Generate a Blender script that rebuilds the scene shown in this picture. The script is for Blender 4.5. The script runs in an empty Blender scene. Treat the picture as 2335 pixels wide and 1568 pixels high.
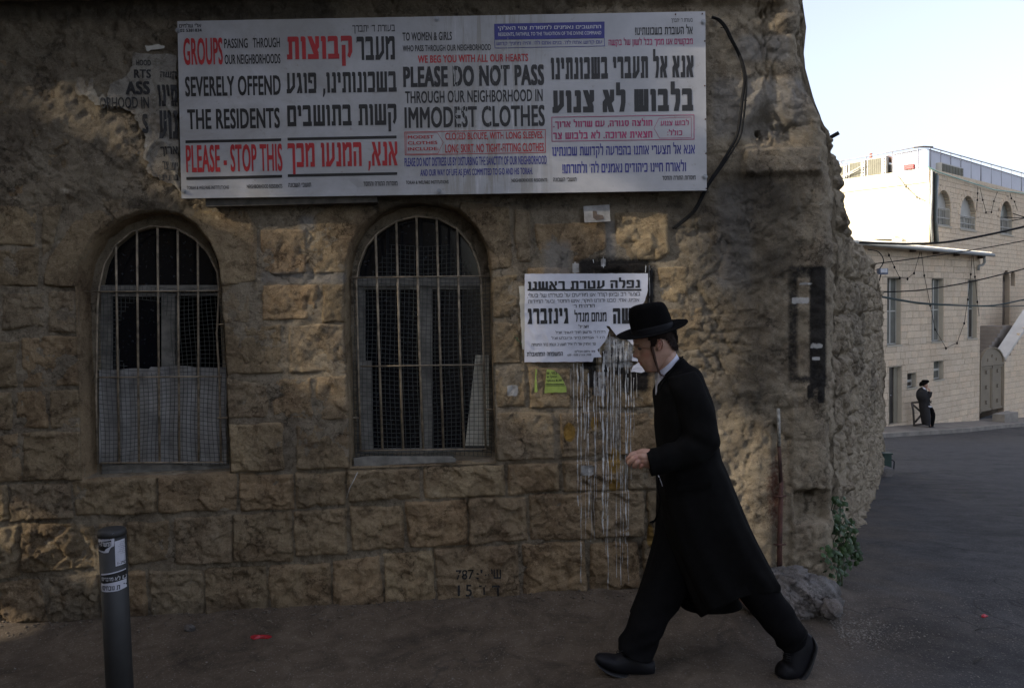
import bpy, bmesh, math, random
import numpy as np
from mathutils import Vector, Matrix
from mathutils.bvhtree import BVHTree
random.seed(7)
R = math.radians
scene = bpy.context.scene
COL = scene.collection

# ------------------------------------------------------------------ camera
EYE = Vector((0.0, 0.0, 1.68)); PITCH = R(2.3); ROLL = R(0.95); FPX = 1832.0
fwd = Vector((0, math.cos(PITCH), -math.sin(PITCH)))
right0 = Vector((1, 0, 0)); up0 = right0.cross(fwd)
RT = right0 * math.cos(ROLL) - up0 * math.sin(ROLL)
UP = up0 * math.cos(ROLL) + right0 * math.sin(ROLL)
cam_data = bpy.data.cameras.new('camera'); cam = bpy.data.objects.new('camera', cam_data); COL.objects.link(cam)
cam.matrix_world = Matrix(((RT.x, UP.x, -fwd.x, EYE.x), (RT.y, UP.y, -fwd.y, EYE.y), (RT.z, UP.z, -fwd.z, EYE.z), (0, 0, 0, 1)))
cam_data.sensor_width = 36.0; cam_data.lens = 36.0 * FPX / 2334.0
cam_data.clip_start = 0.05; cam_data.clip_end = 3000.0
scene.camera = cam
# ------------------------------------------------------------------ sky, sun, exposure
SUN_AZ = math.atan2(-0.30, -0.954)      # direction towards the sun in the ground plane (from +x, ccw)
SUN_EL = R(24)
world = bpy.data.worlds.new('World'); scene.world = world; world.use_nodes = True
wn = world.node_tree; wn.nodes.clear()
sky = wn.nodes.new('ShaderNodeTexSky'); sky.sky_type = 'NISHITA'; sky.sun_disc = False
sky.sun_elevation = SUN_EL; sky.sun_rotation = math.pi / 2 - SUN_AZ
sky.air_density = 1.0; sky.dust_density = 9.0; sky.ozone_density = 1.6; sky.altitude = 750
bg = wn.nodes.new('ShaderNodeBackground'); bg.inputs['Strength'].default_value = 0.10
wo = wn.nodes.new('ShaderNodeOutputWorld')
hs = wn.nodes.new('ShaderNodeHueSaturation'); hs.inputs['Saturation'].default_value = 0.62; hs.inputs['Hue'].default_value = 0.515   # pale, dusty summer sky
wn.links.new(sky.outputs[0], hs.inputs['Color']); wn.links.new(hs.outputs[0], bg.inputs[0]); wn.links.new(bg.outputs[0], wo.inputs[0])
sl = bpy.data.lights.new('sun', 'SUN'); sl.energy = 2.3; sl.angle = R(0.53); sl.color = (1.0, 0.88, 0.72)
sun = bpy.data.objects.new('sun', sl); COL.objects.link(sun)
sdir = Vector((math.cos(SUN_AZ) * math.cos(SUN_EL), math.sin(SUN_AZ) * math.cos(SUN_EL), math.sin(SUN_EL)))
sun.rotation_euler = sdir.to_track_quat('Z', 'Y').to_euler(); sun.location = sdir * 60
vs = scene.view_settings; vs.view_transform = 'Standard'; vs.look = 'None'; vs.exposure = 2.05; vs.gamma = 1.0
vs.use_curve_mapping = False

# ------------------------------------------------------------------ helpers
def P(px, py, Y):
    """the point of the plane y=Y that is seen at pixel (px,py) of the 2334-wide photograph"""
    d = fwd + RT * ((px - 1167.0) / FPX) + UP * (-(py - 784.0) / FPX)
    return EYE + d * (Y / d.y)
def proj(x, y, z):
    dx, dy, dz = x - EYE.x, y - EYE.y, z - EYE.z
    f = dx * fwd.x + dy * fwd.y + dz * fwd.z
    return 1167 + FPX * (dx * RT.x + dy * RT.y + dz * RT.z) / f, 784 - FPX * (dx * UP.x + dy * UP.y + dz * UP.z) / f
YW = 4.64
def W(px, py, n=0.0):
    p = P(px, py, YW - n); return (p.x, p.z)

def tag(o, label=None, cat=None, group=None, kind=None):
    if label: o['label'] = label
    if cat: o['category'] = cat
    if group: o['group'] = group
    if kind: o['kind'] = kind
    return o
def empty(name, loc=(0, 0, 0), label=None, cat=None, group=None, kind=None):
    o = bpy.data.objects.new(name, None); COL.objects.link(o); o.location = loc; o.empty_display_size = 0.1
    return tag(o, label, cat, group, kind)
def setpar(o, parent):
    if parent is not None:
        o.parent = parent
        M = Matrix.Identity(4); q = parent
        while q is not None:
            M = q.matrix_basis @ M if q.parent is None else q.matrix_parent_inverse @ q.matrix_basis @ M
            q = q.parent
        o.matrix_parent_inverse = M.inverted()
def mobj(name, verts, faces, mat, parent=None, smooth=True, attrs=None, mats=None, fm=None):
    me = bpy.data.meshes.new(name)
    if isinstance(verts, np.ndarray):
        nv = len(verts); me.vertices.add(nv); me.vertices.foreach_set('co', verts.astype(np.float32).ravel())
        if isinstance(faces, np.ndarray):
            k = faces.shape[1]; nf = len(faces)
            me.loops.add(nf * k); me.loops.foreach_set('vertex_index', faces.astype(np.int32).ravel())
            me.polygons.add(nf); me.polygons.foreach_set('loop_start', np.arange(0, nf * k, k, dtype=np.int32))
            me.polygons.foreach_set('loop_total', np.full(nf, k, dtype=np.int32))
            me.update(calc_edges=True); me.validate()
    else:
        me.from_pydata([tuple(v) for v in verts], [], [tuple(f) for f in faces])
    if mats:
        for m in mats: me.materials.append(m)
        me.polygons.foreach_set('material_index', np.array(fm, dtype=np.int32))
    elif mat: me.materials.append(mat)
    if smooth: me.polygons.foreach_set('use_smooth', np.ones(len(me.polygons), dtype=bool))
    if attrs:
        for k, a in attrs.items():
            at = me.color_attributes.new(name=k, type='FLOAT_COLOR', domain='POINT')
            at.data.foreach_set('color', a.astype(np.float32).ravel())
    me.update()
    o = bpy.data.objects.new(name, me); COL.objects.link(o); setpar(o, parent)
    return o
class MB:
    def __init__(s): s.v = []; s.f = []
    def add(s, v, f):
        b = len(s.v); s.v += [tuple(q) for q in v]; s.f += [tuple(b + i for i in q) for q in f]; return s
    def box(s, c, size, M=None, rz=0.0):
        c = Vector(c); hx, hy, hz = size[0] / 2, size[1] / 2, size[2] / 2
        m = M if M is not None else Matrix.Rotation(rz, 3, 'Z')
        v = [c + m @ Vector((a * hx, b * hy, d * hz)) for a in (-1, 1) for b in (-1, 1) for d in (-1, 1)]
        return s.add(v, [(0, 1, 3, 2), (4, 6, 7, 5), (0, 4, 5, 1), (2, 3, 7, 6), (0, 2, 6, 4), (1, 5, 7, 3)])
    def frame_box(s, o, ax, ay, az):      # box from a corner and three edge vectors
        o = Vector(o); ax = Vector(ax); ay = Vector(ay); az = Vector(az)
        v = [o + ax * a + ay * b + az * d for a in (0, 1) for b in (0, 1) for d in (0, 1)]
        return s.add(v, [(0, 1, 3, 2), (4, 6, 7, 5), (0, 4, 5, 1), (2, 3, 7, 6), (0, 2, 6, 4), (1, 5, 7, 3)])
    def tube(s, pts, r, k=8, round_ends=False):
        pts = [Vector(p) for p in pts]; n = len(pts)
        rs = r if isinstance(r, (list, tuple)) else [r] * n
        if round_ends:
            d0 = (pts[0] - pts[1]).normalized(); d1 = (pts[-1] - pts[-2]).normalized()
            a = [(pts[0] + d0 * rs[0] * q, rs[0] * math.sqrt(max(0.0, 1 - q * q))) for q in (0.97, 0.8, 0.45)]
            b = [(pts[-1] + d1 * rs[-1] * q, rs[-1] * math.sqrt(max(0.0, 1 - q * q))) for q in (0.45, 0.8, 0.97)]
            pts = [q[0] for q in a] + pts + [q[0] for q in b]; rs = [q[1] for q in a] + list(rs) + [q[1] for q in b]; n = len(pts)
        v = []; prev = None
        for i, p in enumerate(pts):
            t = (pts[min(i + 1, n - 1)] - pts[max(i - 1, 0)]).normalized()
            if prev is None:
                u = t.cross(Vector((0, 0, 1)))
                if u.length < 0.05: u = t.cross(Vector((1, 0, 0)))
                u.normalize()
            else:
                u = (prev - t * prev.dot(t)).normalized()
            prev = u; w = t.cross(u)
            for j in range(k):
                a = 2 * math.pi * j / k; v.append(p + (u * math.cos(a) + w * math.sin(a)) * rs[i])
        f = [(i * k + j, i * k + (j + 1) % k, (i + 1) * k + (j + 1) % k, (i + 1) * k + j) for i in range(n - 1) for j in range(k)]
        f.append(tuple(range(k - 1, -1, -1))); f.append(tuple((n - 1) * k + j for j in range(k)))
        return s.add(v, f)
    def obj(s, name, mat, parent=None, smooth=False): return mobj(name, s.v, s.f, mat, parent, smooth)

# numpy noise --------------------------------------------------------------
def _h(ix, iy, s):
    h = (ix.astype(np.int64) * 374761393 + iy.astype(np.int64) * 668265263 + s * 974634777) & 0xffffffff
    h = ((h ^ (h >> 13)) * 1274126177) & 0xffffffff
    h = ((h ^ (h >> 15)) * 2246822519) & 0xffffffff
    return (h ^ (h >> 16)) / 4294967295.0
def vn(x, y, s=0):
    x = np.asarray(x, float); y = np.asarray(y, float)
    ix = np.floor(x); iy = np.floor(y); fx = x - ix; fy = y - iy
    fx = fx * fx * fx * (fx * (fx * 6 - 15) + 10); fy = fy * fy * fy * (fy * (fy * 6 - 15) + 10)
    a = _h(ix, iy, s); b = _h(ix + 1, iy, s); c = _h(ix, iy + 1, s); d = _h(ix + 1, iy + 1, s)
    return ((a * (1 - fx) + b * fx) * (1 - fy) + (c * (1 - fx) + d * fx) * fy) * 2 - 1
def fbm(x, y, s=0, o=5, g=0.5):
    t = 0; a = 1.0; tot = 0
    for i in range(o):
        c, q = math.cos(i * 1.3), math.sin(i * 1.3)
        t = t + a * vn((x * c - y * q) * 2 ** i, (x * q + y * c) * 2 ** i, s + i * 17); tot += a; a *= g
    return t / tot
def facets(x, y, s=0):
    """worley cells, each a small tilted plane: split stone.  returns (height -1..1, edge distance)"""
    ix = np.floor(x); iy = np.floor(y); d1 = np.full(np.shape(x), 9.0); d2 = d1.copy(); hh = np.zeros(np.shape(x))
    for a in (-1, 0, 1):
        for b in (-1, 0, 1):
            cx = ix + a; cy = iy + b
            px = cx + _h(cx, cy, s); py = cy + _h(cx, cy, s + 5)
            dx = x - px; dy = y - py; d = np.sqrt(dx * dx + dy * dy)
            h = (_h(cx, cy, s + 9) - .5) * 1.1 + dx * (_h(cx, cy, s + 11) - .5) * 2 + dy * (_h(cx, cy, s + 13) - .5) * 2
            m = d < d1; d2 = np.where(m, d1, np.minimum(d2, d)); d1 = np.where(m, d, d1); hh = np.where(m, h, hh)
    return hh, d2 - d1
def sstep(a, b, x):
    t = np.clip((x - a) / (b - a), 0, 1); return t * t * (3 - 2 * t)
def psdf(x, y, poly):
    poly = np.asarray(poly, float); d = np.full(np.shape(x), 1e9); ins = np.zeros(np.shape(x), bool)
    n = len(poly)
    for i in range(n):
        x0, y0 = poly[i]; x1, y1 = poly[(i + 1) % n]; ex, ey = x1 - x0, y1 - y0
        L = ex * ex + ey * ey + 1e-12; t = np.clip(((x - x0) * ex + (y - y0) * ey) / L, 0, 1)
        d = np.minimum(d, (x - x0 - t * ex) ** 2 + (y - y0 - t * ey) ** 2)
        if abs(ey) > 1e-12:
            c = ((y0 <= y) & (y < y1)) | ((y1 <= y) & (y < y0))
            xi = x0 + (y - y0) / ey * ex; ins ^= c & (x < xi)
    d = np.sqrt(d); return np.where(ins, -d, d)
def patch(sdf, bbox, h):
    """grid clipped and snapped to sdf<0 ; returns X,Z,faces,dist(inside positive)"""
    x0, z0, x1, z1 = bbox; nx = max(2, int((x1 - x0) / h) + 3); nz = max(2, int((z1 - z0) / h) + 3)
    X, Z = np.meshgrid(np.linspace(x0 - h, x1 + h, nx), np.linspace(z0 - h, z1 + h, nz)); X = X.ravel(); Z = Z.ravel()
    idx = np.arange(nx * nz).reshape(nz, nx)
    F = np.stack([idx[:-1, :-1], idx[:-1, 1:], idx[1:, 1:], idx[1:, :-1]], -1).reshape(-1, 4)
    cx = X[F].mean(1); cz = Z[F].mean(1); keep = sdf(cx, cz) < 0; F = F[keep]
    if len(F) == 0: return None
    cnt = np.bincount(F.ravel(), minlength=nx * nz); b = (cnt > 0) & (cnt < 4)
    e = 1e-3; bi = np.where(b)[0]
    for _ in range(2):
        s = sdf(X[bi], Z[bi]); gx = (sdf(X[bi] + e, Z[bi]) - s) / e; gz = (sdf(X[bi], Z[bi] + e) - s) / e
        g = np.maximum(gx * gx + gz * gz, .3); s = np.clip(s, -h, h); X[bi] -= s * gx / g; Z[bi] -= s * gz / g
    used = np.where(cnt > 0)[0]; re = -np.ones(nx * nz, int); re[used] = np.arange(len(used))
    X = X[used]; Z = Z[used]; F = re[F]; d = -sdf(X, Z); d[b[used]] = 0
    return X, Z, F, d

# ------------------------------------------------------------------ materials
def nmat(name):
    m = bpy.data.materials.new(name); m.use_nodes = True; nt = m.node_tree
    return m, nt, nt.nodes['Principled BSDF']
def N(nt, t, **kw):
    n = nt.nodes.new(t)
    for k, v in kw.items():
        if k in n.inputs: n.inputs[k].default_value = v
        else: setattr(n, k, v)
    return n
def ramp(nt, fac, stops):
    r = nt.nodes.new('ShaderNodeValToRGB'); e = r.color_ramp.elements
    while len(e) < len(stops): e.new(0.5)
    for i, (p, c) in enumerate(stops): e[i].position = p; e[i].color = (c[0], c[1], c[2], 1) if len(c) == 3 else c
    nt.links.new(fac, r.inputs[0]); return r.outputs[0]
def mix(nt, a, b, fac, mode='MIX'):
    m = nt.nodes.new('ShaderNodeMix'); m.data_type = 'RGBA'; m.blend_type = mode
    for sck, val in ((m.inputs[6], a), (m.inputs[7], b), (m.inputs[0], fac)):
        if isinstance(val, bpy.types.NodeSocket): nt.links.new(val, sck)
        elif isinstance(val, (tuple, list)): sck.default_value = (*val, 1) if len(val) == 3 else val
        else: sck.default_value = val
    return m.outputs[2]
def noise(nt, vec, scale, detail=6, rough=0.6, dist=0.0):
    n = N(nt, 'ShaderNodeTexNoise', Scale=scale, Detail=detail, Roughness=rough, Distortion=dist)
    nt.links.new(vec, n.inputs['Vector']); return n.outputs[0]
def math_n(nt, op, a, b=None):
    m = nt.nodes.new('ShaderNodeMath'); m.operation = op
    for i, v in enumerate((a, b)):
        if v is None: continue
        if isinstance(v, bpy.types.NodeSocket): nt.links.new(v, m.inputs[i])
        else: m.inputs[i].default_value = v
    return m.outputs[0]
def bump(nt, bs, h, strength=0.5, dist=0.01):
    b = N(nt, 'ShaderNodeBump', Strength=strength, Distance=dist); nt.links.new(h, b.inputs['Height']); nt.links.new(b.outputs[0], bs.inputs['Normal'])
def simple(name, col, rough=0.6, var=0.15, vs=20.0, bs=0.2, bd=0.003, metal=0.0, bscale=120.0, spec=0.5, coord='pos'):
    m, nt, b = nmat(name)
    g = nt.nodes.new('ShaderNodeNewGeometry'); vec = g.outputs['Position']
    if coord == 'obj':
        tc = nt.nodes.new('ShaderNodeTexCoord'); vec = tc.outputs['Object']
    c1 = tuple(max(0, c * (1 - var)) for c in col); c2 = tuple(min(1, c * (1 + var)) for c in col)
    nt.links.new(ramp(nt, noise(nt, vec, vs), [(0.3, c1), (0.7, c2)]), b.inputs['Base Color'])
    b.inputs['Roughness'].default_value = rough; b.inputs['Metallic'].default_value = metal
    b.inputs['Specular IOR Level'].default_value = spec
    if bs: bump(nt, b, noise(nt, vec, bscale), bs, bd)
    return m
def stone_mat(name, c_dark, c_mid, c_light, c_red, rnd=True, paint=False, bstr=1.0, sc=1.0, bd=0.03, mottle=0.55):
    m, nt, b = nmat(name)
    vec = nt.nodes.new('ShaderNodeNewGeometry').outputs['Position']
    n1 = noise(nt, vec, 2.6 * sc, 8, 0.62, 0.4); n2 = noise(nt, vec, 11 * sc, 8, 0.7, 0.6); n3 = noise(nt, vec, 55 * sc, 5, 0.7)
    base = ramp(nt, n2, [(0.30, c_dark), (0.46, c_mid), (0.60, c_mid), (0.72, c_light)])
    red = ramp(nt, n1, [(0.48, (0, 0, 0)), (0.66, (1, 1, 1))])
    base = mix(nt, base, c_red, math_n(nt, 'MULTIPLY', red, 0.6))
    n4 = noise(nt, vec, 5.5 * sc, 6, 0.7, 1.0)
    base = mix(nt, base, (0.5, 0.47, 0.45), ramp(nt, n4, [(0.40, (mottle,) * 3), (0.52, (0, 0, 0))]), 'MULTIPLY')
    base = mix(nt, base, (0.35, 0.33, 0.31), ramp(nt, n3, [(0.30, (0.75,) * 3), (0.43, (0, 0, 0))]), 'MULTIPLY')
    base = mix(nt, base, tuple(min(1, c * 1.35) for c in c_light), ramp(nt, n3, [(0.62, (0, 0, 0)), (0.74, (0.6,) * 3)]))
    vo = N(nt, 'ShaderNodeTexVoronoi', Scale=4.2 * sc); vo.feature = 'DISTANCE_TO_EDGE'; wv = nt.nodes.new('ShaderNodeVectorMath'); wv.operation = 'ADD'
    nz = N(nt, 'ShaderNodeTexNoise', Scale=9.0 * sc, Detail=8.0, Roughness=.7); nt.links.new(vec, nz.inputs['Vector']); ws = nt.nodes.new('ShaderNodeVectorMath'); ws.operation = 'SCALE'; ws.inputs[3].default_value = .35 / sc
    nt.links.new(nz.outputs['Color'], ws.inputs[0]); nt.links.new(vec, wv.inputs[0]); nt.links.new(ws.outputs[0], wv.inputs[1]); nt.links.new(wv.outputs[0], vo.inputs['Vector'])
    crk = math_n(nt, 'MULTIPLY', ramp(nt, vo.outputs['Distance'], [(0, (1, 1, 1)), (.022, (0, 0, 0))]), ramp(nt, n1, [(.47, (0, 0, 0)), (.56, (1, 1, 1))]))
    base = mix(nt, base, (.22, .20, .17), math_n(nt, 'MULTIPLY', crk, .8 if mottle > .2 else 0.0), 'MULTIPLY')
    fine = noise(nt, vec, 210 * sc, 4, .8); base = mix(nt, base, (.42, .40, .37), ramp(nt, fine, [(.34, (.8,) * 3), (.46, (0, 0, 0))]), 'MULTIPLY'); base = mix(nt, base, tuple(min(1, c * 1.3) for c in c_light), ramp(nt, fine, [(.58, (0, 0, 0)), (.70, (.55,) * 3)]))
    if rnd:
        oi = nt.nodes.new('ShaderNodeObjectInfo')
        T_ = [(0.0, (0.72, 0.68, 0.62)), (0.25, (1.0, 0.95, 0.87)), (0.5, (1.05, 0.92, 0.79)), (0.75, (0.85, 0.85, 0.85)), (1.0, (1.15, 1.08, 0.95))]
        if mottle < .2: T_ = [(q, tuple(1 + (k - 1) * .35 for k in c)) for q, c in T_]
        tint = ramp(nt, oi.outputs['Random'], T_)
        base = mix(nt, base, tint, 1.0, 'MULTIPLY')
    if paint:
        at = N(nt, 'ShaderNodeAttribute', attribute_name='paint'); sp = nt.nodes.new('ShaderNodeSeparateColor')
        nt.links.new(at.outputs['Color'], sp.inputs[0])
        at2 = N(nt, 'ShaderNodeAttribute', attribute_name='stain'); sp2 = nt.nodes.new('ShaderNodeSeparateColor')
        nt.links.new(at2.outputs['Color'], sp2.inputs[0])
        def msk(s, sh=0.5):
            q = math_n(nt, 'ADD', s, math_n(nt, 'MULTIPLY', math_n(nt, 'SUBTRACT', noise(nt, vec, 45, 6, .75), 0.5), 0.9))
            return ramp(nt, q, [(sh - .12, (0, 0, 0)), (sh + .14, (1, 1, 1))])
        base = mix(nt, base, (0.30, 0.29, 0.27), sp2.outputs[1])                      # cement repair
        base = mix(nt, base, (0.12, 0.032, 0.018), math_n(nt, 'MULTIPLY', msk(sp2.outputs[0]), 0.8))  # rust
        base = mix(nt, base, (0.42, 0.24, 0.03), math_n(nt, 'MULTIPLY', msk(sp.outputs[2], 0.55), 0.7))   # ochre
        spr = math_n(nt, 'ADD', sp.outputs[0], math_n(nt, 'MULTIPLY', math_n(nt, 'SUBTRACT', noise(nt, vec, 38, 8, .8), 0.5), 1.1))
        base = mix(nt, base, (0.014, 0.014, 0.015), math_n(nt, 'MULTIPLY', ramp(nt, spr, [(.22, (0, 0, 0)), (.72, (1, 1, 1))]), 0.93))
        base = mix(nt, base, (0.62, 0.61, 0.58), math_n(nt, 'MULTIPLY', msk(sp.outputs[1], 0.55), 0.9))
        base = mix(nt, base, (0.05, 0.045, 0.038), math_n(nt, 'MULTIPLY', sp2.outputs[2], 0.8))   # dark blotches and darker zones
    nt.links.new(base, b.inputs['Base Color']); b.inputs['Roughness'].default_value = 0.92; b.inputs['Specular IOR Level'].default_value = 0.2
    hh = math_n(nt, 'ADD', math_n(nt, 'MULTIPLY', noise(nt, vec, 28 * sc, 12, 0.78, 0.5), 1.0), math_n(nt, 'MULTIPLY', n3, 0.35)); hh = math_n(nt, 'SUBTRACT', hh, math_n(nt, 'MULTIPLY', crk, .3))
    bump(nt, b, hh, bstr, bd)
    return m
STONE = stone_mat('rough_limestone', (0.19, 0.15, 0.10), (0.44, 0.355, 0.235), (0.64, 0.55, 0.40), (0.26, 0.18, 0.115), paint=True)
PLASTER = stone_mat('old_render', (0.185, 0.155, 0.11), (0.385, 0.32, 0.225), (0.56, 0.49, 0.375), (0.24, 0.19, 0.135), rnd=False, paint=True)
FARSTONE = stone_mat('jerusalem_stone_blocks', (0.56, 0.46, 0.34), (0.69, 0.58, 0.44), (0.76, 0.66, 0.53), (0.68, 0.54, 0.39), bstr=0.5, sc=0.5, mottle=0.12)
RENDERW = simple('cream_render', (0.55, 0.50, 0.36), 0.9, 0.06, 0.8, 0.1)
BLACKCLOTH = simple('black_wool', (0.0065, 0.0063, 0.0062), 0.95, 0.25, 30, 0.5, 0.002, bscale=350, spec=0.08)
TROUSER = simple('black_trouser_cloth', (0.0058, 0.0056, 0.006), 0.95, 0.25, 30, 0.4, 0.002, bscale=300, spec=0.07)
FELT = simple('black_felt', (0.0038, 0.0037, 0.0038), 0.95, 0.2, 40, 0.3, 0.001, bscale=500, spec=0.07)
RIBBON = simple('black_ribbon', (0.0045, 0.0045, 0.006), 0.6, 0.2, 40, 0.1, 0.001, spec=0.15)
LEATHER = simple('black_leather', (0.008, 0.008, 0.010), 0.55, 0.3, 25, 0.4, 0.003, bscale=90, spec=0.2)
RUBBER = simple('dark_rubber', (0.018, 0.018, 0.019), 0.7)
SHIRT = simple('white_shirt', (0.62, 0.64, 0.74), 0.8, 0.04, 40, 0.2, 0.001)
HAIR = simple('dark_brown_hair', (0.018, 0.010, 0.007), 0.7, 0.5, 160, 0.8, 0.003, bscale=420, spec=.15)
PAYOT = simple('brown_sidelock', (0.055, 0.022, 0.011), 0.6, 0.5, 200, 0.8, 0.003, bscale=500)
INKB = simple('black_ink', (0.016, 0.015, 0.014), 0.5, 0.3, 6, 0)
INKR = simple('red_ink', (0.40, 0.022, 0.025), 0.5, 0.2, 6, 0)
INKM = simple('magenta_ink', (0.36, 0.035, 0.12), 0.5, 0.3, 8, 0)
INKBL = simple('blue_ink', (0.035, 0.035, 0.22), 0.5, 0.25, 8, 0)
INKW = simple('white_print', (0.6, 0.6, 0.62), 0.5, 0.1, 8, 0)
INKPB = simple('poster_black_ink', (0.02, 0.02, 0.021), 0.7, 0.2, 20, 0)
PAPER = simple('pasted_white_paper', (0.66, 0.67, 0.73), 0.8, 0.10, 9, 0.35, 0.004, bscale=28)
PAPER2 = simple('yellowed_paper', (0.52, 0.50, 0.43), 0.8, 0.15, 12, 0.35, 0.004, bscale=30)
PAPER3 = stone_mat('dirty_crumpled_paper', (.12, .105, .08), (.27, .25, .21), (.42, .40, .35), (.17, .13, .085), rnd=False, bstr=.7, sc=1.6, bd=.006)
GREENP = simple('lime_green_paper', (0.36, 0.46, 0.10), 0.8, 0.2, 30, 0.3, 0.003)
WPAINT = simple('white_paint_drips', (0.62, 0.62, 0.60), 0.95, 0.22, 50, 0.0, 0.002, spec=.05)
BPAINT = simple('black_marker_paint', (0.02, 0.02, 0.02), 0.9, 0.3, 60, 0.2)
IRON = simple('rusty_iron_bar', (0.26, 0.21, 0.145), 0.7, 0.55, 22, 0.6, 0.002, metal=0.2)
WIREG = simple('galvanised_wire', (0.075, 0.08, 0.072), 0.6, 0.3, 15, 0, metal=0.3)
WOODG = simple('grey_painted_wood', (0.19, 0.18, 0.155), 0.7, 0.45, 14, 0.4, 0.002, bscale=60)
SHEET = simple('white_sheet_panel', (0.29, 0.28, 0.26), 0.7, 0.45, 6, 0.2, 0.003, bscale=20)
CLOTHW = simple('white_curtain_cloth', (0.52, 0.49, 0.40), 0.9, 0.2, 12, 0.4, 0.004, bscale=30)
DARKIN = simple('dark_room', (0.010, 0.010, 0.011), 0.9, 0.3, 3, 0)
CABLE = simple('black_cable', (0.010, 0.010, 0.010), 0.7, spec=.2)
CABLEG = simple('green_black_cable', (0.02, 0.035, 0.03), 0.6)
RUST = simple('rusty_pipe', (0.085, 0.036, 0.026), 0.8, 0.5, 18, 0.6, 0.004)
BOLL = simple('dark_grey_paint', (0.034, 0.034, 0.033), 0.6, 0.15, 12, 0.15, 0.001)
STEEL = simple('galvanised_steel', (0.30, 0.31, 0.32), 0.5, 0.15, 8, 0, metal=0.5)
def glass_mat():
    m, nt, b = nmat('dusty_window_glass')
    vec = nt.nodes.new('ShaderNodeNewGeometry').outputs['Position']
    n = noise(nt, vec, 45, 3, .6)
    c = ramp(nt, n, [(0.62, (0.006, 0.007, 0.010)), (0.72, (0.06, 0.065, 0.07))])
    nt.links.new(c, b.inputs['Base Color']); b.inputs['Roughness'].default_value = 0.12; b.inputs['Specular IOR Level'].default_value = 0.5
    return m
GLASS = glass_mat()
# ================================================================== STONE BUILDING
bld = empty('stone_building', (0, YW + 0.5, 0), 'old dark rough stone building on the street corner with two arched barred windows', 'building')
OPL = [(191, 1092), (187, 925), (178, 746), (176, 657), (187, 599), (218, 541), (263, 507), (321, 485), (366, 482), (410, 490), (446, 514), (477, 554), (497, 599), (503, 657), (509, 746), (515, 835), (520, 970), (524, 1078)]
OPM = [(800, 1064), (798, 925), (788, 746), (789, 640), (793, 600), (803, 560), (823, 523), (863, 487), (905, 469), (948, 463), (998, 467), (1042, 478), (1086, 523), (1109, 567), (1118, 621), (1119, 701), (1122, 835), (1129, 1052)]
def dens(poly, step):
    out = []
    n = len(poly)
    for i in range(n):
        a = np.array(poly[i]); b = np.array(poly[(i + 1) % n]); k = max(1, int(np.hypot(*(b - a)) / step))
        for j in range(k): out.append(tuple(a + (b - a) * j / k))
    return out
opL = [W(*p) for p in OPL]; opM = [W(*p) for p in OPM]
def opsdf(x, z):
    a = psdf(x, z, opL); b = psdf(x, z, opM); return np.minimum(a, b)

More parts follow.
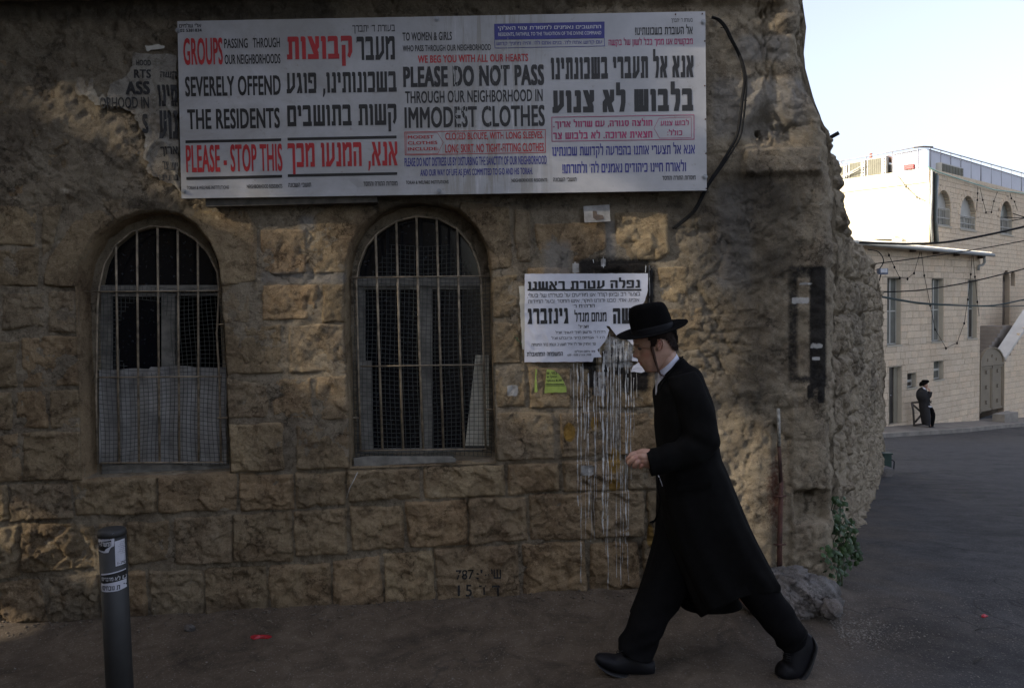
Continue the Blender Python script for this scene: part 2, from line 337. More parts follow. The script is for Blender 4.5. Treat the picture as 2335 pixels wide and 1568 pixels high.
def gbox(px, py, x0, y0, x1, y1, soft):
    dx = np.maximum(np.maximum(x0 - px, px - x1), 0); dy = np.maximum(np.maximum(y0 - py, py - y1), 0)
    return 1 - sstep(0, soft, np.hypot(dx, dy))
def gell(px, py, cx, cy, rx, ry, lo=0.6, hi=1.2):
    return 1 - sstep(lo, hi, np.hypot((px - cx) / rx, (py - cy) / ry))
def paint_masks(x, y, z):
    px, py = proj(x, y, z)
    blk = np.zeros_like(px); wht = blk.copy(); och = blk.copy(); rst = blk.copy(); cem = blk.copy(); drk = blk.copy()
    front = (py > 0)
    # sprayed rectangle on the corner, soot round the death notice
    for b in ((1803, 612, 1812, 866, 15), (1852, 614, 1876, 878, 14), (1804, 612, 1876, 628, 14), (1806, 862, 1876, 868, 12), (1843, 880, 1852, 905, 6), (1866, 878, 1876, 915, 7)):
        blk = np.maximum(blk, gbox(px, py, *b) * (0.95 if b[0] > 1840 else .66))
    for b in ((1330, 600, 1470, 616, 26), (1480, 620, 1486, 690, 13), (1345, 760, 1356, 880, 8), (1375, 800, 1383, 850, 8), (1405, 780, 1418, 850, 9), (1425, 850, 1470, 884, 20), (1330, 826, 1352, 838, 9)):
        blk = np.maximum(blk, gbox(px, py, *b) * 0.8)
    blk = np.maximum(blk, gell(px, py, 1668, 1100, 14, 10) * .8)
    for b in ((1808, 680, 1842, 690, 7), (1824, 645, 1852, 648, 4), (1850, 785, 1872, 792, 6), (1853, 815, 1866, 820, 4), (1328, 1064, 1350, 1080, 8), (1380, 770, 1440, 835, 10), (1355, 850, 1380, 900, 9), (1372, 592, 1378, 606, 5), (1307, 602, 1318, 620, 5), (1158, 880, 1178, 900, 6)):
        wht = np.maximum(wht, gbox(px, py, *b) * (0.62 if b[0] in (1380, 1355) else 0.85))
    for e in ((1298, 985, 16, 26), (1400, 1050, 16, 34), (1398, 1105, 18, 16), (1355, 965, 10, 20), (1482, 1220, 10, 30)):
        och = np.maximum(och, gell(px, py, *e) * .9)
    rst = np.maximum(rst, gell(px, py, 1768, 1120, 44, 190, .1, 1.0) * .62)
    rst = np.maximum(rst, gell(px, py, 1330, 590, 60, 26) * .3)
    for b in ((1590, 150, 1660, 230, 0), (1640, 195, 1820, 300, 30), (1690, 90, 1790, 130, 16), (1385, 510, 1398, 590, 10), (1250, 560, 1290, 640, 20), (600, 625, 785, 642, 8), (1650, 440, 1700, 640, 30), (690, 500, 712, 520, 14)):
        if b[4]: cem = np.maximum(cem, gbox(px, py, *b) * .55)
    f = fbm(x * 1.7 + 3, z * 1.3, 77, 4)  # random dark blotches, then darker top, foot and strip under the board
    drk = np.clip(sstep(0.1, .7, f) * 0.5 + gbox(px, py, 1560, 430, 1790, 900, 60) * (0.35 + .5 * f) + gbox(px, py, 300, 455, 1550, 470, 14) * .5
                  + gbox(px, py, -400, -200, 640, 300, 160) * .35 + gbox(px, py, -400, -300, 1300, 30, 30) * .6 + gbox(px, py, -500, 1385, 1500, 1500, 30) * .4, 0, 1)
    one = np.ones_like(px)
    blue = gell(px, py, 697, 970, 14, 10)
    wht = np.maximum(wht, 0)
    return {'paint': np.stack([blk, wht, och, one], -1), 'stain': np.stack([rst, cem, drk, blue], -1)}

# --- path of the wall: front face, rounded corner, side face going down the street
XC, RC = 1.83, 0.16
CD = np.array([0.447, 0.894]); TH = math.atan2(0.894, 0.447); tl = RC * math.tan(TH / 2); S0 = XC - tl; SA = RC * TH
def path(s):
    s = np.asarray(s, float); x = s.copy(); y = np.full_like(s, YW); nx = np.zeros_like(s); ny = -np.ones_like(s)
    a = np.clip((s - S0) / RC, 0, TH); m = s > S0
    cx, cy = S0, YW + RC
    x = np.where(m, cx + RC * np.sin(a), x); y = np.where(m, cy - RC * np.cos(a), y); nx = np.sin(a); ny = -np.cos(a)
    t = np.maximum(s - S0 - SA, 0); x = x + CD[0] * t; y = y + CD[1] * t
    return x, y, nx, ny
def lean(s, z):
    return -0.17 * sstep(2.55, 3.10, z) * sstep(1.35, 1.75, s)
TOPP = [(-9, 4.75), (S0 + SA + .02, 4.75), (S0 + SA + .30, 4.7), (S0 + SA + .38, 2.98), (S0 + SA + .60, 2.80), (S0 + SA + .9, 2.55), (S0 + SA + 1.4, 2.32), (S0 + SA + 3.3, 2.28),
        (S0 + SA + 6.1, 2.27), (S0 + SA + 7.5, 2.0), (S0 + SA + 8.4, 1.62), (S0 + SA + 9.0, 1.0), (S0 + SA + 9.4, 0.2)]
def wall_n(s, z):
    x, y, nx, ny = path(s); px, py = proj(x, y, z)
    side = sstep(S0, S0 + SA + .1, s)
    mort = fbm(s * 7, z * 7, 3, 5) * .016 + fbm(s * 34, z * 34, 5, 3) * .004 + 0.009
    # rubble under worn render
    h, e = facets(s * 5.2 + .7 * fbm(s * 4, z * 4, 8, 4), z * 7.4 + .7 * fbm(s * 4, z * 4, 9, 4), 21); hb, eb = facets(s * 12 + .5 * fbm(s * 7, z * 7, 14, 3), z * 15 + .5 * fbm(s * 7, z * 7, 15, 3), 23)
    rub = 0.016 * sstep(0.0, .16, e) + h * .007 + hb * .007 + fbm(s * 14, z * 14, 10, 5) * .012 - .010 * (1 - sstep(0, .12, eb))
    h2, e2 = facets(s * 17, z * 17, 31)
    ren = 0.038 + fbm(s * 2.2, z * 2.2, 41, 6, .56) * .022 + h2 * .004 + fbm(s * 26, z * 26, 12, 3) * .011
    cr = np.abs(fbm(s * 2.6 + 7, z * 2.6, 51, 5)); ren = ren - .014 * (1 - sstep(0.0, .03, cr)); ren = ren + fbm(s * 10, z * 10, 53, 5) * .014 + hb * .004 - .012 * sstep(.25, .55, fbm(s * 5, z * 5, 55, 5))
    mixr = sstep(-.25, .15, fbm(s * 1.9, z * 1.9, 61, 5) + 0.16 + .25 * sstep(1640, 1800, px))
    cc = np.abs(fbm(s * 3.1, z * 3.1, 57, 5)); mort = mort - sstep(1030, 1075, py) * .013 - .010 * (1 - sstep(0, .03, cc))
    zone = np.clip(sstep(1500, 1600, px) + (1 - sstep(430, 500, py)) + 0.0, 0, 1)
    n = mort * (1 - zone) + zone * (rub * (1 - mixr) + ren * mixr)
    # the lowest, front pillar by the corner is thick render
    n = n + 0.05 * sstep(1640, 1800, px) * (1 - side) * sstep(350, 420, py)
    # big hollow and holes
    n = n - .075 * sstep(-.3, .3, fbm(s * 9, z * 9, 301, 4) + .25) * gell(px, py, 1745, 295, 60, 46, .3, 1.2) * (1 - side) - .10 * gell(px + 5 * fbm(s * 30, z * 30, 302, 3), py + 5 * fbm(s * 30, z * 30, 303, 3), 1733, 309, 6, 13, .5, 1.3) - .05 * gell(px, py, 1800, 310, 40, 30, .3, 1.2)
    n = n - .10 * gbox(px, py, 1808, 1120, 1866, 1176, 14) - .13 * gbox(px, py, 1842, 1112, 1852, 1128, 6)
    n = n - .05 * gell(px, py, 1756, 33, 10, 10) - .05 * gell(px, py, 1780, 29, 9, 9)
    n = n + .05 * gbox(px, py, 1695, 350, 1850, 396, 14) * (1 - side)
    n = n + .05 * gbox(px, py, 1300, -80, 1845, 6, 14) * (1 - side)
    n = n - 0.02 * gbox(px, py, 1757, 930, 1788, 1290, 8) * (1 - side)
    # side: eroded rubble, uneven, stretched with distance
    hs, es = facets(s * 2.6 + .6 * fbm(s * 2, z * 2, 78, 4), z * 3.2 + .6 * fbm(s * 2, z * 2, 79, 4), 71); hs2, es2 = facets(s * 6.5 + fbm(s * 3, z * 3, 72, 2) * .4, z * 6.5 + fbm(s * 3, z * 3, 74, 2) * .4, 73)
    zw = z + .05 * fbm(s * 1.5, z * 1.5, 81, 4); rz = zw / .27; ro = np.floor(rz); sw = (s + .08 * fbm(s * 2, z * 2, 83, 3)) / .42 + _h(ro, ro * 0, 85); bx_ = sw - np.floor(sw); bz_ = rz - ro
    jd = np.minimum(np.minimum(bx_, 1 - bx_) * .42, np.minimum(bz_, 1 - bz_) * .27); blk_ = (_h(np.floor(sw), ro, 87) - .5) * .045 + .040 * sstep(0, .04, jd)
    ss, es3 = facets(s * 13 + .6 * fbm(s * 8, z * 8, 88, 3), z * 13 + .6 * fbm(s * 8, z * 8, 89, 3), 90)
    sn = blk_ + ss * .014 + 0.02 * sstep(0, .18, es) + hs * .018 + hs2 * .014 + .014 * sstep(0, .2, es2) + fbm(s * 9, z * 9, 75, 6) * .034 + .03 * fbm(s * 1.1, z * 1.6, 76, 3) - .06
    n = n * (1 - side) + sn * side
    n = n - .035 * side * (1 - sstep(S0 + SA, S0 + SA + 1.2, s))
    return n
def build_core():
    s1 = np.concatenate([np.arange(-4.6, -3.1, .03), np.arange(-3.1, S0 - .02, .0105)]); s2 = np.linspace(S0, S0 + SA + .25, 44); s3 = S0 + SA + .26 + 9.0 * np.linspace(0, 1, 300) ** 1.35
    S = np.concatenate([s1, s2, s3]); NZ = 450
    V = np.linspace(0, 1, NZ)
    zt = np.interp(S, [q[0] for q in TOPP], [q[1] for q in TOPP]); zt = zt + np.where(S > S0 + SA, 0.07 * fbm(S * 3.5, S * 0, 91, 4) + .05 * facets(S * 5, S * 0 + .3, 92)[0], 0)
    xs, ys, _, _ = path(S); zb = np.where(S < S0, -0.45, -0.45 - np.maximum(ys - 4.8, 0) * .15)
    SS, VV = np.meshgrid(S, V); ZZ = zb + (zt - zb) * VV
    s = SS.ravel(); z = ZZ.ravel(); zt_ = np.tile(zt, NZ)
    x, y, nx, ny = path(s); x = x + lean(s, z)
    n = wall_n(s, z)
    rnd = np.where(s > S0 + SA, np.clip(1 - (zt_ - z) / .16, 0, 1), 0); n = n - .10 * rnd ** 2
    X = x + nx * n; Y = y + ny * n
    ns = len(S); idx = np.arange(ns * NZ).reshape(NZ, ns)
    F = np.stack([idx[:-1, :-1], idx[:-1, 1:], idx[1:, 1:], idx[1:, :-1]], -1).reshape(-1, 4)
    cx = s[F].mean(1); cz = z[F].mean(1); near = (cx < 0.2)
    sd = np.full(len(F), 9.0); sd[near] = opsdf(cx[near], cz[near])
    kp = sd > 0; rm = F[~kp]; F = F[kp]
    u1 = np.bincount(F.ravel(), minlength=ns * NZ) > 0; u2 = np.bincount(rm.ravel(), minlength=ns * NZ) > 0
    bi = np.where(u1 & u2)[0]; e = 1e-3
    for _ in range(2):
        q = opsdf(X[bi], z[bi]); gx = (opsdf(X[bi] + e, z[bi]) - q) / e; gz = (opsdf(X[bi], z[bi] + e) - q) / e; g = np.maximum(gx * gx + gz * gz, .3)
        X[bi] -= q * gx / g; z[bi] -= q * gz / g
    Y[bi] = YW + .01
    # cap going back over the side wall
    top = idx[-1]; cb = np.stack([X[top] - .55 * nx[top] * (s[top] > S0), Y[top] + .55 * np.maximum(-ny[top], .3) + 0 * X[top], z[top] - .04 + .05 * fbm(S * 5, S * 0 + 3, 95, 3)], -1)
    Vv = np.concatenate([np.stack([X, Y, z], -1), cb]); ci = np.arange(len(Vv) - ns, len(Vv))
    F = np.concatenate([F, np.stack([top[:-1], top[1:], ci[1:], ci[:-1]], -1)])
    at = paint_masks(Vv[:, 0], Vv[:, 1], Vv[:, 2])
    o = mobj('wall', Vv, F, PLASTER, bld, True, at)
    return o
core = build_core()

# --- dressed and split stones, each one its own object (pixel outlines of the photograph put on the wall plane)
ST = []   # (outline, style)  style: 0 rough  1 smooth arch stone  2 very rough
def q4(*a): return [(a[i], a[i + 1]) for i in range(0, len(a), 2)]
for a in (
 # bottom course
 (-150, 1335, -5, 1332, -3, 1428, -150, 1432), (0, 1328, 92, 1318, 108, 1418, 0, 1425), (112, 1316, 222, 1308, 224, 1412, 114, 1420), (228, 1308, 283, 1305, 284, 1408, 230, 1412), (287, 1304, 332, 1300, 336, 1404, 290, 1408),
 (339, 1300, 462, 1300, 470, 1398, 345, 1406), (468, 1297, 606, 1290, 610, 1393, 474, 1400), (613, 1290, 750, 1284, 754, 1388, 615, 1394),
 (759, 1280, 866, 1264, 875, 1388, 760, 1392), (874, 1262, 985, 1253, 992, 1382, 880, 1386), (990, 1250, 1180, 1240, 1187, 1362, 998, 1376), (1189, 1240, 1330, 1232, 1340, 1352, 1193, 1360),
 (1344, 1238, 1452, 1234, 1460, 1344, 1345, 1350), (1464, 1232, 1560, 1230, 1566, 1335, 1468, 1342), (1572, 1232, 1680, 1228, 1685, 1325, 1574, 1333),
 # second
 (-150, 1205, -8, 1204, -8, 1322, -150, 1325), (-3, 1200, 42, 1198, 46, 1312, -3, 1318), (50, 1192, 214, 1190, 222, 1292, 54, 1306), (228, 1192, 283, 1190, 284, 1290, 230, 1295), (289, 1190, 384, 1188, 386, 1276, 296, 1286),
 (398, 1180, 528, 1173, 530, 1282, 402, 1286), (533, 1175, 663, 1165, 667, 1282, 536, 1276), (670, 1165, 788, 1160, 792, 1262, 674, 1268), (798, 1155, 916, 1150, 923, 1248, 806, 1253),
 (924, 1143, 1062, 1140, 1065, 1240, 934, 1246), (1067, 1134, 1200, 1130, 1202, 1230, 1069, 1240), (1205, 1128, 1347, 1120, 1352, 1226, 1209, 1232), (1352, 1120, 1468, 1116, 1470, 1222, 1356, 1226), (1474, 1118, 1600, 1116, 1604, 1220, 1476, 1224),
 # sill course
 (-150, 1108, -5, 1106, -5, 1195, -150, 1198), (0, 1104, 17, 1103, 22, 1184, 0, 1190), (22, 1100, 158, 1102, 166, 1180, 25, 1188), (163, 1099, 215, 1089, 356, 1085, 358, 1170, 170, 1176), (362, 1083, 536, 1079, 541, 1165, 364, 1168),
 (545, 1080, 668, 1080, 670, 1160, 548, 1165), (674, 1078, 786, 1076, 786, 1150, 677, 1158), (793, 1072, 958, 1066, 960, 1136, 796, 1143), (965, 1064, 1148, 1058, 1151, 1129, 967, 1137),
 (1156, 1057, 1273, 1053, 1276, 1120, 1160, 1128), (1283, 1050, 1420, 1046, 1425, 1115, 1286, 1121), (1430, 1046, 1520, 1045, 1520, 1112, 1432, 1115), (1526, 1044, 1620, 1044, 1622, 1110, 1528, 1112),
 # left of the left window
 (52, 984, 190, 981, 195, 1092, 55, 1096), (-3, 990, 44, 986, 47, 1096, -3, 1099), (-150, 985, -8, 990, -8, 1100, -150, 1103), (113, 889, 188, 886, 191, 976, 118, 976), (37, 890, 106, 887, 111, 975, 40, 979), (-40, 893, 31, 891, 33, 980, -40, 983),
 (52, 768, 180, 765, 187, 880, 54, 884), (-60, 780, 45, 780, 45, 882, -60, 886), (112, 664, 178, 663, 180, 760, 113, 758), (6, 666, 104, 668, 105, 746, 8, 752), (-120, 665, -2, 664, -2, 770, -120, 770),
 # between the windows
 (596, 524, 700, 520, 700, 624, 599, 630), (505, 650, 572, 650, 572, 735, 509, 738), (596, 648, 726, 648, 722, 728, 599, 732), (733, 646, 787, 645, 786, 735, 736, 735),
 (511, 743, 644, 740, 648, 850, 516, 855), (658, 740, 788, 738, 794, 850, 662, 848), (517, 862, 612, 878, 614, 950, 520, 955), (620, 865, 712, 860, 715, 956, 623, 950), (721, 856, 797, 855, 799, 957, 724, 958),
 (522, 965, 646, 962, 650, 1073, 526, 1076), (673, 966, 799, 963, 800, 1068, 678, 1068),
 # right of the middle window
 (1120, 628, 1180, 628, 1184, 725, 1122, 725), (1122, 732, 1184, 735, 1190, 830, 1124, 830), (1126, 837, 1196, 838, 1200, 928, 1130, 930), (1131, 937, 1198, 936, 1262, 940, 1266, 1045, 1133, 1050),
 (1206, 836, 1302, 836, 1302, 930, 1206, 932), (1312, 838, 1392, 838, 1394, 930, 1314, 930), (1402, 838, 1492, 838, 1492, 930, 1404, 930), (1274, 940, 1400, 938, 1404, 1038, 1280, 1044), (1410, 938, 1498, 938, 1500, 1036, 1412, 1038), (1508, 940, 1600, 940, 1604, 1036, 1510, 1036),
 (1200, 610, 1300, 606, 1302, 700, 1202, 700), (1310, 604, 1480, 602, 1482, 700, 1312, 700), (1202, 708, 1330, 708, 1330, 828, 1204, 828), (1340, 708, 1490, 708, 1490, 828, 1342, 828),
 (1500, 610, 1568, 606, 1570, 690, 1502, 694), (1500, 702, 1600, 700, 1604, 800, 1504, 804),
 (1216, 508, 1378, 507, 1385, 560, 1370, 590, 1332, 596, 1236, 600, 1222, 560), (1402, 486, 1522, 486, 1525, 575, 1500, 594, 1406, 598),
 # right of the board, top band, upper left
 (1613, 160, 1683, 162, 1689, 231, 1613, 234), (1613, 240, 1675, 240, 1682, 322, 1613, 330), (1700, 347, 1838, 352, 1836, 394, 1704, 390),
 (1340, -40, 1470, -42, 1470, 22, 1342, 24), (1478, -42, 1598, -44, 1600, 18, 1480, 20), (1608, -50, 1720, -50, 1722, 8, 1610, 10), (1728, -50, 1800, -50, 1796, 6, 1730, 8),
 (-100, 140, 108, 140, 110, 236, -100, 240), (116, 140, 330, 140, 326, 240, 120, 238), (-100, 252, 60, 250, 62, 345, -100, 350), (70, 252, 200, 250, 205, 345, 74, 346), (212, 262, 335, 264, 340, 366, 216, 352),
 (-80, 358, 92, 356, 96, 456, -80, 460), (104, 352, 200, 352, 196, 420, 106, 440), (100, 470, 150, 466, 120, 560, 96, 600),
 (-80, 470, 86, 468, 84, 560, -80, 560), (-60, 568, 90, 566, 92, 655, -60, 656),
 (1170, 475, 1208, 478, 1212, 600, 1176, 600),
 ): ST.append((q4(*a), 2 if (a[1] < 300 and a[0] < 1300) or a[1] > 1180 and a[0] < 130 else 0))
ST += [(p, 1) for p in (
 q4(102, 656, 190, 656, 190, 600, 270, 520, 262, 505, 228, 462, 190, 478, 150, 530, 115, 585, 100, 625), q4(233, 458, 300, 420, 398, 425, 415, 456, 438, 462, 424, 500, 366, 520, 300, 520, 268, 508),
 q4(444, 464, 560, 472, 585, 520, 588, 640, 508, 655, 480, 600, 440, 540, 429, 502), q4(702, 520, 722, 490, 762, 466, 845, 460, 864, 486, 860, 560, 800, 625, 716, 626),
 q4(851, 457, 1044, 455, 1039, 478, 1020, 520, 880, 520, 868, 486), q4(1050, 459, 1162, 470, 1170, 612, 1100, 620, 1060, 520, 1045, 482))]
def make_stone(i, poly, style):
    w = [W(*p) for p in poly]; xs = [p[0] for p in w]; zs = [p[1] for p in w]
    def sd(x, z):
        d = psdf(x, z, w) + .010 * fbm(x * 9, z * 9, 200 + i, 4) - .006
        # rounded corners
        return np.maximum(d, -opsdf(x, z)) if min(xs) < 0.2 else d
    r = patch(sd, (min(xs), min(zs), max(xs), max(zs)), .0095)
    if r is None: return
    x, z, F, d = r; rs = np.random.RandomState(i)
    ox, oz = rs.rand(2) * 50
    sc = {0: 10.0, 1: 13.0, 2: 9.0}[style]; amp = {0: .0075 if np.mean(zs) > .75 else .013, 1: .0035, 2: .024}[style]
    h, e = facets(x * sc + ox + .3 * fbm(x * 6, z * 6, 300 + i, 2), z * sc * 1.25 + oz, 400 + i)
    h2, _ = facets(x * sc * 2.4, z * sc * 2.9, 500 + i)
    base = rs.uniform(.012, .022) + (.004 if style == 1 else 0)
    n = base + amp * h + amp * .4 * h2 + fbm(x * 20, z * 20, 600 + i, 5) * (.009 if style != 1 else .006) + rs.uniform(-.05, .05) * (x - np.mean(xs)) + rs.uniform(-.04, .04) * (z - np.mean(zs))
    n = np.maximum(n, -0.004)
    k = sstep(0, .014 if style != 1 else .012, d); n = -0.020 + (n + .020) * np.sqrt(k)
    y = YW - n
    V = np.stack([x, y, z], -1)
    mobj('stone', V, F, STONE, bld, True, paint_masks(x, y, z))
for i, (p, s) in enumerate(ST): make_stone(i, p, s)

def reveal(OP, name):
    pts = dens([W(*p) for p in OP], .03); pts = pts; n = len(pts); cxm = sum(p[0] for p in pts) / n; czm = sum(p[1] for p in pts) / n
    dep = [.012, -.004, -.03, -.07, -.11, -.16, -.22]; V = []
    for k, d in enumerate(dep):
        for (x, z) in pts:
            q = 1.0 + (.012 if k == 0 else 0); nn = .006 * float(vn(np.array(x * 14), np.array(z * 14 + k * .7), 900)) * (k > 0)
            V.append((cxm + (x - cxm) * (q + nn), YW - d, czm + (z - czm) * (q + nn)))
    F = [(k * n + j, k * n + (j + 1) % n, (k + 1) * n + (j + 1) % n, (k + 1) * n + j) for k in range(len(dep) - 1) for j in range(n)]
    V = np.array(V); return mobj(name, V, np.array(F), STONE, bld, True, paint_masks(V[:, 0], V[:, 1], V[:, 2]))
reveal(OPL, 'window_reveal'); reveal(OPM, 'window_reveal')
# sloping sill stones inside the openings, dark room behind, house body, ledge
for OP in (OPL, OPM):
    a = W(*OP[0]); b = W(*OP[-1]); xs = [W(*p)[0] for p in OP]; zs = [W(*p)[1] for p in OP]
    sl_ = MB(); sl_.add([(a[0] - .02, YW + .0, a[1] - .005), (b[0] + .02, YW + .0, b[1] - .005), (b[0] + .02, YW + .24, b[1] + .02), (a[0] - .02, YW + .24, a[1] + .02),
                         (a[0] - .02, YW + .0, a[1] - .1), (b[0] + .02, YW + .0, b[1] - .1)], [(0, 1, 2, 3), (0, 4, 5, 1)])
    sl_.obj('sill', PLASTER, bld)
    x0, x1, z0, z1 = min(xs) - .1, max(xs) + .1, min(zs) - .1, max(zs) + .1; y0, y1 = YW + .26, YW + 1.2
    rm = MB(); rm.add([(x0, y0, z0), (x1, y0, z0), (x1, y0, z1), (x0, y0, z1), (x0, y1, z0), (x1, y1, z0), (x1, y1, z1), (x0, y1, z1)],
                      [(4, 5, 6, 7), (0, 1, 5, 4), (3, 7, 6, 2), (0, 4, 7, 3), (1, 2, 6, 5)]); rm.obj('room', DARKIN, bld)
mass = MB(); mass.box((-7.2, 15.5, 3.6), (17.4, 19.0, 9.4)); mass.box((-7.3, 5.55, 6.2), (17.0, 1.7, 3.4)); mass.obj('upper_storeys', PLASTER, bld)
# projecting ledge above the board, on the left
led = MB(); p0 = W(-520, 20); p1 = W(1330, -26)
led.frame_box((p0[0], YW - .42, p0[1] + .10), (p1[0] - p0[0], 0, .02), (0, .62, 0), (0, 0, .16)); led.frame_box((p0[0], YW - .16, p0[1] + .0), (p1[0] - p0[0] - .06, 0, .02), (0, .4, 0), (0, 0, .11))
led.obj('ledge', PLASTER, bld)

# ================================================================== WINDOWS (sashes, bars, mesh)
YF = YW + .17; YB = YW + .075     # frame plane, bar plane
def X2(px, py, Y): p = P(px, py, Y); return p
def quadbox(mb, px0, py0, px1, py1, Y, t=.03, lean0=0):
    """board between two pixel corners on plane Y with thickness t going back"""
    a = P(px0, py0, Y); b = P(px1, py0, Y); c = P(px1, py1, Y); d = P(px0, py1, Y)
    f = [a, b, c, d]; g = [q + Vector((0, t, 0)) for q in f]
    mb.add(f + g, [(0, 1, 2, 3), (7, 6, 5, 4), (0, 4, 5, 1), (1, 5, 6, 2), (2, 6, 7, 3), (3, 7, 4, 0)])
def polyboard(mb, pts, Y, t=.02):
    f = [P(x, y, Y) for x, y in pts]; g = [q + Vector((0, t, 0)) for q in f]; n = len(f)
    mb.add(f + g, [tuple(range(n)), tuple(range(2 * n - 1, n - 1, -1))] + [(i, i + n, (i + 1) % n + n, (i + 1) % n) for i in range(n)])
def bar(pts, Y, r, par, name='bar', k=8):
    mb = MB(); mb.tube([P(x, y, Y) for x, y in pts], r, k); return mb.obj(name, IRON, par, True)
def arch_plate(OUT, INN, Y, t, mat, par, name):
    """flat masonry/wood ring between the opening and the inner frame"""
    a = [P(*p, Y) for p in dens(OUT, 14)]; b = []
    inn = dens(INN, 6); n = len(a)
    cx = sum(p[0] for p in INN) / len(INN); 
    # match by arc length
    def res(pts, n):
        L = [0]; pts = pts + [pts[0]]
        for i in range(len(pts) - 1): L.append(L[-1] + math.hypot(pts[i + 1][0] - pts[i][0], pts[i + 1][1] - pts[i][1]))
        out = []
        for j in range(n):
            q = L[-1] * j / n; k = max(i for i in range(len(L)) if L[i] <= q + 1e-9); k = min(k, len(pts) - 2); u = (q - L[k]) / max(1e-9, L[k + 1] - L[k])
            out.append((pts[k][0] + (pts[k + 1][0] - pts[k][0]) * u, pts[k][1] + (pts[k + 1][1] - pts[k][1]) * u))
        return out
    A = res(OUT, 90); B = res(INN, 90)
    V = [P(*p, Y) for p in A] + [P(*p, Y) for p in B] + [P(*p, Y) + Vector((0, t, 0)) for p in B]
    F = [(i, (i + 1) % 90, 90 + (i + 1) % 90, 90 + i) for i in range(90)] + [(90 + i, 90 + (i + 1) % 90, 180 + (i + 1) % 90, 180 + i) for i in range(90)]
    return mobj(name, V, F, mat, par, False)
def wires(mb, nx, ny, corner, Y, warp, r=.0015, hole=None):
    """woven wire netting: corner(u,v)->pixel"""
    def pt(u, v, off):
        x, y = corner(u, v); p = P(x, y, Y); w = warp(u, v)
        return p + Vector((w[0], w[1] + off, w[2]))
    for i in range(nx):
        u = i / (nx - 1); run = []
        for j in range(0, 41):
            v = j / 40
            if hole and hole(u, v):
                if len(run) > 1: mb.tube(run, r, 4)
                run = []
            else: run.append(pt(u, v, 0))
        if len(run) > 1: mb.tube(run, r, 4)
    for i in range(ny):
        v = i / (ny - 1); run = []
        for j in range(0, 31):
            u = j / 30
            if hole and hole(u, v):
                if len(run) > 1: mb.tube(run, r, 4)
                run = []
            else: run.append(pt(u, v, .002))
        if len(run) > 1: mb.tube(run, r, 4)
# ---- left window
INL = [(234, 1060), (229, 900), (224, 746), (228, 655), (240, 600), (262, 562), (300, 531), (345, 519), (362, 518), (400, 523), (440, 545), (470, 575), (492, 615), (498, 657), (503, 746), (510, 900), (516, 1058)]
wL = arch_plate(OPL, INL, YF - .02, .06, PLASTER, bld, 'window'); wL['label'] = 'left arched window, half covered by a white sheet'
m = MB(); quadbox(m, 226, 650, 503, 664, YF - .015, .05); m.obj('transom', WOODG, wL)
m = MB(); quadbox(m, 228, 666, 252, 1056, YF, .045); m.obj('sash', WOODG, wL)
m = MB(); quadbox(m, 368, 668, 398, 850, YF + .005, .045); m.obj('sash', WOODG, wL)
for a in ((252, 668, 368, 676), (398, 668, 500, 674)):
    m = MB(); quadbox(m, *a, YF + .005, .03); m.obj('sash_rail', WOODG, wL)
for a in ((254, 676, 366, 846), (232, 524, 496, 650)):
    m = MB(); quadbox(m, *a, YF + .03, .004); m.obj('glass_pane', GLASS, wL)
# white corrugated sheet
V = []; F = []; nxs, nzs = 60, 14
for j in range(nzs):
    for i in range(nxs):
        u = i / (nxs - 1); v = j / (nzs - 1)
        px = 226 + (516 - 226) * u; py = (843 - 3 * math.sin(u * 3.1) + 1.5 * math.sin(u * 17) - (5 if u > .4 else 0)) * (1 - v) + 1057 * v
        p = P(px, py, YF - .055 + .006 * math.sin(u * 26) + .004 * math.sin(u * 61) + .02 * (1 - v) * math.sin(u * 4 + 1) * .4); V.append(p)
F = [(j * nxs + i, j * nxs + i + 1, (j + 1) * nxs + i + 1, (j + 1) * nxs + i) for j in range(nzs - 1) for i in range(nxs - 1)]
mobj('sheet', V, F, SHEET, wL)
m = MB(); quadbox(m, 232, 1058, 524, 1070, YF - .05, .03); m.obj('bottom_board', WOODG, wL)
for a in ((232, 1071, 300, 1082), (302, 1070, 520, 1080)):
    m = MB(); quadbox(m, *a, YF - .06, .03); m.obj('bottom_board', WOODG, wL)
for xt, yt, xb in ((264, 560, 272), (312, 527, 317), (359, 518, 364), (405, 525, 409), (451, 552, 453)):
    bar([(xt, yt), ((xt * .7 + xb * .3), 700), (xb, 1054)], YB, .0068, wL)
bar([(222, 1058), (219, 900), (222, 700), (226, 655), (238, 602), (262, 560), (300, 528), (345, 515), (400, 520), (442, 543), (474, 576), (495, 620), (499, 660), (496, 730), (494, 760), (500, 860), (504, 1054)], YB, .0062, wL)
for y, a, b in ((665, 184, 504), (860, 222, 505), (1055, 228, 508)): bar([(a, y), (b, y - 2)], YB - .012, .0042, wL)
for y in (740, 953): bar([(496, y), (530, y - 2)], YB, .005, wL, 'anchor')
m = MB()
wires(m, 30, 42, lambda u, v: (222 + 290 * u + 6 * v, 655 + 402 * v), YB + .012, lambda u, v: (.008 * math.sin(v * 9 + u * 5), .006 * math.sin(v * 6) * math.sin(u * 8), .012 * math.sin(u * 7 + v * 5)),
      hole=lambda u, v: (.12 < u < .58 and .02 < v < .46 and math.hypot((u - .38) / .22, (v - .28) / .2) < 1))
m.obj('wire_mesh', WIREG, wL, True)
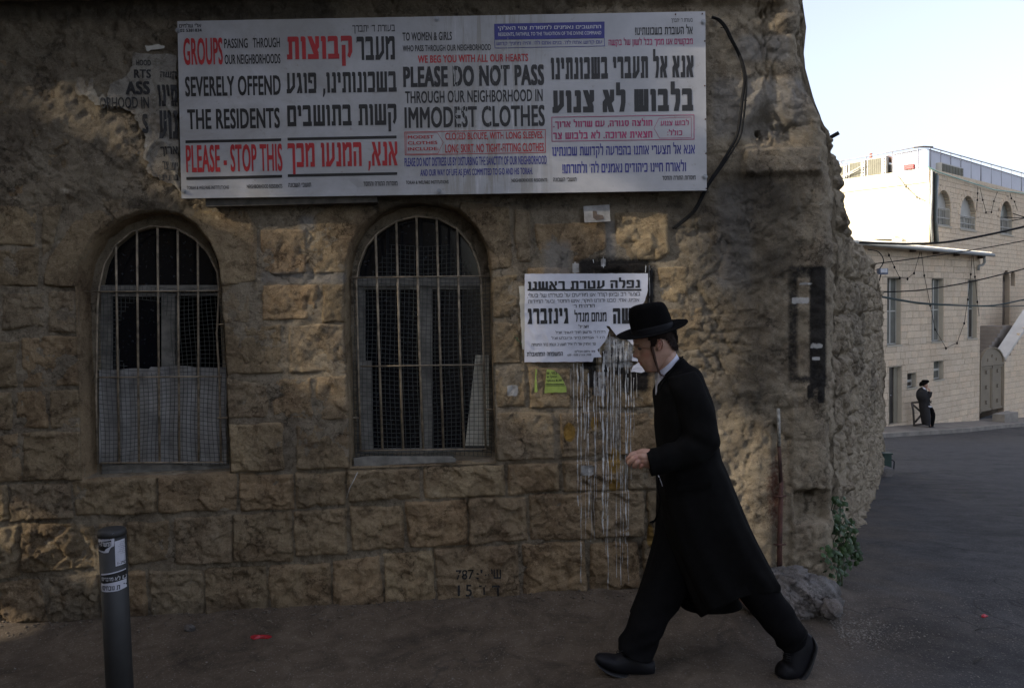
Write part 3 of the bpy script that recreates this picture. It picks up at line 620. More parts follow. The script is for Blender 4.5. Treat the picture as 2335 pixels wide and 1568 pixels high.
# ---- middle window
INM = [(812, 1034), (812, 900), (810, 746), (814, 636), (820, 600), (836, 562), (862, 532), (902, 506), (950, 495), (998, 500), (1040, 522), (1070, 556), (1088, 600), (1095, 630), (1100, 746), (1104, 900), (1108, 1030)]
wM = arch_plate(OPM, INM, YF - .02, .06, PLASTER, bld, 'window'); wM['label'] = 'middle arched window with dark panes behind leaning rusty bars'
m = MB(); quadbox(m, 808, 630, 1102, 652, YF - .015, .05); m.obj('transom', WOODG, wM)
for a in ((810, 652, 832, 1034), (957, 652, 985, 1034), (1098, 648, 1120, 830)):
    m = MB(); quadbox(m, *a, YF, .045); m.obj('sash', WOODG, wM)
for a in ((832, 652, 957, 660), (985, 652, 1098, 660), (832, 1022, 957, 1034), (985, 1022, 1098, 1034)):
    m = MB(); quadbox(m, *a, YF + .002, .04); m.obj('sash_rail', WOODG, wM)
for a in ((830, 658, 958, 1024), (984, 658, 1100, 1024), (816, 498, 1092, 632)):
    m = MB(); quadbox(m, *a, YF + .025, .004); m.obj('glass_pane', GLASS, wM)
for a in ((880, 505, 886, 632), (955, 496, 962, 632), (1020, 505, 1026, 632)):
    m = MB(); quadbox(m, *a, YF + .01, .02); m.obj('glazing_bar', DARKIN, wM)
m = MB(); polyboard(m, [(816, 822), (847, 822), (850, 1030), (822, 1036)], YF - .04, .02); m.obj('white_panel', WOODG, wM)
# tied curtain cloth at the right
V = []; nu, nv = 16, 22
for j in range(nv):
    v = j / (nv - 1); xl = 1084 - 24 * v; xr = 1114
    for i in range(nu):
        u = i / (nu - 1); V.append(P(xl + (xr - xl) * u, 809 + (1016 - 809) * v, YF - .035 + .008 * math.sin(u * 15 + v * 4) + .004 * math.sin(v * 30 + u * 6)))
mobj('curtain', V, [(j * nu + i, j * nu + i + 1, (j + 1) * nu + i + 1, (j + 1) * nu + i) for j in range(nv - 1) for i in range(nu - 1)], CLOTHW, wM)
for (xt, yt), xm, xb in (((856, 534), 864, 872), ((903, 506), 911, 919), ((949, 495), 956, 965), ((995, 500), 1003, 1011), ((1042, 522), 1049, 1058)):
    bar([(xt, yt), (xm, 800), (xb, 1026)], YB, .0072, wM)
bar([(822, 1028), (816, 800), (812, 640), (818, 602), (834, 562), (862, 530), (904, 504), (950, 493), (1000, 499), (1042, 522), (1072, 558), (1090, 602), (1096, 640), (1102, 800), (1107, 1022)], YB, .0062, wM)
for y, a, b in ((633, 790, 1120), (835, 822, 1104), (1027, 818, 1108)): bar([(a, y), (b, y - 4)], YB - .012, .0042, wM)
for a, b in ((795, 952), (1103, 933)): bar([(a, b), (a + 24, b)], YB, .005, wM, 'anchor')
m = MB()
wires(m, 31, 43, lambda u, v: (805 + 312 * u + 4 * v, 632 + 410 * v), YB + .02, lambda u, v: (.006 * math.sin(v * 7 + u * 3), .006 * math.sin(v * 6) * math.sin(u * 8) - .10 * max(0, v - .93) / .07 * 0, .010 * math.sin(u * 6 + v * 3)),
      hole=lambda u, v: False)
wires(m, 24, 8, lambda u, v: (803 + 232 * u, 1034 + (24 - 10 * u) * v), YB + .0, lambda u, v: (0, -.05 * v, .006 * math.sin(u * 9)), hole=None)
wires(m, 24, 8, lambda u, v: (840 + 240 * u, 560 + 72 * v), YB + .03, lambda u, v: (0, 0, .006 * math.sin(u * 9)), hole=lambda u, v: abs(u - .5) > .3 + .2 * v)
m.obj('wire_mesh', WIREG, wM, True)
m = MB(); polyboard(m, [(806, 1044), (840, 1040), (1030, 1040), (1040, 1046), (1038, 1053), (900, 1058), (808, 1066)], YW + .012, .012); m.obj('fallen_board', WOODG, wM)
# ================================================================== surface lookup on the finished wall
_v = []; _f = []; _b = 0
for o in [c for c in bld.children if c.name.split('.')[0] in ('wall', 'stone')]:
    me = o.data; n = len(me.vertices); a = np.empty(n * 3, np.float32); me.vertices.foreach_get('co', a); a = a.reshape(-1, 3)
    l = np.empty(len(me.loops), np.int32); me.loops.foreach_get('vertex_index', l); l = l.reshape(-1, 4)
    kk = (a[l[:, 0], 0] > -3.2) & (a[l[:, 0], 2] > -.3) & (a[l[:, 0], 2] < 3.7); l = l[kk]
    _v.append(a); _f.append(l + _b); _b += n
_V = np.concatenate(_v); _F = np.concatenate(_f)
WALL = BVHTree.FromPolygons(_V.tolist(), _F.tolist())
def surf(px, py):
    p = P(px, py, YW); r = WALL.ray_cast(Vector((p.x, YW - 1.0, p.z)), Vector((0, 1, 0)), 3.0)
    return r[0] if r[0] is not None else p
def surf_xz(x, z):
    r = WALL.ray_cast(Vector((x, YW - 1.0, z)), Vector((0, 1, 0)), 3.0)
    return r[0].y if r[0] is not None else YW

# ================================================================== lettering
_texts = []
FONTOFF = {}

def heb_glyph(c, v, h):
    """block Hebrew letter drawn from strokes: (width, list of polygons), baseline 0, height 1"""
    Q = []
    def B(x0, y0, x1, y1): Q.append([(x0, y0), (x1, y0), (x1, y1), (x0, y1)])
    def TB(x0, x1, lip=True):     # top bar, rounded on the right
        r = min(.10, h * .7, (x1 - x0) * .4); Q.append([(x0, 1 - h), (x1, 1 - h), (x1, 1 - r), (x1 - r * .3, 1 - r * .3), (x1 - r, 1), (x0 + .03, 1), (x0, 1 - .04)])
        if lip: B(x0, 1 - h - .05, x0 + .045, 1 - h)
    s = 1 - h
    if c == 'א': w = .74; Q.append([(0, 1), (v * 1.15, 1), (w, 0), (w - v * 1.2, 0)]); B(w - v * .95, .52, w, 1); B(0, 0, v * .95, .46); Q.append([(0, .46), (v * .95, .46), (.34, .62), (.24, .68)]); Q.append([(w - v * .95, .52), (w, .52), (.52, .34), (.44, .40)])
    elif c == 'ב': w = .70; TB(0, w - .07); B(w - .07 - v, h, w - .07, s); B(0, 0, w, h)
    elif c == 'ג': w = .50; TB(.06, .18 + v); Q.append([(.18, s), (.18 + v, s), (w, 0), (w - v, 0)]); Q.append([(0, 0), (v, 0), (.30, .30), (.27, .42), (.2, .36)])
    elif c == 'ד': w = .66; TB(0, w); B(w - .1 - v, 0, w - .1, s)
    elif c == 'ה': w = .70; TB(0, w); B(w - v, 0, w, s); B(.03, 0, .03 + v, .62)
    elif c == 'ו': w = v + .07; TB(0, w, False); B(w - v, 0, w, s)
    elif c == 'ז': w = v + .16; TB(0, w); B(.07, 0, .07 + v, s)
    elif c == 'ח': w = .70; TB(0, w, False); B(w - v, 0, w, s); B(.02, 0, .02 + v, s)
    elif c == 'ט': w = .74; B(0, h, v, 1); B(0, 0, w, h); B(w - v, h, w, s); TB(w - v - .15, w, False)
    elif c == 'י': w = v + .07; TB(0, w, False); B(w - v, .48, w, s)
    elif c == 'כ': w = .62; TB(0, w); B(w - v, h, w, s); B(0, 0, w - .03, h)
    elif c == 'ך': w = .62; TB(0, w); B(w - v, -.30, w, s)
    elif c == 'ל': w = .60; B(0, s, v * .9, 1.32); TB(v * .9, w, False); B(w - v, .42, w, s); Q.append([(w - v, .42), (w, .42), (w - .10, 0), (w - .12 - v, 0)])
    elif c == 'ם': w = .70; TB(0, w, False); B(0, h, v, s); B(w - v, h, w, s); B(0, 0, w, h)
    elif c == 'מ': w = .78; TB(.30, w, False); B(w - v, h, w, s); B(w - v - .15, 0, w, h); B(.03, 0, .03 + v * .9, .66); Q.append([(0, 1), (v * .8, 1), (.42, .80), (.30, .66), (.03 + v * .9, .66), (.03, .66)])
    elif c == 'נ': w = v + .20; TB(.10, w, False); B(w - v, h, w, s); B(0, 0, w, h)
    elif c == 'ן': w = v + .07; TB(0, w, False); B(w - v, -.30, w, s)
    elif c == 'ס': w = .72; TB(0, w, False); B(.03, .3, .03 + v, s); B(w - v, .3, w, s); B(.2, 0, w - .18, h); Q.append([(.03, .3), (.2, 0), (.2 + v * .6, h), (.03 + v, .3)]); Q.append([(w - v, .3), (w - .18 - v * .6, h), (w - .18, 0), (w, .3)])
    elif c == 'ע': w = .74; B(.07, .20, .07 + v * .95, 1); B(w - v, .30, w, 1); Q.append([(0, 0), (.36, 0), (w, .30), (w - v, .30 + h * .4), (.3, h), (0, h)])
    elif c == 'פ': w = .70; TB(0, w, False); B(w - v, h, w, s); B(0, 0, w - .03, h); B(0, .50, v * .9, s); B(v * .9, .46, v * .9 + .14, .46 + h * .8)
    elif c == 'ף': w = .70; TB(0, w, False); B(w - v, -.3, w, s); B(0, .50, v * .9, s); B(v * .9, .46, v * .9 + .14, .46 + h * .8)
    elif c == 'צ': w = .72; Q.append([(0, 1), (v * 1.1, 1), (w - .03, .26), (w - .08, h), (w - .12 - v, h)]); B(w - v, .52, w, 1); Q.append([(w - v, .52), (w, .52), (w - .18, .36), (w - .3, .46)]); B(0, 0, w - .04, h)
    elif c == 'ץ': w = .70; Q.append([(.2, -.3), (.2 + v, -.3), (.2 + v, .5), (.2, .6)]); Q.append([(0, 1), (v, 1), (.2 + v, .6), (.2, .5)]); B(w - v, .55, w, 1); Q.append([(w - v, .55), (w, .55), (.2 + v, .3), (.2 + v, .42)])
    elif c == 'ק': w = .70; TB(0, w); B(w - v, .30, w, s); Q.append([(w - v, .30), (w, .30), (w - .16, .02), (w - .22 - v * .4, .12)]); B(.04, -.32, .04 + v, .60)
    elif c == 'ר': w = .62; TB(0, w); B(w - v, 0, w, s)
    elif c == 'ש': w = .92; B(.02, h, .02 + v, 1); B(w / 2 - v / 2, h, w / 2 + v / 2, 1); B(w - v, h, w, 1); B(.02, 0, w, h)
    elif c == 'ת': w = .76; TB(.06, w, False); B(w - v, 0, w, s); B(.12, h, .12 + v * .9, s); B(0, 0, .12 + v * .9, h)
    elif c == '׳': w = v * .7; Q.append([(0, .68), (v * .3, .68), (w, 1), (v * .1, 1)])
    elif c == '״': w = v * 1.7; Q.append([(0, .68), (v * .3, .68), (v * .6, 1), (v * .1, 1)]); Q.append([(v, .68), (v * 1.3, .68), (v * 1.6, 1), (v * 1.1, 1)])
    elif c == ',': w = v; Q.append([(0, -.2), (v * .4, -.2), (v, 0), (v, h), (v * .2, h), (v * .2, 0)])
    elif c == '.': w = v; B(0, 0, v, h)
    elif c == ':': w = v; B(0, 0, v, h); B(0, .6, v, .6 + h)
    elif c == '!': w = v; B(0, .30, v, 1.02); B(0, 0, v, .18)
    elif c == '-': w = .34; B(0, .4, .34, .4 + h)
    elif c == ' ': w = .30
    else: w = .5; B(0, 0, w, h)
    return w, Q
def heb_mesh(sx, heavy, fine):
    v = .115 + heavy * 2.1; h = .14 + heavy * 1.35; gap = .11 + heavy * .1; x = 0; V = []; F = []; k = 0
    for c in sx:
        w, Q = heb_glyph(c, min(v, .29), min(h, .27))
        for q in Q:
            k += 1; d = (k % 5) * .02
            if fine and len(q) == 4:
                nx_ = 2; ny_ = 3
                g = []
                for j in range(ny_ + 1):
                    for i in range(nx_ + 1):
                        a, b = i / nx_, j / ny_
                        X_ = (q[0][0] * (1 - a) + q[1][0] * a) * (1 - b) + (q[3][0] * (1 - a) + q[2][0] * a) * b; Y_ = (q[0][1] * (1 - a) + q[1][1] * a) * (1 - b) + (q[3][1] * (1 - a) + q[2][1] * a) * b; g.append((X_ + x, Y_, d))
                b0 = len(V); V += g; F += [(b0 + j * (nx_ + 1) + i, b0 + j * (nx_ + 1) + i + 1, b0 + (j + 1) * (nx_ + 1) + i + 1, b0 + (j + 1) * (nx_ + 1) + i) for j in range(ny_) for i in range(nx_)]
            else:
                b0 = len(V); V += [(a + x, b, d) for a, b in q]; F.append(tuple(range(b0, b0 + len(q))))
        x += w + gap
    me = bpy.data.meshes.new('lettering'); me.from_pydata(V, [], F); me.update(); return me
def text(s, x0, x1, y0, y1, Y, mat, parent, heavy=0.0, rtl=None, name='lettering', shear=0.0, slope=True, place=None):
    if rtl is None: rtl = any('\u0590' <= c <= '\u05ff' for c in s)
    if rtl:
        s = s[::-1]; s = s.translate({ord('('): ')', ord(')'): '('})
        # keep numbers left-to-right
        import re
        s = re.sub(r'[0-9][0-9:.\-]*[0-9]', lambda m_: m_.group(0)[::-1], s)
    if rtl and not any(ch in '0123456789' for ch in s):
        _texts.append((heb_mesh(s, heavy, place is not None), x0, x1, y0, y1, Y, mat, parent, name, slope, place)); return
    cu = bpy.data.curves.new('text', 'FONT'); cu.body = s; cu.size = 1.0;  cu.space_character = 1.0 + heavy * (1.6 if rtl else 1.5); cu.shear = shear; cu.resolution_u = 3; cu.fill_mode = 'BOTH'
    o = bpy.data.objects.new('text', cu); COL.objects.link(o)
    o['heavy'] = heavy; _texts.append((o, x0, x1, y0, y1, Y, mat, parent, name, slope, place))
def embolden(me, d):
    """heavier strokes: the flat letters repeated a hair apart, each layer 20 microns in front of the last"""
    if d <= 0: return me
    V = [v.co[:] for v in me.vertices]; F = [tuple(p.vertices) for p in me.polygons]; nv = len(V); VV = []; FF = []
    for k, (dx, dy) in enumerate(((-d, -d * .5), (-d, d * .5), (-d * .5, 0), (0, 0), (d * .5, 0), (d, -d * .5), (d, d * .5))):
        VV += [(x + dx, y + dy, k * .012) for x, y, z in V]; FF += [tuple(i + k * nv for i in f) for f in F]
    m2 = bpy.data.meshes.new('lettering'); m2.from_pydata(VV, [], FF); m2.update(); bpy.data.meshes.remove(me); return m2
def flush_texts():
    bpy.context.view_layer.update(); dg = bpy.context.evaluated_depsgraph_get()
    for (o, x0, x1, y0, y1, Y, mat, parent, name, slope, place) in _texts:
        me = o if isinstance(o, bpy.types.Mesh) else embolden(bpy.data.meshes.new_from_object(o.evaluated_get(dg)), o['heavy'] * .82); n = len(me.vertices)
        a = np.empty(n * 3, np.float32); me.vertices.foreach_get('co', a); a = a.reshape(-1, 3)
        u = (a[:, 0] - a[:, 0].min()) / max(1e-6, np.ptp(a[:, 0])); v = (a[:, 1] - a[:, 1].min()) / max(1e-6, np.ptp(a[:, 1]))
        ym = (y0 + y1) / 2; xm = (x0 + x1) / 2; sl2 = .0166 * (x1 - x0) if slope else 0.0
        hh = (y1 - y0) - sl2
        A = P(x0, ym, Y); B = P(x1, ym, Y); T = P(xm, ym - hh / 2, Y); Bo = P(xm, ym + hh / 2, Y)
        X = A.x + (B.x - A.x) * u; Z = Bo.z + (T.z - Bo.z) * v
        lay = a[:, 2] * .002
        if place is None: c = np.stack([X, np.full(n, Y) - lay, Z], -1)
        else: c = np.array([place(float(p_), float(q_), float(uu), float(vv)) for p_, q_, uu, vv in zip(X, Z, u, v)]); c[:, 1] -= lay
        me.vertices.foreach_set('co', c.astype(np.float32).ravel()); me.materials.clear(); me.materials.append(mat); me.update()
        ob = bpy.data.objects.new(name, me); COL.objects.link(ob); setpar(ob, parent)
        if not isinstance(o, bpy.types.Mesh): cu = o.data; bpy.data.objects.remove(o); bpy.data.curves.remove(cu)
    _texts.clear()

# ================================================================== THE BIG BOARD
YS = YW - .115
board = empty('notice_board', P(1007, 440, YS), 'long white notice board with black and red Hebrew and English lettering above the windows', 'sign')
def board_mat():
    m, nt, b = nmat('weathered_white_aluminium_board')
    vec = nt.nodes.new('ShaderNodeNewGeometry').outputs['Position']
    sx = N(nt, 'ShaderNodeMapping'); sx.inputs['Scale'].default_value = (16, 1, 1.1); nt.links.new(vec, sx.inputs[0])
    streak = noise(nt, sx.outputs[0], 1.6, 8, .7, .3)
    mk = N(nt, 'ShaderNodeSeparateXYZ'); nt.links.new(vec, mk.inputs[0])
    base = ramp(nt, noise(nt, vec, 5, 6, .6), [(0.3, (0.37, 0.37, 0.375)), (0.7, (0.47, 0.47, 0.48))])
    near = ramp(nt, math_n(nt, 'ABSOLUTE', math_n(nt, 'ADD', mk.outputs[0], 0.10)), [(0.12, (1, 1, 1)), (0.42, (0, 0, 0))])
    st = ramp(nt, streak, [(0.50, (0, 0, 0)), (0.58, (1, 1, 1))])
    base = mix(nt, base, (0.27, 0.255, 0.215), math_n(nt, 'MULTIPLY', math_n(nt, 'MULTIPLY', st, near), .75))
    st2 = ramp(nt, streak, [(0.36, (1, 1, 1)), (0.42, (0, 0, 0))])
    base = mix(nt, base, (0.58, 0.58, 0.60), math_n(nt, 'MULTIPLY', math_n(nt, 'MULTIPLY', st2, near), .8))
    left = ramp(nt, mk.outputs[0], [(0.0, (1, 1, 1)), (0.25, (0, 0, 0))])
    base = mix(nt, base, (0.28, 0.265, 0.235), math_n(nt, 'MULTIPLY', math_n(nt, 'MULTIPLY', left, ramp(nt, noise(nt, vec, 2.2, 8, .7, .8), [(0.42, (0, 0, 0)), (0.7, (1, 1, 1))])), .7))
    base = mix(nt, base, (0.20, 0.16, 0.11), ramp(nt, noise(nt, vec, 26, 8, .75), [(0.60, (0, 0, 0)), (0.72, (.7,) * 3)]))
    nt.links.new(base, b.inputs['Base Color']); b.inputs['Roughness'].default_value = .42
    bump(nt, b, noise(nt, vec, 6, 4, .6), .25, .006); return m
BOARD = board_mat()
cs = [(403.5, 48.5), (1608, 26), (1611.5, 434), (413, 452.5)]
f = [P(x, y, YS) for x, y in cs]
m = MB(); nx_, nz_ = 60, 20; V = []; F = []
for j in range(nz_ + 1):
    for i in range(nx_ + 1):
        u = i / nx_; v = j / nz_; p = (f[0] * (1 - u) + f[1] * u) * (1 - v) + (f[3] * (1 - u) + f[2] * u) * v
        dent = -.0016 * max(0, 1 - math.hypot((u - .335) / .02, (v - .965) / .05)); V.append(p + Vector((0, .004 - dent * 4, .0)))
F = [(j * (nx_ + 1) + i, (j + 1) * (nx_ + 1) + i, (j + 1) * (nx_ + 1) + i + 1, j * (nx_ + 1) + i + 1) for j in range(nz_) for i in range(nx_)]
b0 = len(V); V += [q + Vector((0, .004, 0)) for q in f] + [q + Vector((0, .028, 0)) for q in f]
F += [(b0 + i, b0 + (i + 1) % 4, b0 + 4 + (i + 1) % 4, b0 + 4 + i) for i in range(4)] + [(b0 + 4, b0 + 5, b0 + 6, b0 + 7)]
mobj('panel', V, F, BOARD, board, False)
YT = YS + .0022
def rect(pts, mat, name='printed_bar', Y=None, par=None):
    mobj(name, [P(x, y, Y or YT) for x, y in pts], [tuple(range(len(pts)))], mat, par or board, False)
def bar_h(x0, x1, yl0, yl1, yr0, yr1, mat): rect([(x0, yl0), (x1, yr0), (x1, yr1), (x0, yl1)], mat)
def outline(pts, wpx, mat, name='printed_frame', Y=None, par=None):
    n = len(pts); cx = sum(p[0] for p in pts) / n; cy = sum(p[1] for p in pts) / n; inn = []
    for i in range(n):
        a = np.array(pts[i - 1], float); b = np.array(pts[i], float); c = np.array(pts[(i + 1) % n], float)
        d1 = (b - a) / np.linalg.norm(b - a); d2 = (c - b) / np.linalg.norm(c - b); n1 = np.array((-d1[1], d1[0])); n2 = np.array((-d2[1], d2[0]))
        k = wpx / max(.3, 1 + n1.dot(n2)); q = b + (n1 + n2) * k
        inn.append(tuple(q))
    V = [P(x, y, Y or YT) for x, y in list(pts) + inn]
    mobj(name, V, [(i, (i + 1) % n, n + (i + 1) % n, n + i) for i in range(n)], mat, par or board, False)
B_ = (YT,)
def T(s, x0, x1, y0, y1, mat, heavy=.0, **k): text(s, x0, x1, y0, y1, k.pop('Y', YT), mat, k.pop('par', board), heavy, **k)
T('אלי שלמים', 408.4, 458.4, 53, 64, INKB, .02); T('02 5381834', 410.7, 459.5, 66, 73.8, INKB, .03)
T('GROUPS', 417.9, 507.5, 86, 149.5, INKR, .035)
T('PASSING', 511, 564.6, 88, 111, INKB, .025); T('THROUGH', 576.5, 638, 86.3, 109.8, INKB, .025); T('OUR NEIGHBORHOODS', 512, 639, 123.3, 147.5, INKB, .03)
T('SEVERELY OFFEND', 421.8, 639.9, 171.7, 221, INKB, .04); T('THE RESIDENTS', 427, 638, 246, 296, INKB, .04)
bar_h(422.7, 641, 320.6, 326.8, 316, 322, INKB); T('PLEASE - STOP THIS', 423.8, 643.5, 327.5, 394, INKR, .035); bar_h(424.7, 643, 404, 410.5, 399, 405.5, INKB)
T('TORAH & WELFARE INSTITUTIONS', 425.6, 521.5, 423, 432.5, INKB, .02); T('NEIGHBORHOOD RESIDENTS', 562.5, 643.5, 420, 430, INKB, .03)
T('בעזרת ד׳ יתברך', 803, 900, 57, 78, INKB, .012); T('קבוצות', 653.9, 803, 82, 153, INKR, .06); T('מעבר', 813, 900, 83, 138, INKB, .05)
T('בשכונותינו, פוגע', 653, 904, 163, 223, INKB, .05); T('קשות בתושבים', 655, 904, 237, 304, INKB, .05)
bar_h(655.4, 903.8, 314.5, 320.8, 309.5, 315.8, INKB); T('אנא, המנעו מכך', 656, 906, 323, 398, INKR, .05); bar_h(656, 905.5, 397.6, 404, 392.8, 399, INKB)
T('תושבי השכונה', 657, 709, 417, 427, INKB, .03); T('מוסדות התורה והחסד', 828.6, 906, 413.5, 424.5, INKB, .03)
T('TO WOMEN & GIRLS', 917.4, 1030, 73, 94, INKB, .03); T('WHO PASS THROUGH OUR NEIGHBORHOOD', 918, 1119, 101, 118.5, INKB, .03)
T('WE BEG YOU WITH ALL OUR HEARTS', 952.5, 1203.7, 123, 144.5, INKR, .04)
T('PLEASE DO NOT PASS', 919, 1240.4, 147, 200, INKB, .065); T('THROUGH OUR NEIGHBORHOOD IN', 923.6, 1237, 203.5, 236.5, INKB, .03); T('IMMODEST CLOTHES', 922, 1242, 239.5, 293.2, INKB, .04)
outline([(922, 301), (1243.5, 295), (1244, 348.5), (923, 354.5)], 1.3, INKR); outline([(925.6, 304), (997, 302.6), (1011, 325), (998, 351), (926, 352)], .8, INKR)
T('MODEST', 929.5, 988.6, 308.6, 317, INKR, .03); T('CLOTHES', 929.5, 997, 321.7, 330.3, INKR, .03); T('INCLUDE:', 929.5, 999.5, 335.5, 344, INKR, .03)
T('CLOSED BLOUSE, WITH LONG SLEEVES.', 1014.9, 1238.8, 299.5, 322, INKR, .03); T('LONG SKIRT. NO TIGHT-FITTING CLOTHES', 1014.9, 1239.8, 326, 349, INKR, .03)
T('PLEASE DO NOT DISTRESS US BY DISTURBING THE SANCTITY OF OUR NEIGHBORHOOD', 922, 1246, 355, 380, INKBL, .025)
T('AND OUR WAY OF LIFE AS JEWS COMMITTED TO G-D AND HIS TORAH.', 958, 1214, 382.5, 406.5, INKBL, .025)
T('TORAH & WELFARE INSTITUTIONS', 925, 1022.5, 411, 420.5, INKB, .025); T('NEIGHBORHOOD RESIDENTS', 1166, 1247, 406.5, 415.5, INKB, .025)
rect([(1126.5, 55), (1378, 50), (1378, 87), (1127, 90.6)], INKBL, 'printed_panel'); outline([(1126.8, 90.2), (1378, 86.6), (1378.6, 106), (1127.6, 111)], 1.2, INKBL)
T('התושבים נאמנים למסורת צווי האלקי', 1134.7, 1370, 55.5, 71.5, INKW, .02, Y=YT - .001); T('RESIDENTS, FAITHFUL TO THE TRADITION OF THE DIVINE COMMAND', 1135.7, 1370.5, 71.5, 84.5, INKW, .015, Y=YT - .001)
T('עם קדוש אתה לה׳. בנים אתם לה׳. והיה מחניך קדוש', 1132, 1372, 90.5, 106, INKBL, .015)
T('בעזרת ד׳ יתברך', 1529.7, 1578.6, 42.5, 53.5, INKB, .01); T('אל העוברת בשכונותינו!', 1447.6, 1578.6, 56, 80.5, INKB, .035); T('מבקשים אנו ממך בכל לשון של בקשה', 1386.9, 1579, 84, 108.5, INKM, .035)
T('אנא אל תעברי בשכונתינו', 1255.5, 1580.6, 111, 182, INKB, .075); T('בלבוש לא צנוע', 1258.8, 1579.6, 185.5, 258, INKB, .09)
outline([(1257, 267), (1582.5, 261.8), (1582.8, 318.6), (1257.4, 323.4)], 1.5, INKM); outline([(1490, 293), (1502, 269.5), (1576, 267), (1576.4, 314.5), (1503, 316)], .9, INKM)
T('חולצה סגורה, עם שרוול ארוך.', 1261, 1487, 269.5, 295, INKM, .05); T('חצאית ארוכה. לא בלבוש צר', 1260.5, 1487, 294.5, 318, INKM, .05)
T('לבוש צנוע', 1505.7, 1570, 271.5, 287, INKM, .03); T('כולל:', 1521, 1555, 294.5, 309.3, INKM, .03)
T('אנא אל תצערי אותנו בהפרעה לקדושת שכונתינו', 1258.8, 1583.8, 324, 362.5, INKBL, .035); T('ולאורח חיינו כיהודים נאמנים לה׳ ולתורתו!', 1281.8, 1563.8, 364, 395.5, INKBL, .035)
T('תושבי השכונה', 1260.5, 1313.7, 405, 414.3, INKB, .03); T('מוסדות התורה והחסד', 1509.7, 1585.5, 400.5, 411, INKB, .03)
for (x, y) in ((405.5, 70), (418.5, 436), (996, 43.5), (1001, 436), (1603, 50), (1607, 403)):
    m = MB(); c = P(x, y, YS); m.tube([c + Vector((0, .003, 0)), c + Vector((0, -.003, 0))], .0135, 14); m.tube([c + Vector((0, -.003, 0)), c + Vector((0, -.010, 0))], .0075, 6); m.obj('screw', STEEL, board, False)
for (x, y) in ((1606.5, 94), (1606.5, 196), (1608, 272), (1609, 350), (1601, 32), (1610, 430), (1540, 33)):
    m = MB(); c = P(x, y, YS); m.tube([c + Vector((0, .004, 0)), c + Vector((0, .0005, 0))], .004, 8); m.obj('rivet', RUST, board, False)
# pale glue streaks that ran down over the middle of the board
rs = np.random.RandomState(12); m = MB()
for k in range(22):
    x = rs.choice([1010, 1030, 1046, 1062, 1080, 1100, 1120, 1150]) + rs.uniform(-9, 9); y0 = rs.uniform(85, 330); L_ = rs.uniform(25, 120); w = rs.uniform(.4, 1.5); n_ = int(L_ / 4); V = []
    for i in range(n_ + 1):
        y = y0 + L_ * i / n_; ww = w * (.35 + .65 * abs(math.sin(i * .7 + k))) * (1 - .6 * i / n_) * rs.uniform(.5, 1.2); xx = x + 1.2 * math.sin(i * .3 + k); V += [P(xx - ww, min(y, 434), YT - .0006 - k * 2e-5), P(xx + ww, min(y, 434), YT - .0006 - k * 2e-5)]
    if y0 + L_ < 432: m.add(V, [(2 * i, 2 * i + 1, 2 * i + 3, 2 * i + 2) for i in range(n_) if rs.rand() > .15])
gs = m.obj('glue_streaks', simple('pale_glue', (.42, .42, .40), .6, .25, 60, 0), board); gs['kind'] = 'stuff'
# timber batten peeping out under the board
m = MB(); a = P(470, 458, YS + .04); b = P(860, 455, YS + .04); m.frame_box((a.x, YS + .03, a.z - .035), (b.x - a.x, 0, .01), (0, .05, 0), (0, 0, .045)); m.obj('batten', simple('dark_weathered_batten', (.09, .08, .065), .9, .4, 20, .5), board)

# ================================================================== PASTED PAPERS
def paper(name, pts, mat, off, label, cat, wr=.003, h=.008, parent=None, seed=0, cling=0.5, edge=.004):
    w = [W(*p) for p in pts]; xs = [p[0] for p in w]; zs = [p[1] for p in w]
    def sd(x, z): return psdf(x, z, w) + edge * fbm(x * 40, z * 40, 700 + seed, 3)
    x, z, F, d = patch(sd, (min(xs), min(zs), max(xs), max(zs)), h)
    # glued sheet: bridges the hollows, follows the bumps a little
    gx = np.arange(min(xs) - .02, max(xs) + .04, .02); gz = np.arange(min(zs) - .02, max(zs) + .04, .02)
    G = np.array([[surf_xz(a, b) for a in gx] for b in gz])
    for _ in range(3):
        Q = np.pad(G, 1, mode='edge'); mn = np.min([Q[a:a + G.shape[0], b:b + G.shape[1]] for a in range(3) for b in range(3)], 0); G = G * .5 + mn * .5
        Q = np.pad(G, 1, mode='edge'); G = np.mean([Q[a:a + G.shape[0], b:b + G.shape[1]] for a in range(3) for b in range(3)], 0)
    flat = G.min()
    def samp(x_, z_):
        iu = np.clip((x_ - gx[0]) / .02, 0, len(gx) - 1.001); iv = np.clip((z_ - gz[0]) / .02, 0, len(gz) - 1.001); i = iu.astype(int); j = iv.astype(int); fu = iu - i; fv = iv - j
        s = (G[j, i] * (1 - fu) + G[j, i + 1] * fu) * (1 - fv) + (G[j + 1, i] * (1 - fu) + G[j + 1, i + 1] * fu) * fv
        cr = np.abs(fbm(x_ * 4 + z_ * 1.5, z_ * 2.2, 720 + seed, 3)); cr2 = np.abs(fbm(x_ * 9 - z_ * 4, z_ * 7, 730 + seed, 3))
        return flat * (1 - cling) + s * cling - off - wr * (1 - sstep(0, .07, cr)) - wr * .5 * (1 - sstep(0, .06, cr2)) + wr * fbm(x_ * 7, z_ * 7, 740 + seed, 3)
    V = np.stack([x, samp(x, z), z], -1)
    o = mobj(name, V, F, mat, parent, True)
    if label: tag(o, label, cat)
    return o, samp
def on(samp, lift=.0022):
    def place(x, z, u, v): return (x, float(samp(np.array(x), np.array(z))) - lift, z)
    return place
paper('pasted_poster', [(1182.8, 653), (1240, 650), (1240, 800), (1190, 796)], PAPER2, .004, 'older yellowed poster showing behind the left edge of the death notice', 'poster', seed=3)
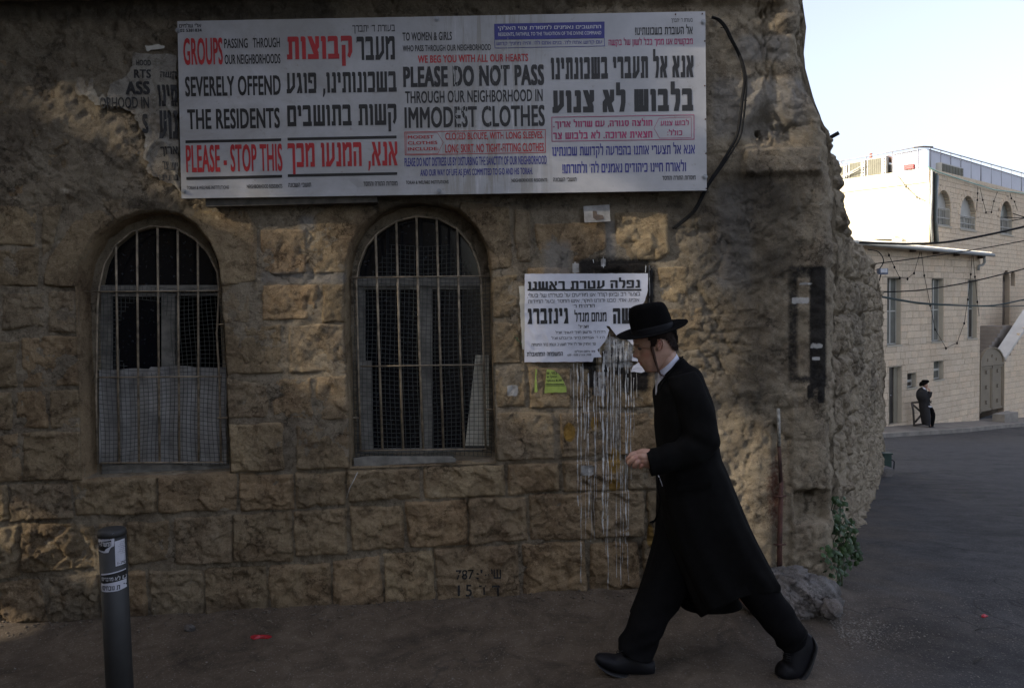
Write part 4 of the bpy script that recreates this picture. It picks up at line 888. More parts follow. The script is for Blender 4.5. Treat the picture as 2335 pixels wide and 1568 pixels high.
pst, sP = paper('pasted_poster', [(1195.8, 624.8), (1474.4, 624), (1474, 661), (1467, 686), (1462, 694), (1470, 702), (1470, 770), (1440, 775), (1405.6, 768.4), (1387, 743), (1378, 743), (1387, 751.6), (1384, 762), (1376, 779), (1360, 797), (1370, 813), (1352, 814), (1349, 823.5), (1195.3, 824.8)], PAPER, .010,
                'white Hebrew mourning notice with torn lower right corner, pasted beside the walking man', 'poster', wr=.004, seed=1, edge=.002)
YP = YW - .05
def TP(s, x0, x1, y0, y1, heavy=.0, **k): text(s, x0, x1, y0, y1, YP, INKPB, pst, heavy, slope=False, place=on(sP), **k)
TP('נפלה עטרת ראשנו', 1203.4, 1458.9, 634, 658.2, .055, shear=-.0); TP('בצער רב וביגון קודר אנו מודיעים על פטירתו של בעלי,', 1202, 1459, 665.5, 678.5, .0)
def pbar(px0, py0, px1, py1, samp, par, mat, n=30, name='printed_bar'):
    V = []
    for i in range(n + 1):
        for y in (py0, py1):
            x, z = W(px0 + (px1 - px0) * i / n, y); V.append((x, float(samp(np.array(x), np.array(z))) - .0025, z))
    mobj(name, V, [(2 * i, 2 * i + 1, 2 * i + 3, 2 * i + 2) for i in range(n)], mat, par, False)
pbar(1202, 659.4, 1459, 663.2, sP, pst, INKPB)
TP('אבינו, אחי, סבנו ודודנו היקר, איש החסד ובעל המידות', 1203.5, 1457, 679.5, 691.5, .0); TP('הרה״ח ר׳', 1306, 1355.8, 694, 701.2, .02)
TP('גינזברג', 1202, 1296, 702.6, 738.2, .07); TP('מנחם מנדל', 1309.8, 1382.9, 705.5, 733, .04); TP('משה', 1397.4, 1462, 702, 737.6, .07); TP('זצ״ל', 1319, 1342.5, 739.5, 747.5, .02)
TP('רה״ח ר׳ גרשון חניך העניך זצ״ל', 1266, 1380, 753, 761.5, .01); TP('ה״ג ר׳ אברהם ברוך גרינבלט זצ״ל', 1257, 1378, 765.8, 774, .01)
TP('פר׳ אחו״ק אור לז׳ אייר תשע״ב ונטמן בהר המנוחות', 1211, 1358, 780, 789.6, .01); TP('זמני ניחום אבלים:', 1310, 1357, 797.5, 803.6, .01); TP('10:00, אחה״צ 10:00 - 6:00', 1294, 1348, 806.5, 812, .01)
TP('המשפחה המתאבלת', 1201, 1283, 800, 811.5, .035)
grn, sG = paper('torn_flyer', [(1245.8, 840), (1263.5, 844.3), (1274.5, 852), (1291, 882), (1290, 893), (1240.2, 895.6), (1242.4, 874)], GREENP, .005, 'torn lime green flyer with black Hebrew lines under the mourning notice', 'flyer', h=.006, seed=5, wr=.002)
for s, a in (('בפני, ש', (1247, 1270, 848, 855)), ('הבוקר ש', (1247, 1270, 857, 863)), ('8:30 בבוקר', (1245, 1281, 865.5, 871))):
    text(s, a[0], a[1], a[2], a[3], YP, INKPB, grn, .03, slope=False, place=on(sG))
pbar(1243, 873.5, 1285, 875, sG, grn, INKPB, 8); pbar(1242.5, 877, 1287, 878, sG, grn, INKPB, 8)
paper('torn_flyer', [(1220, 839), (1224, 842), (1222, 860), (1225, 892), (1218, 893), (1219, 865)], GREENP, .004, 'narrow green paper scrap left of the lime green flyer', 'flyer', h=.005, seed=6, wr=.001, edge=.002)
paper('torn_flyer', [(1438, 806), (1458, 808), (1472, 826), (1478, 842), (1462, 848), (1436, 847), (1441, 832), (1455, 824), (1438, 822)], PAPER, .012, 'curled white paper scrap on the wall in front of the walking man\'s mouth', 'flyer', h=.005, seed=7, wr=.004)
paper('torn_flyer', [(1425, 764), (1452, 766), (1446, 776), (1441, 790), (1434, 778), (1424, 772)], PAPER, .012, 'white paper scrap just under the front brim of the black hat', 'flyer', h=.005, seed=8, wr=.003)
# torn old poster at the left of the board
old, sO = paper('torn_poster', [(315, 128), (410, 132), (420, 440), (408, 428), (372, 408), (345, 398), (350, 372), (338, 366), (342, 318), (318, 268), (290, 252), (240, 246), (228, 244), (258, 228), (262, 200), (300, 180), (312, 160)], PAPER3, .012,
                'crumpled torn white poster with black Hebrew letters left of the notice board', 'poster', wr=.010, seed=9, h=.009, edge=.012, cling=.6)
for s, a, hv in (('HOOD', (314, 346, 139, 152), .03), ('RTS', (309, 347, 161, 181), .04), ('ASS', (290, 345, 188, 218), .07), ('ORHOOD IN', (232, 343, 224, 250), .02), ('S', (328, 341, 262, 306), .07)):
    text(s, a[0], a[1], a[2], a[3], YP, INKPB, old, hv, slope=False, place=on(sO, .004))
for s, a, hv in (('קשה', (369, 405, 166, 184), .03), ('תינו', (363, 406, 196, 244), .08), ('נוע', (366, 407, 254, 318), .09), ('ארוך', (368, 408, 336, 358), .04), ('צר', (372, 386, 368, 388), .04), ('יש', (392, 408, 372, 390), .04), ('נתינו', (365, 408, 400, 413), .02)):
    text(s, a[0], a[1], a[2], a[3], YP, INKPB, old, hv, slope=False, place=on(sO, .004))
paper('torn_poster', [(188, 182), (206, 190), (214, 205), (222, 188), (230, 215), (240, 228), (250, 218), (256, 232), (240, 242), (222, 240), (205, 222), (196, 232), (186, 210)], PAPER3, .016, 'ragged brown paper remnants on dark stones at upper left', 'poster', wr=.006, seed=11, h=.007, edge=.014)
paper('torn_poster', [(338, 110), (352, 112), (368, 108), (384, 112), (382, 118), (346, 124)], PAPER2, .01, 'small grey paper shred above the crumpled torn poster', 'poster', wr=.003, seed=12, h=.006, edge=.006)
# grey plate with a worn paint mark
m = MB(); polyboard(m, [(1329.5, 470.5), (1389, 466.5), (1391.5, 505), (1332.5, 507.5)], YW - .045, .004)
pl_ = m.obj('wall_plate', simple('worn_grey_plate', (0.34, 0.33, 0.31), .7, .35, 18, .3, .003)); tag(pl_, 'small grey metal plate with a worn brown mark above the mourning notice', 'plate')
polyv = [(1351, 481), (1360, 481), (1361, 489), (1374, 491), (1377, 499), (1360, 503), (1352, 497)]
mobj('paint_mark', [P(x, y, YW - .0475) for x, y in polyv], [tuple(range(len(polyv)))], simple('brown_mark', (0.13, 0.10, 0.08), .9, .3, 40, 0), pl_, False)

# ================================================================== PAINT DRIPS running down the wall
def drip(mb, x, y0, y1, w, seed):
    pts = []; n = max(4, int((y1 - y0) / 3.0)); w = w * .72; rs = np.random.RandomState(seed)
    wob = rs.uniform(-1, 1, 4)
    for i in range(n + 1):
        t = i / n; y = y0 + (y1 - y0) * t
        xx = x + 1.2 * wob[0] * math.sin(y * .03 + seed) + .8 * wob[1] * math.sin(y * .11 + seed * 2) + wob[2] * 1.5 * t
        ww = w * (.75 + .35 * math.sin(y * .09 + seed * 3) + .25 * float(vn(np.array(y * .2), np.array(seed * 1.), 3))) * (1 - .35 * t) * (1 if t < .97 else .7)
        pts.append((xx, y, max(.5, ww)))
    V = []; F = []
    for xx, y, ww in pts:
        s_ = surf(xx, y); hw = ww * .5 / 395.0
        for k, lift in ((-1, .0002), (-.45, .0020), (.45, .0020), (1, .0002)): V.append((s_.x + k * hw, s_.y - lift, s_.z))
    for i in range(n):
        if vn(np.array(i * .35 + seed * 9.1), np.array(seed * 3.3), 8) > .9 and i > 8: continue
        # skip big jumps between stone and joint
        if abs(V[4 * i + 1][1] - V[4 * i + 5][1]) > .04: continue
        for k in range(3): F.append((4 * i + k, 4 * i + k + 1, 4 * i + 4 + k + 1, 4 * i + 4 + k))
    mb.add(V, F)
dm = MB()
for i, (x, y0, y1, w) in enumerate(((1308, 828, 950, 2.6), (1316, 826, 1150, 4.6), (1324, 835, 1324, 3.4), (1329, 826, 1000, 3.6), (1335, 900, 1236, 2.4), (1340, 850, 1180, 4.4), (1347, 1060, 1235, 2.2), (1354, 845, 1230, 3.0), (1358, 900, 1140, 2.0),
                                     (1366, 780, 960, 3.0), (1374, 800, 1215, 8.0), (1381, 950, 1262, 2.6), (1384, 835, 1342, 4.0), (1391, 820, 1100, 3.2), (1398, 775, 1060, 5.0), (1404, 860, 1314, 2.6), (1409, 830, 1010, 3.0), (1413, 790, 1330, 3.6),
                                     (1419, 1060, 1290, 2.2), (1425, 800, 1240, 5.0), (1430, 860, 1325, 3.2), (1437, 840, 1090, 3.2), (1443, 860, 990, 2.0), (1352, 592, 600, 3), (1311, 598, 626, 4.6), (1374, 586, 611, 4), (1478, 604, 690, 2.4), (1470, 604, 622, 3.0),
                                     (1302, 840, 900, 1.6), (1450, 850, 905, 1.8), (1388, 740 + 20, 800, 4), (1420, 775, 830, 6), (1404, 770, 845, 3.4), (1432, 778, 850, 4))):
    drip(dm, x, y0, y1, w, i + 1)
dp = dm.obj('paint_drips', WPAINT, bld, True); dp['kind'] = 'stuff'
dm = MB()
for i, (x, y0, y1, w) in enumerate(((1320, 830, 870, 4), (1350, 800, 900, 6), (1361, 790, 880, 5), (1378, 830, 930, 4), (1393, 790, 850, 5), (1408, 800, 890, 5), (1418, 790, 860, 4), (1428, 850, 900, 5), (1485, 612, 700, 8), (1388, 845, 940, 3), (1342, 828, 850, 6))):
    drip(dm, x, y0, y1, w, i + 71)
dp = dm.obj('tar_drips', BPAINT, bld, True); dp['kind'] = 'stuff'
# hand painted marks on the bottom course stone
def on_wall(x, z, u, v): return (x, surf_xz(x, z) - .0035, z)
for s_, a_, r_ in (('787', (1040, 1080, 1296, 1317), False), (":'", (1086, 1100, 1296, 1316), False), ('-', (1106, 1114, 1305, 1308), False), ('שי', (1119, 1142, 1294, 1315), True), ('1', (1044, 1049, 1330, 1354), False), ('5', (1062, 1076, 1329, 1355), False), ('ד', (1092, 1108, 1330, 1350), True), ('ד', (1122, 1140, 1330, 1354), True)):
    text(s_, *a_, YW, BPAINT, bld, .015, rtl=r_, slope=False, name='painted_mark', place=on_wall)

# ================================================================== CABLE, PIPE, PEGS ON THE WALL
def spline(pts, n=8):
    out = []; pts = [Vector(p) for p in pts]
    for i in range(len(pts) - 1):
        a = pts[max(i - 1, 0)]; b = pts[i]; c = pts[i + 1]; d = pts[min(i + 2, len(pts) - 1)]
        for j in range(n):
            t = j / n; out.append(.5 * ((2 * b) + (-a + c) * t + (2 * a - 5 * b + 4 * c - d) * t * t + (-a + 3 * b - 3 * c + d) * t ** 3))
    out.append(pts[-1]); return out
cab = [(1612, 51), (1625, 56), (1640, 72), (1655, 100), (1672, 130), (1684, 160), (1690, 195), (1687, 230), (1682, 270), (1672, 315), (1655, 345), (1630, 385), (1604, 425), (1580, 478), (1560, 500), (1532, 522)]
m = MB()
for k, (dx, r) in enumerate(((0, .0085), (5, .0055))):
    pts = [surf(x + dx + 3 * math.sin(y * .02 + k), y + k * 1.5) + Vector((0, -.022 - .006 * k, 0)) for x, y in cab]; ys_ = [q.y for q in pts]; pts = [Vector((q.x, min(ys_[max(0, i - 1):i + 2]) - .006, q.z)) for i, q in enumerate(pts)]; m.tube(spline(pts, 5), r, 7)
for (x, y) in ((1640, 72), (1687, 235), (1660, 338)):
    m.tube([surf(x - 4, y) + Vector((0, -.02, 0)), surf(x + 8, y + 2) + Vector((0, -.025, 0))], .0025, 5)
c_ = m.obj('wall_cable', CABLE, None, True); tag(c_, 'thick black cable looping down the stones from the board\'s upper right corner', 'cable')
pipe = empty('rusty_pipe', surf(1777, 1288), 'rust red iron pipe standing against the corner, upper end whitened', 'pipe')
m = MB(); top = P(1776, 1100, YW - .115); m.tube([P(1777, 1292, YW - .11), P(1777, 1240, YW - .11), P(1779, 1150, YW - .11), P(1781, 1095, YW - .10)], [.015, .0145, .013, .011], 10); m.obj('lower_pipe', RUST, pipe, True)
m = MB(); m.tube([P(1780, 1100, YW - .10), P(1777, 1040, YW - .10), P(1775, 1010, YW - .09)], .011, 8); m.obj('middle_pipe', simple('dark_rust', (0.06, 0.03, 0.022), .85, .5, 20, .5, .003), pipe, True)
m = MB(); m.tube([P(1776, 1016, YW - .10), P(1775, 970, YW - .10), P(1774, 931, YW - .10)], .010, 8); m.obj('upper_pipe', simple('whitewashed_iron', (0.27, 0.26, 0.23), .9, .75, 40, .5, .003), pipe, True)
for y in (1240, 1130): 
    m = MB(); m.tube([P(1764, y, YW - .10), P(1777, y + 2, YW - .135), P(1791, y, YW - .10)], .005, 6); m.obj('bracket', RUST, pipe, True)
m = MB()
pg = P(1897, 312, 5.25); m.tube([pg + Vector((-.06, .02, -.03)), pg + Vector((.035, -.02, .02))], .013, 8); t_ = m.obj('iron_peg', CABLE, None, True); tag(t_, 'short dark pipe stub poking out of the stone edge against the sky', 'pipe')
m = MB(); m.tube([P(815, 1076, YW - .03), P(806, 1095, YW - .045), P(797, 1112, YW - .05), P(790, 1135, YW - .045)], .0016, 5); t_ = m.obj('loose_wire', WPAINT, None, True); tag(t_, 'thin pale wire hanging below the middle window', 'wire')
flush_texts()
# ================================================================== GROUND
def ground_z(x, y):
    x = np.asarray(x, float); y = np.asarray(y, float)
    zx = np.interp(x, [-12, -4, .6, 1.4, 2.5, 4, 9], [-.5, -.225, -.025, -.02, -.10, -.15, -.2])
    s = np.maximum(y - 4.6, 0); s = np.where(s < .6, s * s / 1.2, s - .3)
    d = -.112 * np.minimum(s, 20) - .07 * np.clip(s - 20, 0, 30)
    d = d - .03 * np.maximum(x - 8, 0) * sstep(8, 24, y) * (x < 40)
    return zx + d * sstep(-.5, .5, x - 0) + .07 * np.clip((y - 3.75) / .85, 0, 1)
def gz(x, y): return float(ground_z(x, y)) + float(grel(np.array(float(x)), np.array(float(y))))
def grel(x, y):
    near = 1 - sstep(9, 20, np.hypot(x, y))
    r = (fbm(x * 1.3, y * 1.3, 801, 3) * .012 + fbm(x * 7, y * 7, 803, 4) * .004 + fbm(x * 26, y * 26, 805, 3) * .0018) * near
    wx, wy, _, _ = path(np.clip(x, -20, S0)); edge = 1 - sstep(0, .35, YW - y)
    r = r + edge * (x < 1.9) * (y < YW + .2) * (.018 + .02 * fbm(x * 5, y * 5, 807, 3))
    return r
gx = np.unique(np.concatenate([np.linspace(-260, -8, 22), np.linspace(-8, -3.4, 30), np.arange(-3.4, 5.2, .035), np.linspace(5.2, 12, 60), np.linspace(12, 34, 70), np.linspace(34, 260, 22)]))
gy = np.unique(np.concatenate([np.linspace(-260, -6, 20), np.linspace(-6, 1.5, 20), np.arange(1.5, 6.2, .035), np.linspace(6.2, 16, 90), np.linspace(16, 38, 80), np.linspace(38, 260, 22)]))
GX, GY = np.meshgrid(gx, gy); X = GX.ravel(); Y = GY.ravel(); Z = ground_z(X, Y) + grel(X, Y)
idx = np.arange(len(X)).reshape(len(gy), len(gx)); F = np.stack([idx[:-1, :-1], idx[:-1, 1:], idx[1:, 1:], idx[1:, :-1]], -1).reshape(-1, 4)
def ground_mat():
    m, nt, b = nmat('dusty_asphalt'); g = nt.nodes.new('ShaderNodeNewGeometry'); vec = g.outputs['Position']
    sx = N(nt, 'ShaderNodeSeparateXYZ'); nt.links.new(vec, sx.inputs[0])
    asph = ramp(nt, noise(nt, vec, 4, 8, .7, .5), [(.3, (.030, .028, .028)), (.5, (.048, .045, .044)), (.75, (.074, .070, .068))])
    dirt = ramp(nt, noise(nt, vec, 6, 8, .72, .8), [(.3, (.056, .043, .030)), (.5, (.100, .076, .053)), (.72, (.15, .117, .084))])
    pos = math_n(nt, 'ADD', math_n(nt, 'MULTIPLY', sx.outputs[0], -0.42), math_n(nt, 'MULTIPLY', sx.outputs[1], 0.16))
    f = math_n(nt, 'ADD', pos, math_n(nt, 'MULTIPLY', noise(nt, vec, 1.1, 6, .65, .6), 1.1))
    f = ramp(nt, f, [(.18, (0, 0, 0)), (.75, (1, 1, 1))])
    c = mix(nt, asph, dirt, f)
    sp = noise(nt, vec, 95, 3, .5); c = mix(nt, c, (.26, .23, .19), ramp(nt, sp, [(.60, (0, 0, 0)), (.68, (.5,) * 3)]))
    sp2 = noise(nt, vec, 240, 2, .5); c = mix(nt, c, (.20, .19, .18), ramp(nt, sp2, [(.66, (0, 0, 0)), (.73, (.6,) * 3)]))
    stn = noise(nt, vec, .9, 6, .7, 1.2); c = mix(nt, c, (.45, .45, .45), ramp(nt, stn, [(.35, (.7,) * 3), (.48, (0, 0, 0))]), 'MULTIPLY')
    v = N(nt, 'ShaderNodeTexVoronoi', Scale=.55); v.feature = 'DISTANCE_TO_EDGE'
    wv = nt.nodes.new('ShaderNodeVectorMath'); wv.operation = 'ADD'; nz = N(nt, 'ShaderNodeTexNoise', Scale=2.5, Detail=6.0); nt.links.new(vec, nz.inputs['Vector']); nt.links.new(vec, wv.inputs[0]); nt.links.new(nz.outputs['Color'], wv.inputs[1]); nt.links.new(wv.outputs[0], v.inputs['Vector'])
    crk = ramp(nt, v.outputs['Distance'], [(0, (1, 1, 1)), (.012, (0, 0, 0))]); crk = math_n(nt, 'MULTIPLY', crk, ramp(nt, noise(nt, vec, .5, 2), [(.45, (0, 0, 0)), (.55, (1, 1, 1))]))
    c = mix(nt, c, (.02, .02, .02), math_n(nt, 'MULTIPLY', crk, .5))
    nt.links.new(c, b.inputs['Base Color']); b.inputs['Roughness'].default_value = .88; b.inputs['Specular IOR Level'].default_value = .25
    h = math_n(nt, 'ADD', noise(nt, vec, 60, 8, .75), math_n(nt, 'MULTIPLY', sp, .6)); h = math_n(nt, 'SUBTRACT', h, crk)
    bump(nt, b, h, .8, .006); return m
GROUND = ground_mat()
g_ = mobj('street', np.stack([X, Y, Z], -1), F, GROUND, None, True); g_['kind'] = 'structure'

# boulders at the corner foot
def rock(name, c, r, seed, mat, label=None, cat='rock', sub=5, flat=.0):
    bm = bmesh.new(); bmesh.ops.create_icosphere(bm, subdivisions=sub, radius=1.0); v = np.array([q.co[:] for q in bm.verts]); f = [tuple(q.index for q in p.verts) for p in bm.faces]; bm.free()
    a = v[:, 0] * 1.1 + v[:, 2] * .7 + seed; b = v[:, 1] * 1.1 - v[:, 2] * .6 + seed
    h, e = facets(a * 1.6, b * 1.6, seed); h2, e2 = facets(a * 4.2, b * 4.2, seed + 3)
    h3, e3 = facets(a * 11, b * 11, seed + 9); k = 1 + .17 * h + .09 * h2 + .035 * h3 + .10 * fbm(a * 2, b * 2, seed + 5, 5) + .04 * fbm(a * 9, b * 9, seed + 6, 4)
    v = v * k[:, None] * np.array(r) + np.array(c)
    o = mobj(name, v, np.array(f), mat, None, True)
    if label: tag(o, label, cat)
    return o
ROCK = stone_mat('dusty_grey_rock', (.10, .096, .09), (.19, .18, .17), (.33, .32, .31), (.19, .15, .12), rnd=False, bd=.014)
p = P(1790, 1376, 4.34); rock('boulder', (p.x, 4.42, p.z + .0), (.28, .20, .155), 11, ROCK, 'large weathered grey boulder at the foot of the wall corner', 'rock', 6)
p = P(1862, 1368, 4.30); rock('boulder', (p.x + .01, 4.36, p.z + .01), (.13, .11, .10), 15, ROCK, 'sloping grey rock between the large boulder and the green creeper', 'rock', 4)
p = P(1893, 1388, 4.2); rock('boulder', (p.x, 4.2, p.z), (.058, .055, .055), 23, ROCK, 'small rounded grey stone right of the large boulder', 'rock', 4)
# rubble and grit
def grit(name, n, fn, mat, smin, smax, seed, label=None, cat=None):
    rs = np.random.RandomState(seed); bm = bmesh.new(); bmesh.ops.create_icosphere(bm, subdivisions=1, radius=1.0); bv = np.array([q.co[:] for q in bm.verts]); bf = np.array([tuple(q.index for q in p_.verts) for p_ in bm.faces]); bm.free()
    VV = []; FF = []
    for i in range(n):
        x, y = fn(rs); s = smin + (smax - smin) * rs.rand() ** 3; v = bv * (1 + rs.uniform(-.3, .3, (len(bv), 1))) * np.array([s * rs.uniform(.7, 1.4), s * rs.uniform(.7, 1.4), s * rs.uniform(.4, .9)])
        a = rs.uniform(0, 6.3); ca, sa = math.cos(a), math.sin(a); v = np.stack([v[:, 0] * ca - v[:, 1] * sa, v[:, 0] * sa + v[:, 1] * ca, v[:, 2]], -1) + np.array([x, y, gz(x, y) + s * .25])
        FF.append(bf + len(VV) * len(bv)); VV.append(v)
    o = mobj(name, np.concatenate(VV), np.concatenate(FF), mat, None, False); o['kind'] = 'stuff'
    if label: tag(o, label, cat)
    return o
GRIT = simple('pale_grit', (.19, .17, .145), .9, .5, 60, .3)
grit('gravel', 1500, lambda rs: (1.66 + abs(rs.randn()) * .19, 4.14 + rs.randn() * .09), GRIT, .001, .0055, 3, 'pale gravel spilled beside the boulder on the asphalt', 'gravel')
grit('street_grit', 1500, lambda rs: (rs.uniform(-3.0, 3.2), rs.uniform(2.6, 4.62)), GRIT, .0008, .0055, 4, 'scattered grit on the dusty street', 'grit')
grit('wall_foot_debris', 800, lambda rs: (rs.uniform(-3.0, 1.7), YW - abs(rs.randn()) * .10 - .02), simple('brown_debris', (.12, .095, .07), .9, .4, 60, .3), .001, .012, 5, 'crumbled stone and dirt along the foot of the wall', 'debris')
# litter
def onground(px, py, dz=0.0):
    Y0 = 4.0
    for _ in range(12):
        q = P(px, py, Y0); h = gz(q.x, Y0) + dz; d = (q - EYE); t = (h - EYE.z) / d.z; Y0 = (EYE + d * t).y
    q = P(px, py, Y0); return q
def litter(name, outline_px, mat, label, cat, th=.006, wob=.006):
    pts = [onground(x, y, .004) for x, y in outline_px]; c = sum(pts, Vector()) / len(pts); n = len(pts)
    V = [q + Vector((0, 0, random.uniform(0, wob))) for q in pts] + [c + Vector((0, 0, th + wob))] + [q - Vector((0, 0, .003)) for q in pts]
    F = [(i, (i + 1) % n, n) for i in range(n)] + [(i, n + 1 + i, n + 1 + (i + 1) % n, (i + 1) % n) for i in range(n)]
    return tag(mobj(name, V, F, mat, None, False), label, cat)
REDP = simple('red_plastic', (.36, .015, .025), .35, .3, 60, .4, .003, spec=.6)
litter('wrapper', [(571, 1449), (580, 1446), (596, 1448), (612, 1446), (620, 1450), (610, 1454), (594, 1453), (578, 1456), (571, 1453)], REDP, 'crushed red plastic wrapper on the dirt below the middle of the wall', 'litter')
litter('wrapper', [(2236, 1402), (2246, 1400), (2252, 1403), (2244, 1406), (2237, 1405)], REDP, 'small red plastic scrap lying alone on the asphalt at right', 'litter')
p = onground(432, 1436); rock('loose_stone', (p.x, p.y, p.z + .012), (.032, .022, .022), 31, ROCK, 'fist sized pale stone on the ground right of the bollard', 'rock', 3)
for i, (a, b, lab) in enumerate((((568, 1527), (584, 1531), 'dry grey leaf on the dirt below the red wrapper'), ((608, 1414), (621, 1418), 'pale twig near the wall foot above the red wrapper'), ((2220, 1510), (2248, 1492), 'thin dark twig on the asphalt at lower right'), ((2222, 1436), (2250, 1430), 'small dark stick on the asphalt under the red scrap'), ((706, 1438), (712, 1446), 'short white straw on the ground near the wall'))):
    A = onground(*a, .006); Bq = onground(*b, .006); m = MB(); m.tube([A, (A + Bq) / 2 + Vector((0, .004, .004)), Bq], [.0025, .003, .0015], 6)
    tag(m.obj('twig', simple('dry_twig', (.20, .17, .13) if 'pale' in lab or 'white' in lab or 'leaf' in lab else (.04, .035, .03), .8), None, True), lab, 'twig')

# creeper growing at the side wall foot
plant = empty('creeper_plant', (2.05, 4.75, -.03), 'bushy green creeper with small rounded leaves at the foot of the side wall', 'plant')
LEAFM = simple('creeper_leaf', (.028, .058, .016), .55, .45, 9, .1, .001, spec=.4)
def leafmesh(seed):
    rs = np.random.RandomState(seed); pts = [(0, 0, 0)]; n = 7
    V = [(0, 0, 0)]; 
    for i in range(n):
        a = -2.3 + 4.6 * i / (n - 1); r = (1.0 if i % 2 == 0 else .72) * (1 + rs.uniform(-.1, .1)); V.append((math.sin(a) * r * .62, -math.cos(a) * r * .55 - .45, -.10 * abs(math.sin(a))))
    V.append((0, -.5, .08)); F = [(8, i, i + 1) for i in range(1, 7)] + [(8, 0, 1), (8, 7, 0)]
    me = bpy.data.meshes.new('leaf'); me.from_pydata(V, [], F); me.materials.append(LEAFM); return me
lm = [leafmesh(i) for i in range(4)]; rs = np.random.RandomState(5)
stems = MB()
LB = [(1905, 1250, 40, 78, 4.72), (1925, 1230, 32, 60, 4.8), (1892, 1290, 28, 46, 4.62), (1912, 1165, 22, 42, 4.8), (1938, 1262, 24, 46, 4.76), (1890, 1262, 22, 30, 4.58)]
for k in range(290):
    c = LB[rs.choice(6, p=[.27, .22, .19, .12, .14, .06])]; a = rs.uniform(0, 6.28); q = math.sqrt(rs.rand()); 
    px, py, Yq = c[0] + math.cos(a) * q * c[2], c[1] + math.sin(a) * q * c[3], c[4] + rs.uniform(-.10, .10)
    if py > 1335: continue
    wp = P(px, py, Yq); o = bpy.data.objects.new('leaf', lm[k % 4]); COL.objects.link(o); s = rs.uniform(.020, .040)
    o.location = wp; o.scale = (s, s, s); o.rotation_euler = (rs.uniform(.5, 1.5), rs.uniform(-.6, .6), rs.uniform(-1.0, 1.3)); setpar(o, plant)
for k in range(14):
    c = LB[k % 5]; b = P(1893 + rs.uniform(-10, 30), 1335, 4.66); t = P(c[0] + rs.uniform(-.7, .7) * c[2], c[1] - c[3] * rs.uniform(.3, .9), c[4])
    stems.tube(spline([b, (b + t) / 2 + Vector((rs.uniform(-.04, .04), rs.uniform(-.04, .04), .02)), t], 4), [.003] * 9, 5)
stems.obj('stem', simple('green_stem', (.05, .06, .025), .7), plant, True)
# tuft on the joint left of the mourning notice
tuft = empty('weed', P(1178, 768, YW - .05), 'tiny green weed growing from the stones left of the mourning notice', 'plant')
for k in range(9):
    o = bpy.data.objects.new('leaf', lm[k % 4]); COL.objects.link(o); o.location = P(1172 + k * 1.8, 764 + k * 2.2 + rs.uniform(-2, 2), YW - .055); s = rs.uniform(.008, .014); o.scale = (s, s, s)
    o.rotation_euler = (rs.uniform(.5, 1.6), rs.uniform(-1, 1), rs.uniform(-1, 1)); setpar(o, tuft)

# ================================================================== BOLLARD with stickers
YBo = 3.66
bo = P(255, 1205, YBo); bx, by, bz = bo.x, bo.y, bo.z; BR = .0588
bol = empty('bollard', (bx, by, gz(bx, by)), 'dark grey steel bollard with torn stickers near the top, in front of the wall', 'bollard')
zt = bz; zb = gz(bx, by) - .1; LZ = math.tan(R(.7))
def brx(z): return bx + .012 * (zt - z)     # it leans very slightly
m = MB(); m.tube([Vector((brx(zb), by, zb)), Vector((brx((zt + zb) / 2), by, (zt + zb) / 2)), Vector((brx(zt - .03), by, zt - .03))], BR, 48); m.obj('post', BOLL, bol, True)
m = MB(); m.tube([Vector((bx, by, zt - .032)), Vector((bx, by, zt - .029))], [BR * .95, BR * .95], 48); m.tube([Vector((bx, by, zt - .030)), Vector((bx, by, zt - .012)), Vector((bx, by, zt - .004)), Vector((bx, by, zt + .002))], [BR * 1.035, BR * 1.04, BR * .99, BR * .88], 48); m.obj('cap', BOLL, bol, True)
STW = simple('white_sticker', (.55, .55, .60), .5, .08, 40, .1); STK = simple('black_sticker', (.014, .014, .014), .5, .2, 40, 0)
def bwrap(px, py, lift):
    p = P(px, py, by - BR * .7); dx = p.x - brx(p.z); dx = max(-BR * .995, min(BR * .995, dx * 1.0)); rr = BR + lift
    a = math.asin(dx / BR); return Vector((brx(p.z) + rr * math.sin(a), by - rr * math.cos(a), p.z))
def sticker(pts, mat, lift, name='sticker'):
    xs = [p[0] for p in pts]; ys = [p[1] for p in pts]; X_, Y_, F_, d_ = patch(lambda a, b: psdf(a, b, pts), (min(xs), min(ys), max(xs), max(ys)), 2.2)
    return mobj(name, [bwrap(a, b, lift) for a, b in zip(X_, Y_)], [tuple(f) for f in F_], mat, bol, True)
# zoom (300..470,1760..2351; 2.653x): px = 200 + zx*.2513 ; py = 1173.6 + zy*.2513
def bq(*a): return [(200 + a[i] * .2513, 1173.6 + a[i + 1] * .2513) for i in range(0, len(a), 2)]
sticker(bq(98, 165, 248, 160, 248, 275, 225, 285, 215, 305, 205, 330, 165, 334, 98, 322), STW, .0006)
sticker(bq(100, 238, 226, 220, 228, 270, 180, 300, 170, 318, 100, 312), STK, .0010)
sticker(bq(250, 235, 326, 222, 329, 452, 260, 461, 254, 330), STW, .0007)
sticker(bq(130, 525, 316, 500, 330, 520, 330, 590, 316, 640, 326, 668, 280, 682, 134, 686, 128, 640, 132, 610), STW, .0006)
sticker(bq(130, 540, 324, 508, 330, 590, 150, 612, 130, 606), STK, .0010)
def tb(s, a, mat, hv): 
    q = bq(*a); text(s, q[0][0], q[1][0], q[0][1], q[1][1], by - BR * .7, mat, bol, hv, slope=False, place=lambda x, z, u, v: bwrap2(q, u, v))
def bwrap2(q, u, v):
    return bwrap(q[0][0] + (q[1][0] - q[0][0]) * u, q[1][1] + (q[0][1] - q[1][1]) * v, .0016)
